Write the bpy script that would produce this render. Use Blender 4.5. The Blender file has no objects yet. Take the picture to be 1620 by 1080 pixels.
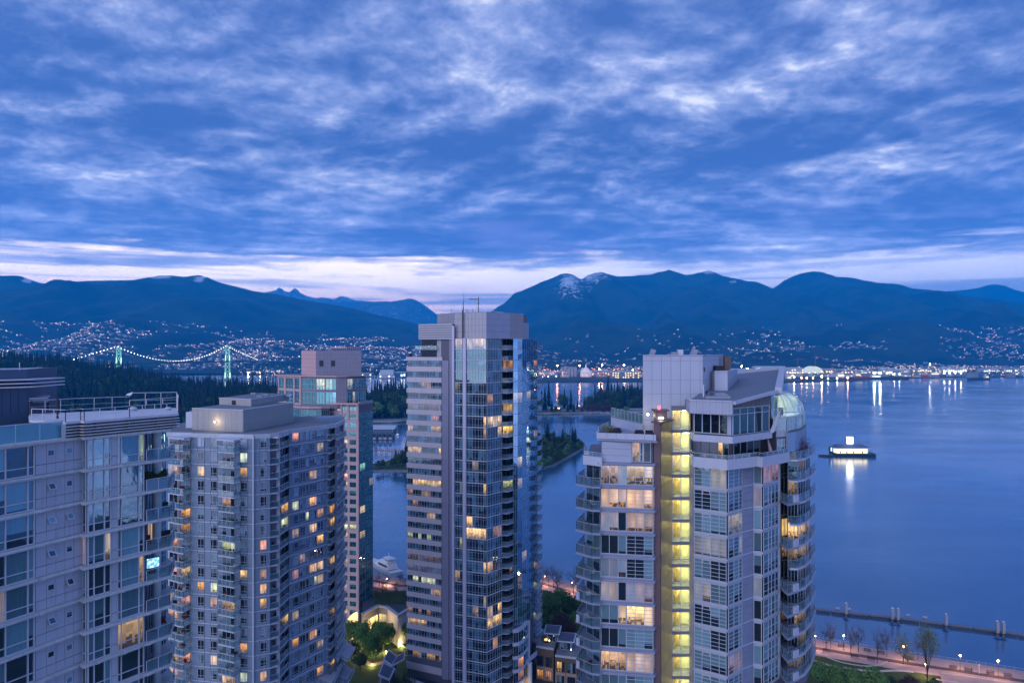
import bpy, math, random
from mathutils import Vector, Matrix, noise as mnoise
R = math.radians
random.seed(7)
scene = bpy.context.scene
col = scene.collection

# ------------------------------------------------------------------ camera, sky, sun, exposure
F, CX, HY, CAMZ = 1190.0, 810.0, 554.0, 98.0      # focal length in photo pixels, optical axis, horizon row, eye height
cam_data = bpy.data.cameras.new('camera')
cam = bpy.data.objects.new('camera', cam_data)
col.objects.link(cam)
cam.location = (0, 0, CAMZ)
cam.rotation_euler = (R(90), 0, 0)
cam_data.sensor_width = 36.0
cam_data.lens = 36.0 * F / 1620.0
cam_data.shift_y = (HY - 540.0) / 1620.0
cam_data.clip_start = 0.5
cam_data.clip_end = 60000.0
scene.camera = cam

SUN_EL, SUN_ROT = 24.0, 232.0
world = bpy.data.worlds.new("World")
scene.world = world
world.use_nodes = True
nt = world.node_tree
nt.nodes.clear()


class G:
 """small helper for node graphs"""
 def __init__(s, nt):
  s.nt = nt
 def n(s, typ, **kw):
  nd = s.nt.nodes.new(typ)
  for k, v in kw.items():
   setattr(nd, k, v)
  return nd
 def put(s, sock, v):
  if isinstance(v, bpy.types.NodeSocket):
   s.nt.links.new(v, sock)
  elif v is not None:
   if sock.type == 'RGBA' and isinstance(v, (tuple, list)) and len(v) == 3:
    v = (*v, 1)
   sock.default_value = v
 def m(s, op, a, b=None, c=None, clamp=False):
  nd = s.n('ShaderNodeMath', operation=op, use_clamp=clamp)
  for i, v in enumerate((a, b, c)):
   if v is not None:
    s.put(nd.inputs[i], v)
  return nd.outputs[0]
 def vm(s, op, a, b=None):
  nd = s.n('ShaderNodeVectorMath', operation=op)
  s.put(nd.inputs[0], a)
  if b is not None:
   s.put(nd.inputs[3 if op == 'SCALE' else 1], b)
  return nd.outputs[0]
 def xyz(s, a, b, c):
  nd = s.n('ShaderNodeCombineXYZ')
  for i, v in enumerate((a, b, c)):
   s.put(nd.inputs[i], v)
  return nd.outputs[0]
 def sep(s, v):
  nd = s.n('ShaderNodeSeparateXYZ')
  s.put(nd.inputs[0], v)
  return nd.outputs
 def mix(s, f, a, b, blend='MIX'):
  nd = s.n('ShaderNodeMix', data_type='RGBA', blend_type=blend)
  s.put(nd.inputs['Factor'], f)
  s.put(nd.inputs[6], a)
  s.put(nd.inputs[7], b)
  return nd.outputs[2]
 def noise(s, vec, scale, detail=4, rough=0.5, dist=0.0, lac=2.0, col=False, w=None):
  nd = s.n('ShaderNodeTexNoise')
  if w is not None:
   nd.noise_dimensions = '4D'
   s.put(nd.inputs['W'], w)
  if vec is not None:
   s.put(nd.inputs['Vector'], vec)
  nd.inputs['Scale'].default_value = scale
  nd.inputs['Detail'].default_value = detail
  nd.inputs['Roughness'].default_value = rough
  nd.inputs['Lacunarity'].default_value = lac
  nd.inputs['Distortion'].default_value = dist
  return nd.outputs['Color' if col else 0]
 def ramp(s, fac, stops, interp='LINEAR'):
  nd = s.n('ShaderNodeValToRGB')
  s.put(nd.inputs[0], fac)
  cr = nd.color_ramp
  cr.interpolation = interp
  while len(cr.elements) < len(stops):
   cr.elements.new(0.5)
  for e, (p, c) in zip(cr.elements, stops):
   e.position = p
   e.color = (*c, 1) if len(c) == 3 else c
  return nd.outputs[0]
 def step(s, v, lo, hi):
  nd = s.n('ShaderNodeMapRange', interpolation_type='SMOOTHSTEP')
  s.put(nd.inputs[0], v)
  s.put(nd.inputs[1], lo)
  s.put(nd.inputs[2], hi)
  return nd.outputs[0]


g = G(nt)
tc = g.n('ShaderNodeTexCoord')
d = g.vm('NORMALIZE', tc.outputs['Generated'])
dx, dy, dz = g.sep(d)
zc = g.m('MAXIMUM', dz, 0.0)
inv = g.m('DIVIDE', 1.0, g.m('ADD', zc, 0.18))
pu = g.m('MULTIPLY', dx, inv)
pv = g.m('MULTIPLY', dy, inv)
SO = (-5.3, 4.4)
p = g.xyz(g.m('ADD', pu, SO[0]), g.m('MULTIPLY', g.m('ADD', pv, SO[1]), 1.05), 0.0)
warp = g.noise(p, 0.9, 3, 0.5, 0, col=True)
pw = g.vm('ADD', p, g.vm('SCALE', g.vm('SUBTRACT', warp, (0.5, 0.5, 0.5)), 0.3))
big = g.noise(pw, 1.6, 2, 0.5)
mid = g.noise(pw, 3.6, 10, 0.60, 0.0)
mid2 = g.noise(g.vm('ADD', pw, (0.02, 0.075, 0.0)), 3.6, 10, 0.60, 0.0)
relief = g.m('MULTIPLY', g.m('SUBTRACT', mid, mid2), 0.40)      # lit tops and shaded undersides of the cloud lumps
fine = g.noise(pw, 11.0, 8, 0.70, 0.0)
cl = g.m('ADD', g.m('MULTIPLY', g.m('ADD', 0.5, g.m('MULTIPLY', g.m('SUBTRACT', big, 0.5), 1.35)), 0.43), g.m('ADD', g.m('MULTIPLY', mid, 0.40), g.m('MULTIPLY', fine, 0.24)))
cl = g.m('ADD', cl, relief)
# thin long streaks low over the horizon
sv = g.xyz(g.m('MULTIPLY', dx, 3.0), g.m('MULTIPLY', dz, 34.0), g.m('MULTIPLY', dy, 2.0))
streak = g.noise(sv, 1.7, 6, 0.55, 0.35)
low = g.step(dz, 0.235, 0.10)
cl = g.m('ADD', g.m('MULTIPLY', cl, g.m('SUBTRACT', 1.0, g.m('MULTIPLY', low, 0.55))), g.m('MULTIPLY', streak, g.m('MULTIPLY', low, 0.57)))
cloud_col = g.ramp(cl, [(0.445, (0.070, 0.122, 0.345)), (0.51, (0.110, 0.168, 0.405)), (0.56, (0.178, 0.240, 0.495)),
      (0.607, (0.27, 0.332, 0.59)), (0.655, (0.42, 0.475, 0.71)), (0.73, (0.88, 0.90, 1.00))])
# the clear strip under the cloud deck, to the north; pink towards the set sun, and the sky proper above it
sky = g.n('ShaderNodeTexSky', sky_type='NISHITA', sun_disc=False, sun_elevation=R(3.0), sun_rotation=R(-60.0), altitude=50.0,
          air_density=1.0, dust_density=1.0, ozone_density=3.0)
skyc = g.vm('SCALE', sky.outputs[0], 0.10)
warmth = g.step(g.m('DIVIDE', dx, g.m('MAXIMUM', dy, 0.15)), 0.30, -0.22)
north = g.step(dy, -0.1, 0.5)
strip_hi = g.mix(warmth, (0.98, 0.96, 1.12), (1.75, 1.48, 1.30))
strip_lo = g.mix(warmth, (0.85, 0.86, 1.10), (2.1, 1.40, 1.15))
strip = g.mix(g.step(dz, 0.045, 0.095), strip_lo, strip_hi)
clear = g.mix(0.10, strip, skyc)
edge = g.m('ADD', dz, g.m('MULTIPLY', g.m('SUBTRACT', streak, 0.5), 0.085))
edge = g.m('ADD', edge, g.m('MULTIPLY', g.m('SUBTRACT', mid, 0.5), 0.06))
gap = g.m('MULTIPLY', g.step(edge, 0.126, 0.098), g.m('ADD', 0.25, g.m('MULTIPLY', north, 0.75)))
band = g.noise(g.xyz(g.m('MULTIPLY', dx, 2.2), g.m('MULTIPLY', dz, 46.0), dy), 1.25, 6, 0.5, 0.5)
bandm = g.m('MULTIPLY', g.step(band, 0.50, 0.64), 0.75)
clear = g.mix(bandm, clear, (0.27, 0.34, 0.66))
skycol = g.mix(gap, cloud_col, clear)
rose = g.m('MULTIPLY', g.step(g.noise(g.xyz(g.m('MULTIPLY', dx, 3.0), g.m('MULTIPLY', dz, 18.0), dy), 1.3, 3), 0.56, 0.72), g.step(dz, 0.26, 0.14))
skycol = g.mix(g.m('MULTIPLY', rose, 0.35), skycol, (0.30, 0.30, 0.62))
glow_ = g.m('ADD', 1.0, g.m('MULTIPLY', g.step(dz, 0.26, 0.05), 1.15))      # the sky brightens towards the horizon
skycol = g.vm('SCALE', skycol, glow_)
bg = g.n('ShaderNodeBackground')
g.put(bg.inputs['Color'], skycol)
SKY_STRENGTH = 0.78
bg.inputs['Strength'].default_value = SKY_STRENGTH
out = g.n('ShaderNodeOutputWorld')
nt.links.new(bg.outputs[0], out.inputs[0])
world.cycles.sampling_method = 'MANUAL'
world.cycles.sample_map_resolution = 1024

sun_data = bpy.data.lights.new('sun', 'SUN')
sun_data.energy = 1.25
sun_data.angle = R(60)
sun_data.color = (0.86, 0.89, 1.0)
sun = bpy.data.objects.new('sun', sun_data)
col.objects.link(sun)
sun.rotation_euler = (R(90 - SUN_EL), 0, R(-38))
sun.location = (-50, -50, 300)

scene.view_settings.view_transform = 'Standard'
scene.view_settings.look = 'None'
scene.view_settings.gamma = 1.0
scene.view_settings.exposure = 0.80
scene.view_settings.use_curve_mapping = False
cy = scene.cycles
cy.use_denoising = True
try:
 cy.denoiser = 'OPENIMAGEDENOISE'
 cy.denoising_input_passes = 'RGB_ALBEDO_NORMAL'
 cy.denoising_prefilter = 'ACCURATE'
except Exception:
 pass
cy.max_bounces = 6
cy.diffuse_bounces = 2
cy.glossy_bounces = 3
cy.transmission_bounces = 4
cy.transparent_max_bounces = 12
cy.volume_bounces = 2
cy.caustics_reflective = False
cy.caustics_refractive = False
cy.sample_clamp_indirect = 4.0
cy.use_light_tree = True
cy.use_adaptive_sampling = False
cy.adaptive_threshold = 0.012


# ------------------------------------------------------------------ helpers
def W(px, py, Y):
 return Vector(((px - CX) / F * Y, Y, CAMZ - (py - HY) / F * Y))
def XY(px, Y):
 return Vector(((px - CX) / F * Y, Y))
def GY(px, py, z=0.0):
 """point of the level z that a photo pixel looks at"""
 Y = (CAMZ - z) * F / (py - HY)
 return Vector(((px - CX) / F * Y, Y, z))
def ZY(py, Y):
 return CAMZ - (py - HY) / F * Y
def lerp(a, b, t):
 return a + (b - a) * t
def smooth(a, b, x):
 t = min(1, max(0, (x - a) / (b - a)))
 return t * t * (3 - 2 * t)
def interp(tab, x):
 if x <= tab[0][0]: return tab[0][1]
 for (a, b), (c, d_) in zip(tab, tab[1:]):
  if x <= c:
   return b + (d_ - b) * (x - a) / (c - a)
 return tab[-1][1]
def fbm(x, y, z=0.0, o=4):
 return mnoise.fractal(Vector((x, y, z)), 1.0, 2.0, o)

def hit(px, P, Q):
 """where the line of sight through column px crosses the wall P-Q (plan); returns the distance from P"""
 t = (px - CX) / F
 dx_, dy_ = Q[0] - P[0], Q[1] - P[1]
 s = (t * P[1] - P[0]) / (dx_ - t * dy_)
 return s * math.hypot(dx_, dy_)


class MB:
 """collects faces; build() links them as one mesh object"""
 def __init__(s):
  s.v, s.f, s.m, s.uv = [], [], [], []
 def face(s, pts, mi=0, uv=None):
  i = len(s.v)
  s.v.extend(tuple(q) for q in pts)
  s.f.append(tuple(range(i, i + len(pts))))
  s.m.append(mi)
  s.uv.append(uv or [(0, 0)] * len(pts))
  return s
 def hexa(s, b, t, mi=0):
  i = len(s.v)
  s.v.extend(tuple(q) for q in b)
  s.v.extend(tuple(q) for q in t)
  n = len(b)
  s.f.append(tuple(range(i + n - 1, i - 1, -1)))
  s.f.append(tuple(range(i + n, i + 2 * n)))
  s.m += [mi] * (n + 2)
  s.uv += [[(0, 0)] * n] * 2 + [[(0, 0)] * 4] * n
  for k in range(n):
   k2 = (k + 1) % n
   s.f.append((i + k, i + k2, i + n + k2, i + n + k))
  return s
 def box(s, x0, x1, y0, y1, z0, z1, mi=0):
  return s.hexa([(x0, y0, z0), (x1, y0, z0), (x1, y1, z0), (x0, y1, z0)],
                      [(x0, y0, z1), (x1, y0, z1), (x1, y1, z1), (x0, y1, z1)], mi)
 def prism(s, poly, z0, z1, mi=0):
  poly = ccw(poly)
  f0 = z0 if callable(z0) else (lambda q: z0)
  f1 = z1 if callable(z1) else (lambda q: z1)
  return s.hexa([(q[0], q[1], f0(q)) for q in poly], [(q[0], q[1], f1(q)) for q in poly], mi)
 def tube(s, p, q, r, n=6, r2=None, mi=0):
  p, q = Vector(p), Vector(q)
  ax = (q - p)
  if ax.length < 1e-6: return s
  ax.normalize()
  up = Vector((0, 0, 1)) if abs(ax.z) < 0.9 else Vector((1, 0, 0))
  a = ax.cross(up).normalized()
  b = ax.cross(a)
  r2 = r if r2 is None else r2
  ring = lambda c, rr: [c + (a * math.cos(2 * math.pi * k / n) + b * math.sin(2 * math.pi * k / n)) * rr for k in range(n)]
  return s.hexa(ring(q, r2), ring(p, r), mi)
 def ball(s, c, r, seg=8, rings=5, sq=(1, 1, 1), mi=0):
  c = Vector(c)
  P = lambda i, j: c + Vector((r * sq[0] * math.sin(math.pi * i / rings) * math.cos(2 * math.pi * j / seg),
                                     r * sq[1] * math.sin(math.pi * i / rings) * math.sin(2 * math.pi * j / seg),
                                     r * sq[2] * math.cos(math.pi * i / rings)))
  for i in range(rings):
   for j in range(seg):
    a, b, c_, d_ = P(i, j), P(i + 1, j), P(i + 1, j + 1), P(i, j + 1)
    if i == 0: s.face([a, b, c_], mi)
    elif i == rings - 1: s.face([a, b, d_], mi)
    else: s.face([a, b, c_, d_], mi)
  return s
 def mesh(s, name, mats):
  me = bpy.data.meshes.new(name)
  me.from_pydata(s.v, [], s.f)
  for mt in (mats if isinstance(mats, (list, tuple)) else [mats]):
   me.materials.append(mt)
  if any(s.m):
   me.polygons.foreach_set('material_index', s.m)
  if any(any(w != (0, 0) for w in u) for u in s.uv):
   ul = me.uv_layers.new(name='UVMap')
   flat = []
   for u in s.uv:
    for w in u: flat += [w[0], w[1]]
   ul.data.foreach_set('uv', flat)
  me.update()
  return me
 def build(s, name, mats, parent=None, **kw):
  return link(name, s.mesh(name, mats), parent, **kw)


def ccw(poly):
 a = 0
 for i in range(len(poly)):
  x0, y0 = poly[i][0], poly[i][1]
  x1, y1 = poly[(i + 1) % len(poly)][0], poly[(i + 1) % len(poly)][1]
  a += x0 * y1 - x1 * y0
 return list(poly) if a > 0 else list(reversed(poly))


ROOTPOS = {}
def link(name, me, parent=None, loc=(0, 0, 0), rot=0.0, color=None, kind=None, label=None):
 """link a mesh; its coordinates are those of the world (or of loc/rot in the world) whatever the parent's place"""
 o = bpy.data.objects.new(name, me)
 col.objects.link(o)
 o.location = loc
 if rot: o.rotation_euler = (0, 0, rot)
 if parent is not None:
  o.parent = parent
  wp = ROOTPOS.get(parent.name)
  if wp is not None:
   o.matrix_parent_inverse = Matrix.Translation(-wp)
 if color is not None: o.color = color
 if kind: o['kind'] = kind
 if label: o['label'] = label
 return o
def sub(name, me, part, color=(0, 0, 0, 0), kind=None):
 """a sub-part in the local space of its part"""
 o = bpy.data.objects.new(name, me)
 col.objects.link(o)
 o.parent = part
 if color is not None: o.color = color
 if kind: o['kind'] = kind
 return o
def thing(name, label, cat, loc=(0, 0, 0), group=None):
 o = bpy.data.objects.new(name, None)
 o.empty_display_size = 1.0
 col.objects.link(o)
 o.location = loc
 ROOTPOS[o.name] = Vector(loc)
 tag(o, label, cat, group)
 return o
def tag(o, label, cat, group=None):
 o['label'] = label
 o['category'] = cat
 if group: o['group'] = group
 return o
def copy_tree(o, parent=None, loc=None, rot=None, scale=None, label=None):
 c = o.copy()
 col.objects.link(c)
 if parent is not None: c.parent = parent
 if loc is not None: c.location = loc
 if rot is not None: c.rotation_euler = (0, 0, rot)
 if scale is not None: c.scale = scale
 if label: c['label'] = label
 for ch in o.children: copy_tree(ch, c)
 return c


# ------------------------------------------------------------------ materials
MATS = {}
def mat(name, color, rough=0.7, spec=0.3, metal=0.0, var=0.12, scale=0.6, bump=0.0, streaks=0.0, emit=None, estr=0.0):
 if name in MATS: return MATS[name]
 m = bpy.data.materials.new(name)
 m.use_nodes = True
 nt = m.node_tree
 nt.nodes.clear()
 g = G(nt)
 bs = g.n('ShaderNodeBsdfPrincipled')
 c = color
 if var > 0:
  geo = g.n('ShaderNodeNewGeometry').outputs['Position']
  n1 = g.noise(geo, scale, 5, 0.6)
  fac = g.m('SUBTRACT', n1, 0.5)
  val = g.m('ADD', 1.0, g.m('MULTIPLY', fac, var * 4))
  oi = g.n('ShaderNodeObjectInfo').outputs['Random']
  val = g.m('MULTIPLY', val, g.m('ADD', 1.0 - var * 0.4, g.m('MULTIPLY', oi, var * 0.8)))
  if streaks > 0:
   px_, py_, pz_ = g.sep(geo)
   n2 = g.noise(g.xyz(g.m('MULTIPLY', px_, 1.0), g.m('MULTIPLY', py_, 1.0), g.m('MULTIPLY', pz_, 0.10)), 2.2, 4, 0.65)
   val = g.m('MULTIPLY', val, g.m('SUBTRACT', 1.0, g.m('MULTIPLY', g.step(n2, 0.52, 0.75), streaks)))
  c = g.vm('SCALE', (*color,), val)
 g.put(bs.inputs['Base Color'], c)
 bs.inputs['Roughness'].default_value = rough
 bs.inputs['Specular IOR Level'].default_value = spec
 bs.inputs['Metallic'].default_value = metal
 if bump > 0:
  b = g.n('ShaderNodeBump')
  b.inputs['Strength'].default_value = bump
  b.inputs['Distance'].default_value = 0.05
  geo = g.n('ShaderNodeNewGeometry').outputs['Position']
  g.put(b.inputs['Height'], g.noise(geo, 8.0, 4, 0.6))
  g.put(bs.inputs['Normal'], b.outputs[0])
 if emit:
  g.put(bs.inputs['Emission Color'], emit)
  bs.inputs['Emission Strength'].default_value = estr
 o = g.n('ShaderNodeOutputMaterial')
 nt.links.new(bs.outputs[0], o.inputs[0])
 MATS[name] = m
 return m

def emitter(name, color, strength, sample=False):
 if name in MATS: return MATS[name]
 m = bpy.data.materials.new(name)
 m.use_nodes = True
 m.node_tree.nodes.clear()
 g = G(m.node_tree)
 e = g.n('ShaderNodeEmission')
 e.inputs[0].default_value = (*color, 1)
 e.inputs[1].default_value = strength
 o = g.n('ShaderNodeOutputMaterial')
 m.node_tree.links.new(e.outputs[0], o.inputs[0])
 if not sample:
  m.cycles.emission_sampling = 'NONE'
 MATS[name] = m
 return m

def glass_pane(name, tint=(0.55, 0.85, 1.0), refl=0.16, refl_edge=0.75, pblind=0.55, blind=(0.20, 0.30, 0.36), dark=(0.010, 0.016, 0.026),
               back=(0.0, 0.0, 0.0), rough=0.03, drop=0.45):
 """window pane: the room or the drawn blind seen through it, and the sky mirrored in it.
 UV: whole part of u, v = number of the pane, fraction = place in the pane.  Object colour: rgb = light in the room, alpha = share of panes lit"""
 if name in MATS: return MATS[name]
 m = bpy.data.materials.new(name)
 m.use_nodes = True
 nt = m.node_tree
 nt.nodes.clear()
 g = G(nt)
 uv = g.n('ShaderNodeUVMap').outputs[0]
 u, v, _ = g.sep(uv)
 cell, row = g.m('FLOOR', u), g.m('FLOOR', v)
 fu, fv = g.m('FRACT', u), g.m('FRACT', v)
 oi = g.n('ShaderNodeObjectInfo')
 wn = g.n('ShaderNodeTexWhiteNoise', noise_dimensions='3D')
 pair = g.m('FLOOR', g.m('DIVIDE', cell, 2.0))
 g.put(wn.inputs['Vector'], g.xyz(g.m('ADD', pair, 0.37), g.m('MULTIPLY', oi.outputs['Random'], 91.7), row))
 ra, rb, rc = g.sep(wn.outputs['Color'])
 wn2 = g.n('ShaderNodeTexWhiteNoise', noise_dimensions='3D')
 g.put(wn2.inputs['Vector'], g.xyz(g.m('ADD', cell, 0.61), g.m('MULTIPLY', oi.outputs['Random'], 37.3), g.m('ADD', row, 5.5)))
 r2, r3, r4 = g.sep(wn2.outputs['Color'])
 geo = g.n('ShaderNodeNewGeometry').outputs['Position']
 lit = g.m('LESS_THAN', ra, oi.outputs['Alpha'])
 # blinds and curtains
 bl = g.m('LESS_THAN', rb, pblind)
 full = g.m('LESS_THAN', r2, 0.5)
 dropv = g.m('MULTIPLY', g.m('MULTIPLY', rc, drop), g.m('SUBTRACT', 1.0, full))
 bl = g.m('MULTIPLY', bl, g.step(fv, g.m('SUBTRACT', dropv, 0.015), g.m('ADD', dropv, 0.015)))
 fold = g.noise(g.xyz(g.m('MULTIPLY', u, 9.0), g.m('MULTIPLY', fv, 0.7), rc), 1.6, 2)
 shade = g.m('ADD', 0.62, g.m('MULTIPLY', fold, 0.55))
 shade = g.m('MULTIPLY', shade, g.m('ADD', 0.45, g.m('MULTIPLY', r3, 0.8)))
 blc = g.vm('SCALE', blind, shade)
 # room behind: back wall, ceiling, furniture
 n1 = g.noise(geo, 1.1, 3, 0.6)
 n2 = g.noise(geo, 4.5, 3, 0.7)
 furn = g.m('MULTIPLY', g.step(n2, 0.46, 0.56), g.step(fv, g.m('ADD', 0.25, g.m('MULTIPLY', r2, 0.35)), g.m('MULTIPLY', r3, 0.25)))
 room = g.vm('SCALE', dark, g.m('ADD', 0.3, g.m('MULTIPLY', n1, 2.2)))
 base = g.mix(bl, room, blc)
 def cellnoise(ku, kv, add):
  w_ = g.n('ShaderNodeTexWhiteNoise', noise_dimensions='3D')
  g.put(w_.inputs['Vector'], g.xyz(g.m('FLOOR', g.m('ADD', g.m('MULTIPLY', u, ku), r3)), g.m('FLOOR', g.m('ADD', g.m('MULTIPLY', fv, kv), r2)), g.m('ADD', g.m('MULTIPLY', oi.outputs['Random'], 53.1), add)))
  return w_.outputs['Value']
 b1, b2 = cellnoise(2.3, 3.4, 0.3), cellnoise(6.1, 7.0, 1.7)      # walls, door heads, shelves and furniture in the room
 furn = g.m('MULTIPLY', g.m('GREATER_THAN', b2, 0.42), g.m('LESS_THAN', fv, g.m('ADD', 0.16, g.m('MULTIPLY', b1, 0.4))))
 pat = g.m('MULTIPLY', g.m('ADD', 0.30, g.m('MULTIPLY', fv, 0.75)), g.m('ADD', 0.45, g.m('ADD', g.m('MULTIPLY', b1, 0.6), g.m('MULTIPLY', b2, 0.25))))  # lamplight put into the pane glow, stronger towards the ceiling
 pat = g.m('ADD', pat, g.m('MULTIPLY', g.step(n2, 0.64, 0.72), 0.5))
 pat = g.m('MULTIPLY', pat, g.m('SUBTRACT', 1.0, g.m('MULTIPLY', furn, 0.8)))
 du, dv = g.m('SUBTRACT', fu, r2), g.m('SUBTRACT', fv, g.m('ADD', 0.35, g.m('MULTIPLY', r3, 0.4)))
 halo = g.m('DIVIDE', 1.0, g.m('ADD', 1.0, g.m('MULTIPLY', g.m('ADD', g.m('MULTIPLY', du, du), g.m('MULTIPLY', dv, dv)), 9.0)))  # bright spot painted into the pane for a lamp behind the blind
 patb = g.m('MULTIPLY', g.m('ADD', 0.16, g.m('ADD', g.m('MULTIPLY', fold, 0.22), g.m('MULTIPLY', halo, 0.5))), g.m('ADD', 0.5, g.m('MULTIPLY', n1, 0.8)))
 e = g.mix(bl, g.xyz(pat, pat, pat), g.xyz(patb, patb, patb))
 e = g.vm('MULTIPLY', e, oi.outputs['Color'])
 estr = g.m('MULTIPLY', lit, g.m('ADD', 0.55, g.m('MULTIPLY', r4, 0.7)))
 bs = g.n('ShaderNodeBsdfPrincipled')
 g.put(bs.inputs['Base Color'], base)
 bs.inputs['Roughness'].default_value = 0.8
 bs.inputs['Specular IOR Level'].default_value = 0.0
 g.put(bs.inputs['Emission Color'], e)
 g.put(bs.inputs['Emission Strength'], estr)
 gl = g.n('ShaderNodeBsdfGlossy')
 g.put(gl.inputs['Color'], tint)
 gl.inputs['Roughness'].default_value = rough
 bp = g.n('ShaderNodeBump')
 bp.inputs['Strength'].default_value = 0.25
 bp.inputs['Distance'].default_value = 0.02
 g.put(bp.inputs['Height'], g.m('ADD', g.noise(geo, 0.9, 2), g.m('MULTIPLY', g.m('MULTIPLY', fu, r2), 0.8)))
 g.put(gl.inputs['Normal'], bp.outputs[0])
 lw = g.n('ShaderNodeLayerWeight')
 lw.inputs[0].default_value = 0.5
 fac = g.m('ADD', refl, g.m('MULTIPLY', g.m('POWER', lw.outputs['Facing'], 3.0), refl_edge - refl))
 mx = g.n('ShaderNodeMixShader')
 g.put(mx.inputs[0], fac)
 nt.links.new(bs.outputs[0], mx.inputs[1])
 nt.links.new(gl.outputs[0], mx.inputs[2])
 o = g.n('ShaderNodeOutputMaterial')
 nt.links.new(mx.outputs[0], o.inputs[0])
 m.cycles.emission_sampling = 'NONE'
 MATS[name] = m
 return m

def clear_glass(name, tint=(0.6, 0.85, 0.95), opac=0.35, refl=0.12):
 """balustrade glass: mostly see-through, a little milky, mirroring the sky"""
 if name in MATS: return MATS[name]
 m = bpy.data.materials.new(name)
 m.use_nodes = True
 nt = m.node_tree
 nt.nodes.clear()
 g = G(nt)
 tr = g.n('ShaderNodeBsdfTransparent')
 g.put(tr.inputs[0], (0.80, 0.90, 0.92))
 df = g.n('ShaderNodeBsdfDiffuse')
 g.put(df.inputs[0], tint)
 gl = g.n('ShaderNodeBsdfGlossy')
 g.put(gl.inputs[0], (0.8, 0.95, 1.0))
 gl.inputs['Roughness'].default_value = 0.03
 m1, m2 = g.n('ShaderNodeMixShader'), g.n('ShaderNodeMixShader')
 m1.inputs[0].default_value = opac
 nt.links.new(tr.outputs[0], m1.inputs[1])
 nt.links.new(df.outputs[0], m1.inputs[2])
 lw = g.n('ShaderNodeLayerWeight')
 g.put(m2.inputs[0], g.m('ADD', refl, g.m('MULTIPLY', g.m('POWER', lw.outputs['Facing'], 3.0), 0.6)))
 nt.links.new(m1.outputs[0], m2.inputs[1])
 nt.links.new(gl.outputs[0], m2.inputs[2])
 o = g.n('ShaderNodeOutputMaterial')
 nt.links.new(m2.outputs[0], o.inputs[0])
 MATS[name] = m
 return m

def leaf_mat(name, c1, c2, scale=0.25):
 if name in MATS: return MATS[name]
 m = bpy.data.materials.new(name)
 m.use_nodes = True
 nt = m.node_tree
 nt.nodes.clear()
 g = G(nt)
 bs = g.n('ShaderNodeBsdfPrincipled')
 geo = g.n('ShaderNodeNewGeometry').outputs['Position']
 oi = g.n('ShaderNodeObjectInfo').outputs['Random']
 n1 = g.noise(geo, scale, 4, 0.7)
 f = g.m('ADD', g.m('MULTIPLY', n1, 1.2), g.m('SUBTRACT', g.m('MULTIPLY', oi, 0.9), 0.55), clamp=True)
 g.put(bs.inputs['Base Color'], g.mix(f, c1, c2))
 bs.inputs['Roughness'].default_value = 0.75
 bs.inputs['Specular IOR Level'].default_value = 0.15
 o = g.n('ShaderNodeOutputMaterial')
 nt.links.new(bs.outputs[0], o.inputs[0])
 MATS[name] = m
 return m

# ------------------------------------------------------------------ water
def water_material():
 m = bpy.data.materials.new('sea_water')
 m.use_nodes = True
 nt = m.node_tree
 nt.nodes.clear()
 g = G(nt)
 geo = g.n('ShaderNodeNewGeometry').outputs['Position']
 df = g.n('ShaderNodeBsdfDiffuse')          # light scattered back out of the water itself
 g.put(df.inputs[0], (0.012, 0.090, 0.215))
 gl = g.n('ShaderNodeBsdfGlossy')
 big = g.noise(geo, 0.006, 4, 0.6)
 g.put(gl.inputs['Roughness'], g.m('ADD', 0.12, g.m('MULTIPLY', g.step(big, 0.35, 0.7), 0.10)))
 g.put(gl.inputs['Color'], (0.95, 0.97, 1.0))
 x, y, z = g.sep(geo)
 v1 = g.xyz(g.m('MULTIPLY', x, 0.35), y, z)
 w1 = g.noise(v1, 0.55, 3, 0.6)
 w2 = g.noise(v1, 0.11, 3, 0.6)
 w3 = g.noise(geo, 0.018, 3, 0.5)
 h = g.m('ADD', g.m('MULTIPLY', w1, 0.10), g.m('ADD', g.m('MULTIPLY', w2, 0.35), g.m('MULTIPLY', w3, 1.2)))
 b = g.n('ShaderNodeBump')
 b.inputs['Strength'].default_value = 0.55
 b.inputs['Distance'].default_value = 0.55
 g.put(b.inputs['Height'], h)
 g.put(gl.inputs['Normal'], b.outputs[0])
 lw = g.n('ShaderNodeLayerWeight')
 lw.inputs[0].default_value = 0.5
 patch = g.m('ADD', 0.96, g.m('MULTIPLY', g.step(g.noise(g.xyz(g.m('MULTIPLY', x, 0.5), y, z), 0.012, 5, 0.65), 0.35, 0.7), 0.16))
 mx = g.n('ShaderNodeMixShader')
 g.put(mx.inputs[0], g.m('MULTIPLY', g.m('POWER', lw.outputs['Facing'], 3.3), patch, clamp=True))
 nt.links.new(df.outputs[0], mx.inputs[1])
 nt.links.new(gl.outputs[0], mx.inputs[2])
 o = g.n('ShaderNodeOutputMaterial')
 nt.links.new(mx.outputs[0], o.inputs[0])
 return m

WORLD_X, WORLD_Y0, WORLD_Y1 = 14500.0, -2500.0, 23000.0
mb = MB()
mb.face([(-WORLD_X, 100, 0), (WORLD_X, 100, 0), (WORLD_X, WORLD_Y1, 0), (-WORLD_X, WORLD_Y1, 0)])
mb.build('water', water_material(), kind='structure')

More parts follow.
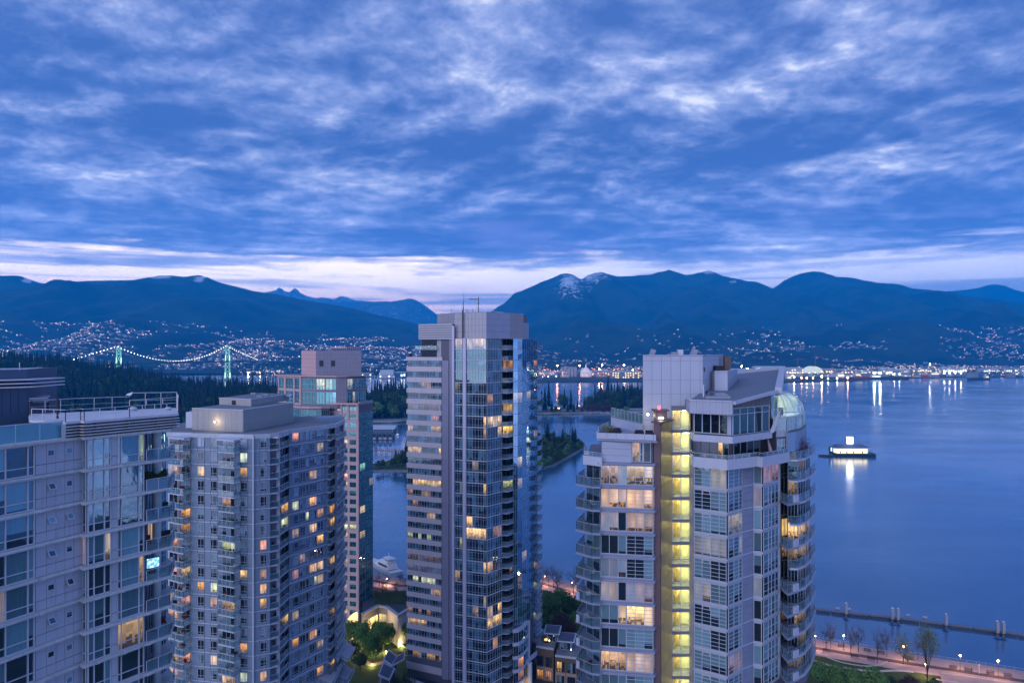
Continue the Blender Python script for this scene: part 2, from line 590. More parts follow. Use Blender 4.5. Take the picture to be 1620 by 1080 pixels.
# ------------------------------------------------------------------ haze
def haze():
 m = bpy.data.materials.new('hazy_air')
 m.use_nodes = True
 nt = m.node_tree
 nt.nodes.clear()
 g = G(nt)
 pv_ = g.n('ShaderNodeVolumePrincipled')
 g.put(pv_.inputs['Color'], (0.0, 0.45, 1.0))
 pv_.inputs['Density'].default_value = 9.5e-5
 pv_.inputs['Anisotropy'].default_value = 0.0
 o = g.n('ShaderNodeOutputMaterial')
 nt.links.new(pv_.outputs[0], o.inputs['Volume'])
 mb = MB()
 mb.box(-WORLD_X - 40, WORLD_X + 40, WORLD_Y0 - 40, WORLD_Y1 + 40, -3, 1760)
 mb.build('haze', m, kind='stuff')
haze()

# ------------------------------------------------------------------ mountains across the inlet
def ground_mat(name, c1, c2, scale, snow=True, rough=0.9, gully=0.0):
 m = bpy.data.materials.new(name)
 m.use_nodes = True
 nt = m.node_tree
 nt.nodes.clear()
 g = G(nt)
 geo = g.n('ShaderNodeNewGeometry').outputs['Position']
 n1 = g.noise(geo, scale, 6, 0.6)
 n2 = g.noise(geo, scale * 7, 4, 0.6)
 c = g.mix(g.m('ADD', g.m('MULTIPLY', g.step(n1, 0.35, 0.65), 0.7), g.m('MULTIPLY', n2, 0.3)), c1, c2)
 if snow:
  at = g.n('ShaderNodeAttribute', attribute_name='snow')
  x, y, z = g.sep(geo)
  ns = g.noise(g.xyz(g.m('MULTIPLY', x, 1.5), y, g.m('MULTIPLY', z, 0.35)), 0.0115, 6, 0.74)
  f = g.step(g.m('ADD', at.outputs['Fac'], g.m('MULTIPLY', g.m('SUBTRACT', ns, 0.5), 2.4)), 0.56, 0.63)
  c = g.mix(f, c, (0.72, 0.76, 0.82))
 bs = g.n('ShaderNodeBsdfPrincipled')
 g.put(bs.inputs['Base Color'], c)
 bs.inputs['Roughness'].default_value = rough
 bs.inputs['Specular IOR Level'].default_value = 0.1
 o = g.n('ShaderNodeOutputMaterial')
 nt.links.new(bs.outputs[0], o.inputs[0])
 return m

RID_L = [(-400, 446), (-60, 437), (0, 436), (30, 436), (45, 441), (60, 447), (75, 449), (100, 446), (150, 444), (210, 443), (240, 438), (255, 435.5), (275, 436),
         (295, 438), (304, 436), (315, 435), (327, 438), (345, 446), (360, 450), (400, 460), (440, 466), (480, 474), (520, 481), (560, 488),
         (600, 499), (640, 507), (680, 519), (700, 526), (740, 540), (800, 552), (900, 556), (1400, 560)]
RID_R = [(600, 558), (640, 552), (700, 540), (740, 518), (765, 502), (785, 487), (800, 478), (812, 465), (830, 458), (855, 447), (875, 439), (886, 434), (897, 431.5),
         (906, 434), (916, 440), (922, 442), (927, 437), (932, 433.5), (936, 434), (941, 431), (946, 432), (950, 429.5), (955, 432), (961, 433), (968, 435), (976, 437),
         (1000, 437), (1012, 434.5), (1024, 435), (1042, 431), (1058, 426.5), (1068, 429), (1084, 435), (1100, 433), (1113, 429.5), (1122, 428), (1130, 430.5), (1142, 436), (1160, 440), (1180, 444),
         (1200, 446.5), (1210, 453), (1222, 457), (1229, 452), (1240, 444), (1252, 438), (1270, 431.5), (1290, 429), (1305, 431), (1320, 438), (1345, 438.5), (1370, 444),
         (1395, 448), (1420, 449), (1440, 456), (1480, 459.5), (1500, 464), (1540, 470), (1580, 474), (1620, 481), (1700, 492), (2100, 505)]

def range_height(X, Y, rid, Y0, Yr, pw, jit=6.0, lowz=4.0, seed=0.0, amp=0.22):
 pxr = CX + F * X / Yr
 top = ZY(interp(rid, pxr), Yr) + jit * fbm(X / 90.0, seed, 3.1, 4)
 top = max(top, 6.0)
 if Y <= Yr:
  s = max(0.0, (Y - Y0) / (Yr - Y0))
  gl = fbm(X / 700.0 + seed, Y / 1500.0, 0.3, 5)
  gl2 = fbm(X / 230.0 + seed, Y / 420.0, 7.7, 4)
  h = lowz + (top - lowz) * s ** pw
  h += (top * amp) * (gl + 0.35 * gl2) * (s * (1 - s) * 4) ** 1.0 * s ** 0.35
  return max(h, lowz * min(1, s * 30 + 0.2))
 s = (Y - Yr) / (Yr * 0.25)
 return max(top * (1 - s) + 30 * fbm(X / 300, Y / 300, 1.1), -5)

def range_mesh(name, rid, Y0, Yr, Y2, X0, X1, step, nrow, pw, matl, snowf, **kw):
 nx = int((X1 - X0) / step)
 ys = [Y0 + (Yr - Y0) * (k / nrow) ** 0.8 for k in range(nrow)] + [Yr] + [Yr + (Y2 - Yr) * k / 6 for k in range(1, 7)]
 v, f, sn = [], [], []
 for y in ys:
  for i in range(nx + 1):
   x = X0 + i * step
   z = range_height(x, y, rid, Y0, Yr, pw, **kw)
   v.append((x, y, z))
   sn.append(snowf(CX + F * x / y, HY - F * (z - CAMZ) / y, z))
 for j in range(len(ys) - 1):
  for i in range(nx):
   a = j * (nx + 1) + i
   f.append((a, a + 1, a + nx + 2, a + nx + 1))
 me = bpy.data.meshes.new(name)
 me.from_pydata(v, [], f)
 me.materials.append(matl)
 at = me.attributes.new('snow', 'FLOAT', 'POINT')
 at.data.foreach_set('value', sn)
 me.polygons.foreach_set('use_smooth', [True] * len(f))
 return link(name, me, kind='structure')

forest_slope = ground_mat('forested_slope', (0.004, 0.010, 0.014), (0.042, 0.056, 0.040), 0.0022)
def bump1(x, c, w): return math.exp(-((x - c) / w) ** 2)
def snow_l(px, py, z):
 s = 0
 s += 1.0 * bump1(px, 255, 26) * bump1(py, 437, 5)
 s += 0.95 * bump1(px, 316, 14) * bump1(py, 441, 6)
 s += 0.9 * bump1(px, 42, 13) * bump1(py, 444, 6)
 return s
def snow_r(px, py, z):
 s = 0.62 * bump1(px, 942, 30) * bump1(py, 437, 10)
 s += 0.58 * bump1(px, 898, 14) * bump1(py, 442, 12)
 s += 0.5 * bump1(px, 908, 45) * bump1(py, 460, 18)
 s += 0.85 * bump1(px, 1122, 11) * bump1(py, 431, 4.5)
 s += 0.8 * bump1(px, 1160, 9) * bump1(py, 446, 3)
 s += 0.35 * bump1(px, 1258, 9) * bump1(py, 450, 6)
 return s
YL0, YLR, YR0, YRR = 3250.0, 8500.0, 3000.0, 10500.0
range_mesh('mountain', RID_L, YL0, YLR, 10300, -7400, 1500, 36, 60, 1.25, forest_slope, snow_l, jit=5.0, seed=2.0, lowz=4.0, amp=0.21)
range_mesh('mountain_range', RID_R, YR0, YRR, 12800, -1900, 11500, 36, 66, 1.75, forest_slope, snow_r, jit=9.0, seed=11.0, lowz=5.0, amp=0.23)
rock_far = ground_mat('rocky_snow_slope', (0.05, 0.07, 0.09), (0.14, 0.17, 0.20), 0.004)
RID_F = [(300, 480), (380, 470), (415, 463), (428, 461), (433, 459), (437, 459.5), (439, 456.5), (442, 455), (446, 456), (449, 460), (456, 462), (461, 461), (464, 457), (467, 456), (471, 458), (475, 463),
         (485, 468), (500, 472), (508, 470), (516, 471), (527, 474), (534, 470.5), (541, 468.5), (550, 470), (560, 475), (575, 476), (600, 478), (640, 484), (700, 500), (760, 520)]
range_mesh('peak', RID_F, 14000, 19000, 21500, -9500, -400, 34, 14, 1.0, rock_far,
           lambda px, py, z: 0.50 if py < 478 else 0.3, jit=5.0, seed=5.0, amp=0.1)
RID_M = [(480, 520), (560, 484), (580, 479), (600, 476.5), (620, 477), (634, 474.5), (648, 472), (655, 473.5), (663, 477), (675, 485), (690, 496), (705, 506), (740, 523), (800, 540)]
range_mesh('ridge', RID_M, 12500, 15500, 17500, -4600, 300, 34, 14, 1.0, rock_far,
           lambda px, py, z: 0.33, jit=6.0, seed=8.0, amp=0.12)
RID_E = [(1380, 470), (1420, 455), (1430, 451.5), (1437, 454), (1455, 460), (1480, 463), (1497, 461), (1525, 458.5), (1548, 455.5), (1562, 451), (1575, 449.5), (1590, 452), (1605, 458), (1630, 465), (1680, 474), (1760, 490)]
range_mesh('far_ridge', RID_E, 12800, 15000, 17000, 7000, 12500, 36, 12, 1.0, forest_slope,
           lambda px, py, z: 0.0, jit=5.0, seed=14.0, amp=0.1)

# the flat north shore, a strip standing a little above the water
shore_mat = ground_mat('shore_ground', (0.03, 0.05, 0.04), (0.07, 0.08, 0.07), 0.01, snow=False)
def shore_poly(pts, z0, z1, name):
 mb = MB()
 mb.prism(pts, z0, z1)
 return mb.build(name, shore_mat, kind='structure')
shore_poly([GY(835, 606), GY(900, 604.5), GY(1000, 604), GY(1100, 605), GY(1180, 606), GY(1235, 605), GY(1300, 603.5), GY(1370, 602), GY(1385, 599), GY(1440, 598.2), GY(1470, 597.4),
   GY(1560, 596), GY(1700, 594), (3600, 3900), (-1500, 3900), (-1300, 3300), (-640, 3200), (-350, 2700)], -2, 3.0, 'shore')

# hillside houses and their lights, far too many and small to count
def shore_town():
 rng = random.Random(3)
 hm, lw, lo_ = MB(), MB(), MB()
 lb = MB()
 def quadlight(M, X, Y, Z, s):
  M.box(X - s, X + s, Y - s, Y + s, Z - s, Z + s)
 def place(px, Y, which, rid, Y0, Yr, pw, seed, amp, lit=0.5):
  X = (px - CX) / F * Y
  z = range_height(X, Y, rid, Y0, Yr, pw, 0, 4.5, seed, amp)
  if HY - F * (z - CAMZ) / Y < (508 if px < 700 else 513) + rng.uniform(0, 7): return
  w, d_, h = rng.uniform(6, 11), rng.uniform(6, 10), rng.uniform(4, 7)
  a = rng.uniform(0, 3)
  ca, sa = math.cos(a), math.sin(a)
  P = lambda x, y: (X + x * ca - y * sa, Y + x * sa + y * ca)
  hm.prism([P(-w, -d_), P(w, -d_), P(w, d_), P(-w, d_)], z - 3, z + h, rng.choice((0, 0, 1, 2)))
  if rng.random() < lit:
   s = Y / F * rng.uniform(0.15, 0.32)
   t = rng.random()
   quadlight(lw if t < 0.38 else lo_ if t < 0.88 else lb, X, Y - 10, z + h + 2, s)
 # left slopes: clusters
 n = 0
 while n < 4300:
  px = rng.uniform(-30, 690)
  Y = rng.uniform(3400, 5950)
  X = (px - CX) / F * Y
  cl_ = fbm(X / 420.0, Y / 420.0, 5.5, 3) + 0.25 * fbm(X / 130.0, Y / 500.0, 1.5, 2)
  dens = smooth(-0.22, 0.12, cl_) * (0.4 + 0.6 * smooth(3400, 4600, Y))
  if px > 560: dens *= 0.9
  if rng.random() < dens:
   row_ = round(Y / 95.0) * 95.0 + rng.uniform(-14, 14)      # streets follow the slope in terraces
   place(px, row_, 0, RID_L, YL0, YLR, 1.25, 2.0, 0.21, 0.42)
   n += 1
  else: n += 0.15
 n = 0
 while n < 2300:
  px = rng.uniform(845, 1690)
  Y = rng.uniform(3500, 6900)
  X = (px - CX) / F * Y
  py_t = 510 + (6900 - Y) / 3400 * 60
  cl_ = fbm(X / 450.0, Y / 450.0, 9.5, 3)
  dens = smooth(-0.05, 0.25, cl_) * smooth(1120, 1240, px)
  if px < 1230: dens = max(dens, 0.16 * smooth(6000, 4500, Y))
  if 1290 < px < 1400: dens *= 0.8
  if px > 1350 and Y > 4500: dens = max(dens, 0.5 * smooth(-0.25, 0.1, cl_))
  if rng.random() < dens:
   place(px, Y, 1, RID_R, YR0, YRR, 1.75, 11.0, 0.23, 0.5)
   n += 1
  else: n += 0.12
 hm.build('hillside_houses', [mat('house_pale', (0.34, 0.34, 0.36), var=0), mat('house_mid', (0.20, 0.19, 0.19), var=0), mat('house_roof', (0.12, 0.12, 0.13), var=0)], kind='stuff')
 lw.build('house_lights', emitter('window_white', (0.95, 0.90, 1.0), 3.0), kind='stuff')
 lo_.build('street_lights', emitter('window_orange', (1.0, 0.66, 0.50), 2.8), kind='stuff')
 lb.build('cool_lights', emitter('window_red', (1.0, 0.35, 0.40), 2.0), kind='stuff')
shore_town()

# ------------------------------------------------------------------ trees
ORDN = ['first', 'second', 'third', 'fourth', 'fifth', 'sixth', 'seventh', 'eighth', 'ninth', 'tenth', 'eleventh', 'twelfth', 'thirteenth', 'fourteenth', 'fifteenth', 'sixteenth', 'seventeenth', 'eighteenth', 'nineteenth', 'twentieth'] + ['%dth' % k for k in range(21, 61)]
bark = mat('bark', (0.035, 0.028, 0.024), 0.9, var=0.2)
needle = leaf_mat('needles', (0.010, 0.022, 0.016), (0.026, 0.044, 0.024), 0.06)
leafd = leaf_mat('leaves_dark', (0.020, 0.042, 0.016), (0.05, 0.085, 0.028), 0.2)
leafl = leaf_mat('leaves_fresh', (0.05, 0.125, 0.03), (0.11, 0.20, 0.055), 0.3)
leafr = leaf_mat('leaves_copper', (0.05, 0.022, 0.025), (0.085, 0.04, 0.04), 0.3)
twig = mat('twigs', (0.060, 0.045, 0.045), 0.9, var=0.1)

def conifer_meshes(seed, H=36.0, Rb=5.2, layers=26):
 rng = random.Random(seed)
 t, c = MB(), MB()
 t.tube((0, 0, 0), (0, 0, H * 0.93), 0.5, 6, 0.06)
 z0 = H * rng.uniform(0.08, 0.2)
 for k in range(layers):
  s = k / (layers - 1)
  z = z0 + (H - z0) * s ** 0.92
  r = Rb * (1 - s) ** 0.82 * rng.uniform(0.6, 1.15) + 0.3
  nb = rng.randint(6, 8) if s < 0.8 else 5
  a0 = rng.uniform(0, 6.28)
  for j in range(nb):
   a = a0 + 6.283 * j / nb + rng.uniform(-0.3, 0.3)
   rr = r * rng.uniform(0.65, 1.15)
   dr = rr * rng.uniform(0.25, 0.5)
   w = rr * rng.uniform(0.30, 0.46) + 0.15
   ca, sa = math.cos(a), math.sin(a)
   p0 = Vector((0, 0, z + 0.6))
   p1 = Vector((ca * rr, sa * rr, z - dr))
   mid = (p0 + p1) * 0.55 + Vector((0, 0, rr * 0.16))
   side = Vector((-sa, ca, 0)) * w
   c.face([p0, mid + side - Vector((0, 0, 0.5)), p1, mid - side - Vector((0, 0, 0.5))])
   c.face([p0, mid + side * 0.3 + Vector((0, 0, 0.35)), p1, mid - Vector((0, 0, w * 1.1))])
 return t.mesh('trunk', bark), c.mesh('crown', needle)

def broadleaf_meshes(seed, H, Rr, n, m, ls=0.5, base=0.28, sq=0.9, th=1.0):
 """trunk with limbs; crown of leaf clumps spread over several uneven lobes"""
 rng = random.Random(seed)
 t, c = MB(), MB()
 t.tube((0, 0, 0), (0, 0, H * base), H * 0.022 * th, 7, H * 0.016 * th)
 lobes = []
 for k in range(9):
  a = k * 2.4 + rng.uniform(-0.4, 0.4)
  h = rng.uniform(base + 0.12, 0.84)
  rad = Rr * rng.uniform(0.25, 0.62) * (1.15 - 0.6 * abs(h - 0.5))
  L = Vector((math.cos(a) * rad, math.sin(a) * rad, H * h))
  lobes.append((L, Rr * rng.uniform(0.38, 0.58)))
  t.tube((0, 0, H * base * rng.uniform(0.8, 1.0)), L, H * 0.011 * th, 5, H * 0.003)
 lobes.append((Vector((0, 0, H * 0.86)), Rr * 0.45))
 for k in range(n):
  L, r = lobes[k % len(lobes)]
  v = Vector((rng.gauss(0, 1), rng.gauss(0, 1), rng.gauss(0, 1))).normalized() * (r * rng.uniform(0.55, 1.08) ** 0.5)
  v.z *= sq
  q = L + v
  s = ls * rng.uniform(0.6, 1.4)
  nrm = (v.normalized() + Vector((rng.uniform(-.8, .8), rng.uniform(-.8, .8), rng.uniform(-.2, 1.0)))).normalized()
  a = nrm.orthogonal().normalized()
  b = nrm.cross(a)
  w1, w2 = rng.uniform(0.6, 1.1), rng.uniform(0.6, 1.1)
  c.face([q - a * s, q - b * s * w1, q + a * s * w2 + nrm * s * 0.2, q + b * s])
 return t.mesh('trunk', bark), c.mesh('crown', m)

def bare_mesh(seed, H, spread=0.42, depth=6, m=None):
 rng = random.Random(seed)
 t, c = MB(), MB()
 def grow(p, d_, L, r, k):
  q = p + d_ * L
  (t if k < 2 else c).tube(p, q, r, 5 if k < 3 else 3, r * 0.68)
  if k >= depth: return
  nchild = 3 if k else 5
  for j in range(nchild):
   a = rng.uniform(0, 6.28)
   tilt = rng.uniform(0.04, 0.16) if j == 0 else rng.uniform(0.45, 0.85)
   o = d_.orthogonal().normalized()
   o = (Matrix.Rotation(a + j * 2.1, 3, d_) @ o)
   nd = (d_ * math.cos(tilt) + o * math.sin(tilt) + Vector((0, 0, 0.16))).normalized()
   st = p + d_ * L * rng.uniform(0.45, 1.0) if j else q
   grow(st, nd, L * (rng.uniform(0.72, 0.84) if j == 0 else rng.uniform(0.50, 0.70)), max(r * (0.68 if j == 0 else 0.5), 0.011), k + 1)
 grow(Vector((0, 0, 0)), Vector((0, 0, 1)), H * 0.27, H * 0.0105, 0)
 return t.mesh('trunk', m or twig), c.mesh('crown', m or twig)

CON = [conifer_meshes(s, H, r_, l_) for s, H, r_, l_ in ((1, 36, 5.0, 26), (2, 40, 4.3, 30), (3, 33, 5.6, 24), (4, 38, 5.2, 27))]
BRD = [broadleaf_meshes(11, 20, 8.5, 900, leafd, 0.95), broadleaf_meshes(12, 17, 8.0, 800, leafl, 0.9), broadleaf_meshes(13, 15, 7.5, 700, leafr, 0.85)]

def put_tree(pair, loc, scale, rot, name, label, group, cat='tree'):
 r = thing(name, label, cat, loc, group)
 r.rotation_euler = (0, 0, rot)
 r.scale = scale
 for nm, me in zip(('trunk', 'crown'), pair):
  sub(nm, me, r)
 return r

# ------------------------------------------------------------------ the wooded park across the water
FRONT = [(-400, 900), (430, 960), (560, 1000), (640, 1022), (700, 1075), (850, 1140), (920, 1155), (960, 1165), (1020, 1172), (1080, 1180), (1140, 1190)]
BACK = [(-400, 2000), (120, 1850), (250, 1640), (430, 1520), (560, 1460), (640, 1400), (740, 1290), (850, 1232), (925, 1240), (945, 1360), (1040, 1420), (1090, 1260), (1140, 1195)]
CREST = [(-400, 60), (0, 57), (60, 52), (100, 47), (150, 36), (210, 30), (250, 22), (290, 13), (340, 8), (430, 7), (600, 4.5), (1140, 4.0)]
def park_height(X, Y):
 px = CX + F * X / Y
 yf, yb = interp(FRONT, px), interp(BACK, px)
 e = min(Y - yf, yb - Y)
 if px > 1100: e = min(e, (1140 - px) * 2)
 e += 7 * fbm(X / 60, Y / 60, 2.2)
 if e < 0: return max(-2.5, e * 0.25)
 edge = 2.6 * smooth(0, 7, e)
 hill = max(0, interp(CREST, px) - 3) * smooth(yf + 10, yf + 330, Y) * smooth(yb, yb - 140, Y)
 return edge + hill + 0.8 * fbm(X / 40, Y / 40, 1.2) * smooth(5, 40, e)
def park():
 v, f = [], []
 X0, X1, Yb0, Yb1, st = -1400, 420, 880, 2040, 9
 nx, ny = int((X1 - X0) / st), int((Yb1 - Yb0) / st)
 for j in range(ny + 1):
  for i in range(nx + 1):
   x, y = X0 + i * st, Yb0 + j * st
   v.append((x, y, park_height(x, y)))
 for j in range(ny):
  for i in range(nx):
   a = j * (nx + 1) + i
   if max(v[a][2], v[a + 1][2], v[a + nx + 1][2], v[a + nx + 2][2]) > -2.4:
    f.append((a, a + 1, a + nx + 2, a + nx + 1))
 me = bpy.data.meshes.new('park_ground')
 me.from_pydata(v, [], f)
 me.materials.append(ground_mat('park_soil', (0.035, 0.05, 0.03), (0.06, 0.08, 0.045), 0.03, snow=False))
 link('park_ground', me, kind='structure')
park()
# pale stone seawall and the causeway path along the park shore
stone = mat('seawall_stone', (0.30, 0.31, 0.33), 0.85, var=0.2, scale=0.3)
asphalt = mat('path_asphalt', (0.16, 0.16, 0.18), 0.85, var=0.15, scale=0.2)
def ribbon(name, pts, w, z, m, thick=0.5, kind='structure'):
 mb = MB()
 P = [Vector((q[0], q[1])) for q in pts]
 L, Rr = [], []
 for i, q in enumerate(P):
  t_ = (P[min(i + 1, len(P) - 1)] - P[max(i - 1, 0)]).normalized()
  nrm = Vector((-t_.y, t_.x))
  L.append(q + nrm * w / 2)
  Rr.append(q - nrm * w / 2)
 for i in range(len(P) - 1):
  mb.prism([L[i], L[i + 1], Rr[i + 1], Rr[i]], z - thick, z)
 return mb.build(name, m, kind=kind)
def shore_line(px0, px1, off, n=24):
 return [XY(px0 + (px1 - px0) * k / n, interp(FRONT, px0 + (px1 - px0) * k / n) + off + 2.5 * fbm(k * 0.5, 1.0, off)) for k in range(n + 1)]
ribbon('seawall', shore_line(520, 1060, 3), 3.0, 3.2, stone, 4.5)
ribbon('seawall_path', shore_line(520, 1060, 14), 7.0, 4.3, asphalt, 2.2)
ribbon('causeway_road', shore_line(780, 1060, 34), 6.0, 5.0, stone, 3.0)

def forest():
 rng = random.Random(21)
 spots = []
 for _ in range(15000):
  Y = rng.uniform(930, 1950)
  px = rng.uniform(-40, 1120)
  if rng.random() > (Y / 1950) ** 1.0: continue
  X = (px - CX) / F * Y
  z = park_height(X, Y)
  yf, yb = interp(FRONT, px), interp(BACK, px)
  if z < 2.0 or Y < yf + 20: continue
  if 640 < px < 845 : 
   if rng.random() < 0.8: continue
  if 845 < px < 935:
   # open spit: scattered firs only
   if Y < yf + 48 or rng.random() < 0.82: continue
  if px >= 935 and Y < yf + 50: continue
  spots.append((Y, px, X, z))
 spots.sort()
 grid, keep = set(), []
 for Y, px, X, z in spots:
  k = (int(X / 6.5), int(Y / 6.5))
  if k in grid: continue
  grid.add(k)
  keep.append((Y, px, X, z))
 near, rest = [], []
 for s in keep:
  Y, px, X, z = s
  fr = Y - interp(FRONT, px)
  seen = (575 < px < 645) or (845 < px < 1018) or (40 < px < 440)
  if seen and len(near) < 285 and (px < 445 and rng.random() < 0.16 and 1010 < Y < 1330 or px > 570 and fr < 190 and rng.random() < 0.8):
   near.append(s)
  else:
   rest.append(s)
 labels = {'c': 'tall dark conifer in the wooded park across the harbour', 'b': 'rounded green broadleaf tree among the park conifers across the harbour',
              'r': 'rounded bare brownish tree on the park shore in front of the conifers'}
 where = lambda px: 'wooded hill above the near roof deck' if px < 445 else 'wooded shore between the teal and striped towers' if px < 700 else 'dark wooded island left of the penthouse block'
 spit = 0
 near.sort(key=lambda s: s[1])
 for Y, px, X, z in near:
  fr = Y - interp(FRONT, px)
  t_ = rng.random()
  shore_ = fr < 75 and px > 930
  if shore_ and t_ < 0.75:
   k = 'r' if t_ < 0.5 else 'b'
   pr = BRD[2] if k == 'r' else BRD[0]
   s = rng.uniform(0.8, 1.15)
  elif t_ < (0.30 if px < 900 else 0.12):
   k, pr, s = 'b', BRD[0 if rng.random() < 0.6 else 1], rng.uniform(0.9, 1.5)
  else:
   k, pr = 'c', rng.choice(CON)
   s = rng.choice((rng.uniform(0.45, .75), rng.uniform(0.7, 1.08))) * (0.72 if 845 < px < 935 else 1.0) * (1.05 if px > 935 else 1)
  lab_ = {'c': 'tall dark conifer on the ', 'b': 'rounded green broadleaf tree on the ', 'r': 'rounded brownish tree at the foot of the '}[k] + where(px)
  grp_ = {'c': 'conifers on the ', 'b': 'broadleaf trees on the ', 'r': 'brownish trees on the '}[k] + where(px)
  if 845 < px < 935:
   lab_ = '%s on the open spit, %s from the central tower' % ({'c': 'lone dark fir', 'b': 'rounded green tree', 'r': 'brownish tree'}[k], ORDN[min(spit, 39)])
   grp_ = 'trees scattered on the open spit'
   spit += 1
  put_tree(pr, (X, Y, z - 0.3), (s, s, s * rng.uniform(0.9, 1.1)), rng.uniform(0, 6.28),
                 {'c': 'conifer', 'b': 'broadleaf_tree', 'r': 'bare_tree'}[k], lab_, grp_)
 # the rest of the wood: one mass of scattered copies
 bases = []
 for pr, sc in ((CON[0], 1), (CON[1], 1), (CON[2], 1), (BRD[0], 1.25), (BRD[1], 1.2)):
  vs, fs, ms = [], [], []
  for me in pr:
   o_ = len(vs)
   vs += [tuple(q.co * sc) for q in me.vertices]
   fs += [tuple(i + o_ for i in pl.vertices) for pl in me.polygons]
   ms += [0 if me is pr[0] else 1] * len(me.polygons)
  me2 = bpy.data.meshes.new('wood_tree')
  me2.from_pydata(vs, [], fs)
  me2.materials.append(bark)
  me2.materials.append(pr[1].materials[0])
  me2.polygons.foreach_set('material_index', ms)
  bases.append(me2)
 ngrp = bpy.data.node_groups.new('scatter', 'GeometryNodeTree')
 ngrp.interface.new_socket('Geometry', in_out='INPUT', socket_type='NodeSocketGeometry')
 ngrp.interface.new_socket('Geometry', in_out='OUTPUT', socket_type='NodeSocketGeometry')
 # one point cloud mesh per kind, joined by one node group each would need collections: use one object whose mesh holds points and per-point kind
 holder = bpy.data.collections.new('wood_tree_kinds')
 for i, me in enumerate(bases):
  o = bpy.data.objects.new('wood_tree_%s' % 'abcde'[i], me)
  holder.objects.link(o)
 pts = bpy.data.meshes.new('forest')
 pts.from_pydata([(X, Y, z - 0.4) for Y, px, X, z in rest], [], [])
 kind_, rot_, scl_ = [], [], []
 for Y, px, X, z in rest:
  t_ = rng.random()
  grove = fbm(X / 90, Y / 90, 4.4, 2)
  pb = 0.10 + (0.38 if grove > 0.18 else 0)
  if px > 560: pb *= 0.5
  kind_.append(rng.choice((3, 4)) if t_ < pb else rng.choice((0, 1, 2)))
  rot_.append(rng.uniform(0, 6.28))
  scl_.append(rng.choice((rng.uniform(0.45, .8), rng.uniform(0.75, 1.1))) * (0.82 if 845 < px < 935 else 1.0) * (1.06 if px > 935 else 1))
 for nm, typ, dat in (('kind', 'INT', kind_), ('turn', 'FLOAT', rot_), ('size', 'FLOAT', scl_)):
  pts.attributes.new(nm, typ, 'POINT').data.foreach_set('value', dat)
 fo = link('forest', pts, kind='stuff')
 N = ngrp.nodes
 gi, go = N.new('NodeGroupInput'), N.new('NodeGroupOutput')
 ip = N.new('GeometryNodeInstanceOnPoints')
 ci = N.new('GeometryNodeCollectionInfo')
 ci.inputs['Collection'].default_value = holder
 ci.inputs['Separate Children'].default_value = True
 ci.inputs['Reset Children'].default_value = True
 ip.inputs['Pick Instance'].default_value = True
 def attr(nm, dt):
  a = N.new('GeometryNodeInputNamedAttribute')
  a.data_type = dt
  a.inputs['Name'].default_value = nm
  return a.outputs[0]
 cx_ = N.new('ShaderNodeCombineXYZ')
 L_ = ngrp.links
 L_.new(attr('turn', 'FLOAT'), cx_.inputs[2])
 L_.new(gi.outputs[0], ip.inputs['Points'])
 L_.new(ci.outputs[0], ip.inputs['Instance'])
 L_.new(attr('kind', 'INT'), ip.inputs['Instance Index'])
 L_.new(cx_.outputs[0], ip.inputs['Rotation'])
 L_.new(attr('size', 'FLOAT'), ip.inputs['Scale'])
 L_.new(ip.outputs[0], go.inputs[0])
 md = fo.modifiers.new('scatter', 'NODES')
 md.node_group = ngrp
forest()

# the small wooded point nearer the towers, its shingle beach, and the light on the spit
for i, (px, py, s, k) in enumerate([(857, 650, .78, 1), (862, 651, .95, 0), (868, 650, 1.08, 1), (873, 652, .62, 2), (893, 651, .82, 1), (898, 652, .55, 0), (903, 651, .86, 3), (908, 652, .5, 2), (914, 651, .45, 1),
         (853, 652, .9, 4), (879, 653, .5, 4), (887, 652, .45, 5), (921, 653, .62, 6), (930, 653, .8, 6), (938, 654, .9, 6), (947, 654, .85, 4), (956, 655, 1.0, 6), (966, 655, .95, 6), (976, 655, .9, 4), (990, 655, .7, 5)]):
 q = GY(px, py, 4.0)
 put_tree(CON[k] if k < 4 else BRD[k - 4], q, (s, s, s), i * 1.3, 'conifer' if k < 4 else 'broadleaf_tree',
             '%s at the spit path, %s of the path row from the left' % ('slender dark fir' if k < 4 else 'rounded green tree' if k < 6 else 'rounded brownish tree', ORDN[i]), 'row of trees along the spit path')
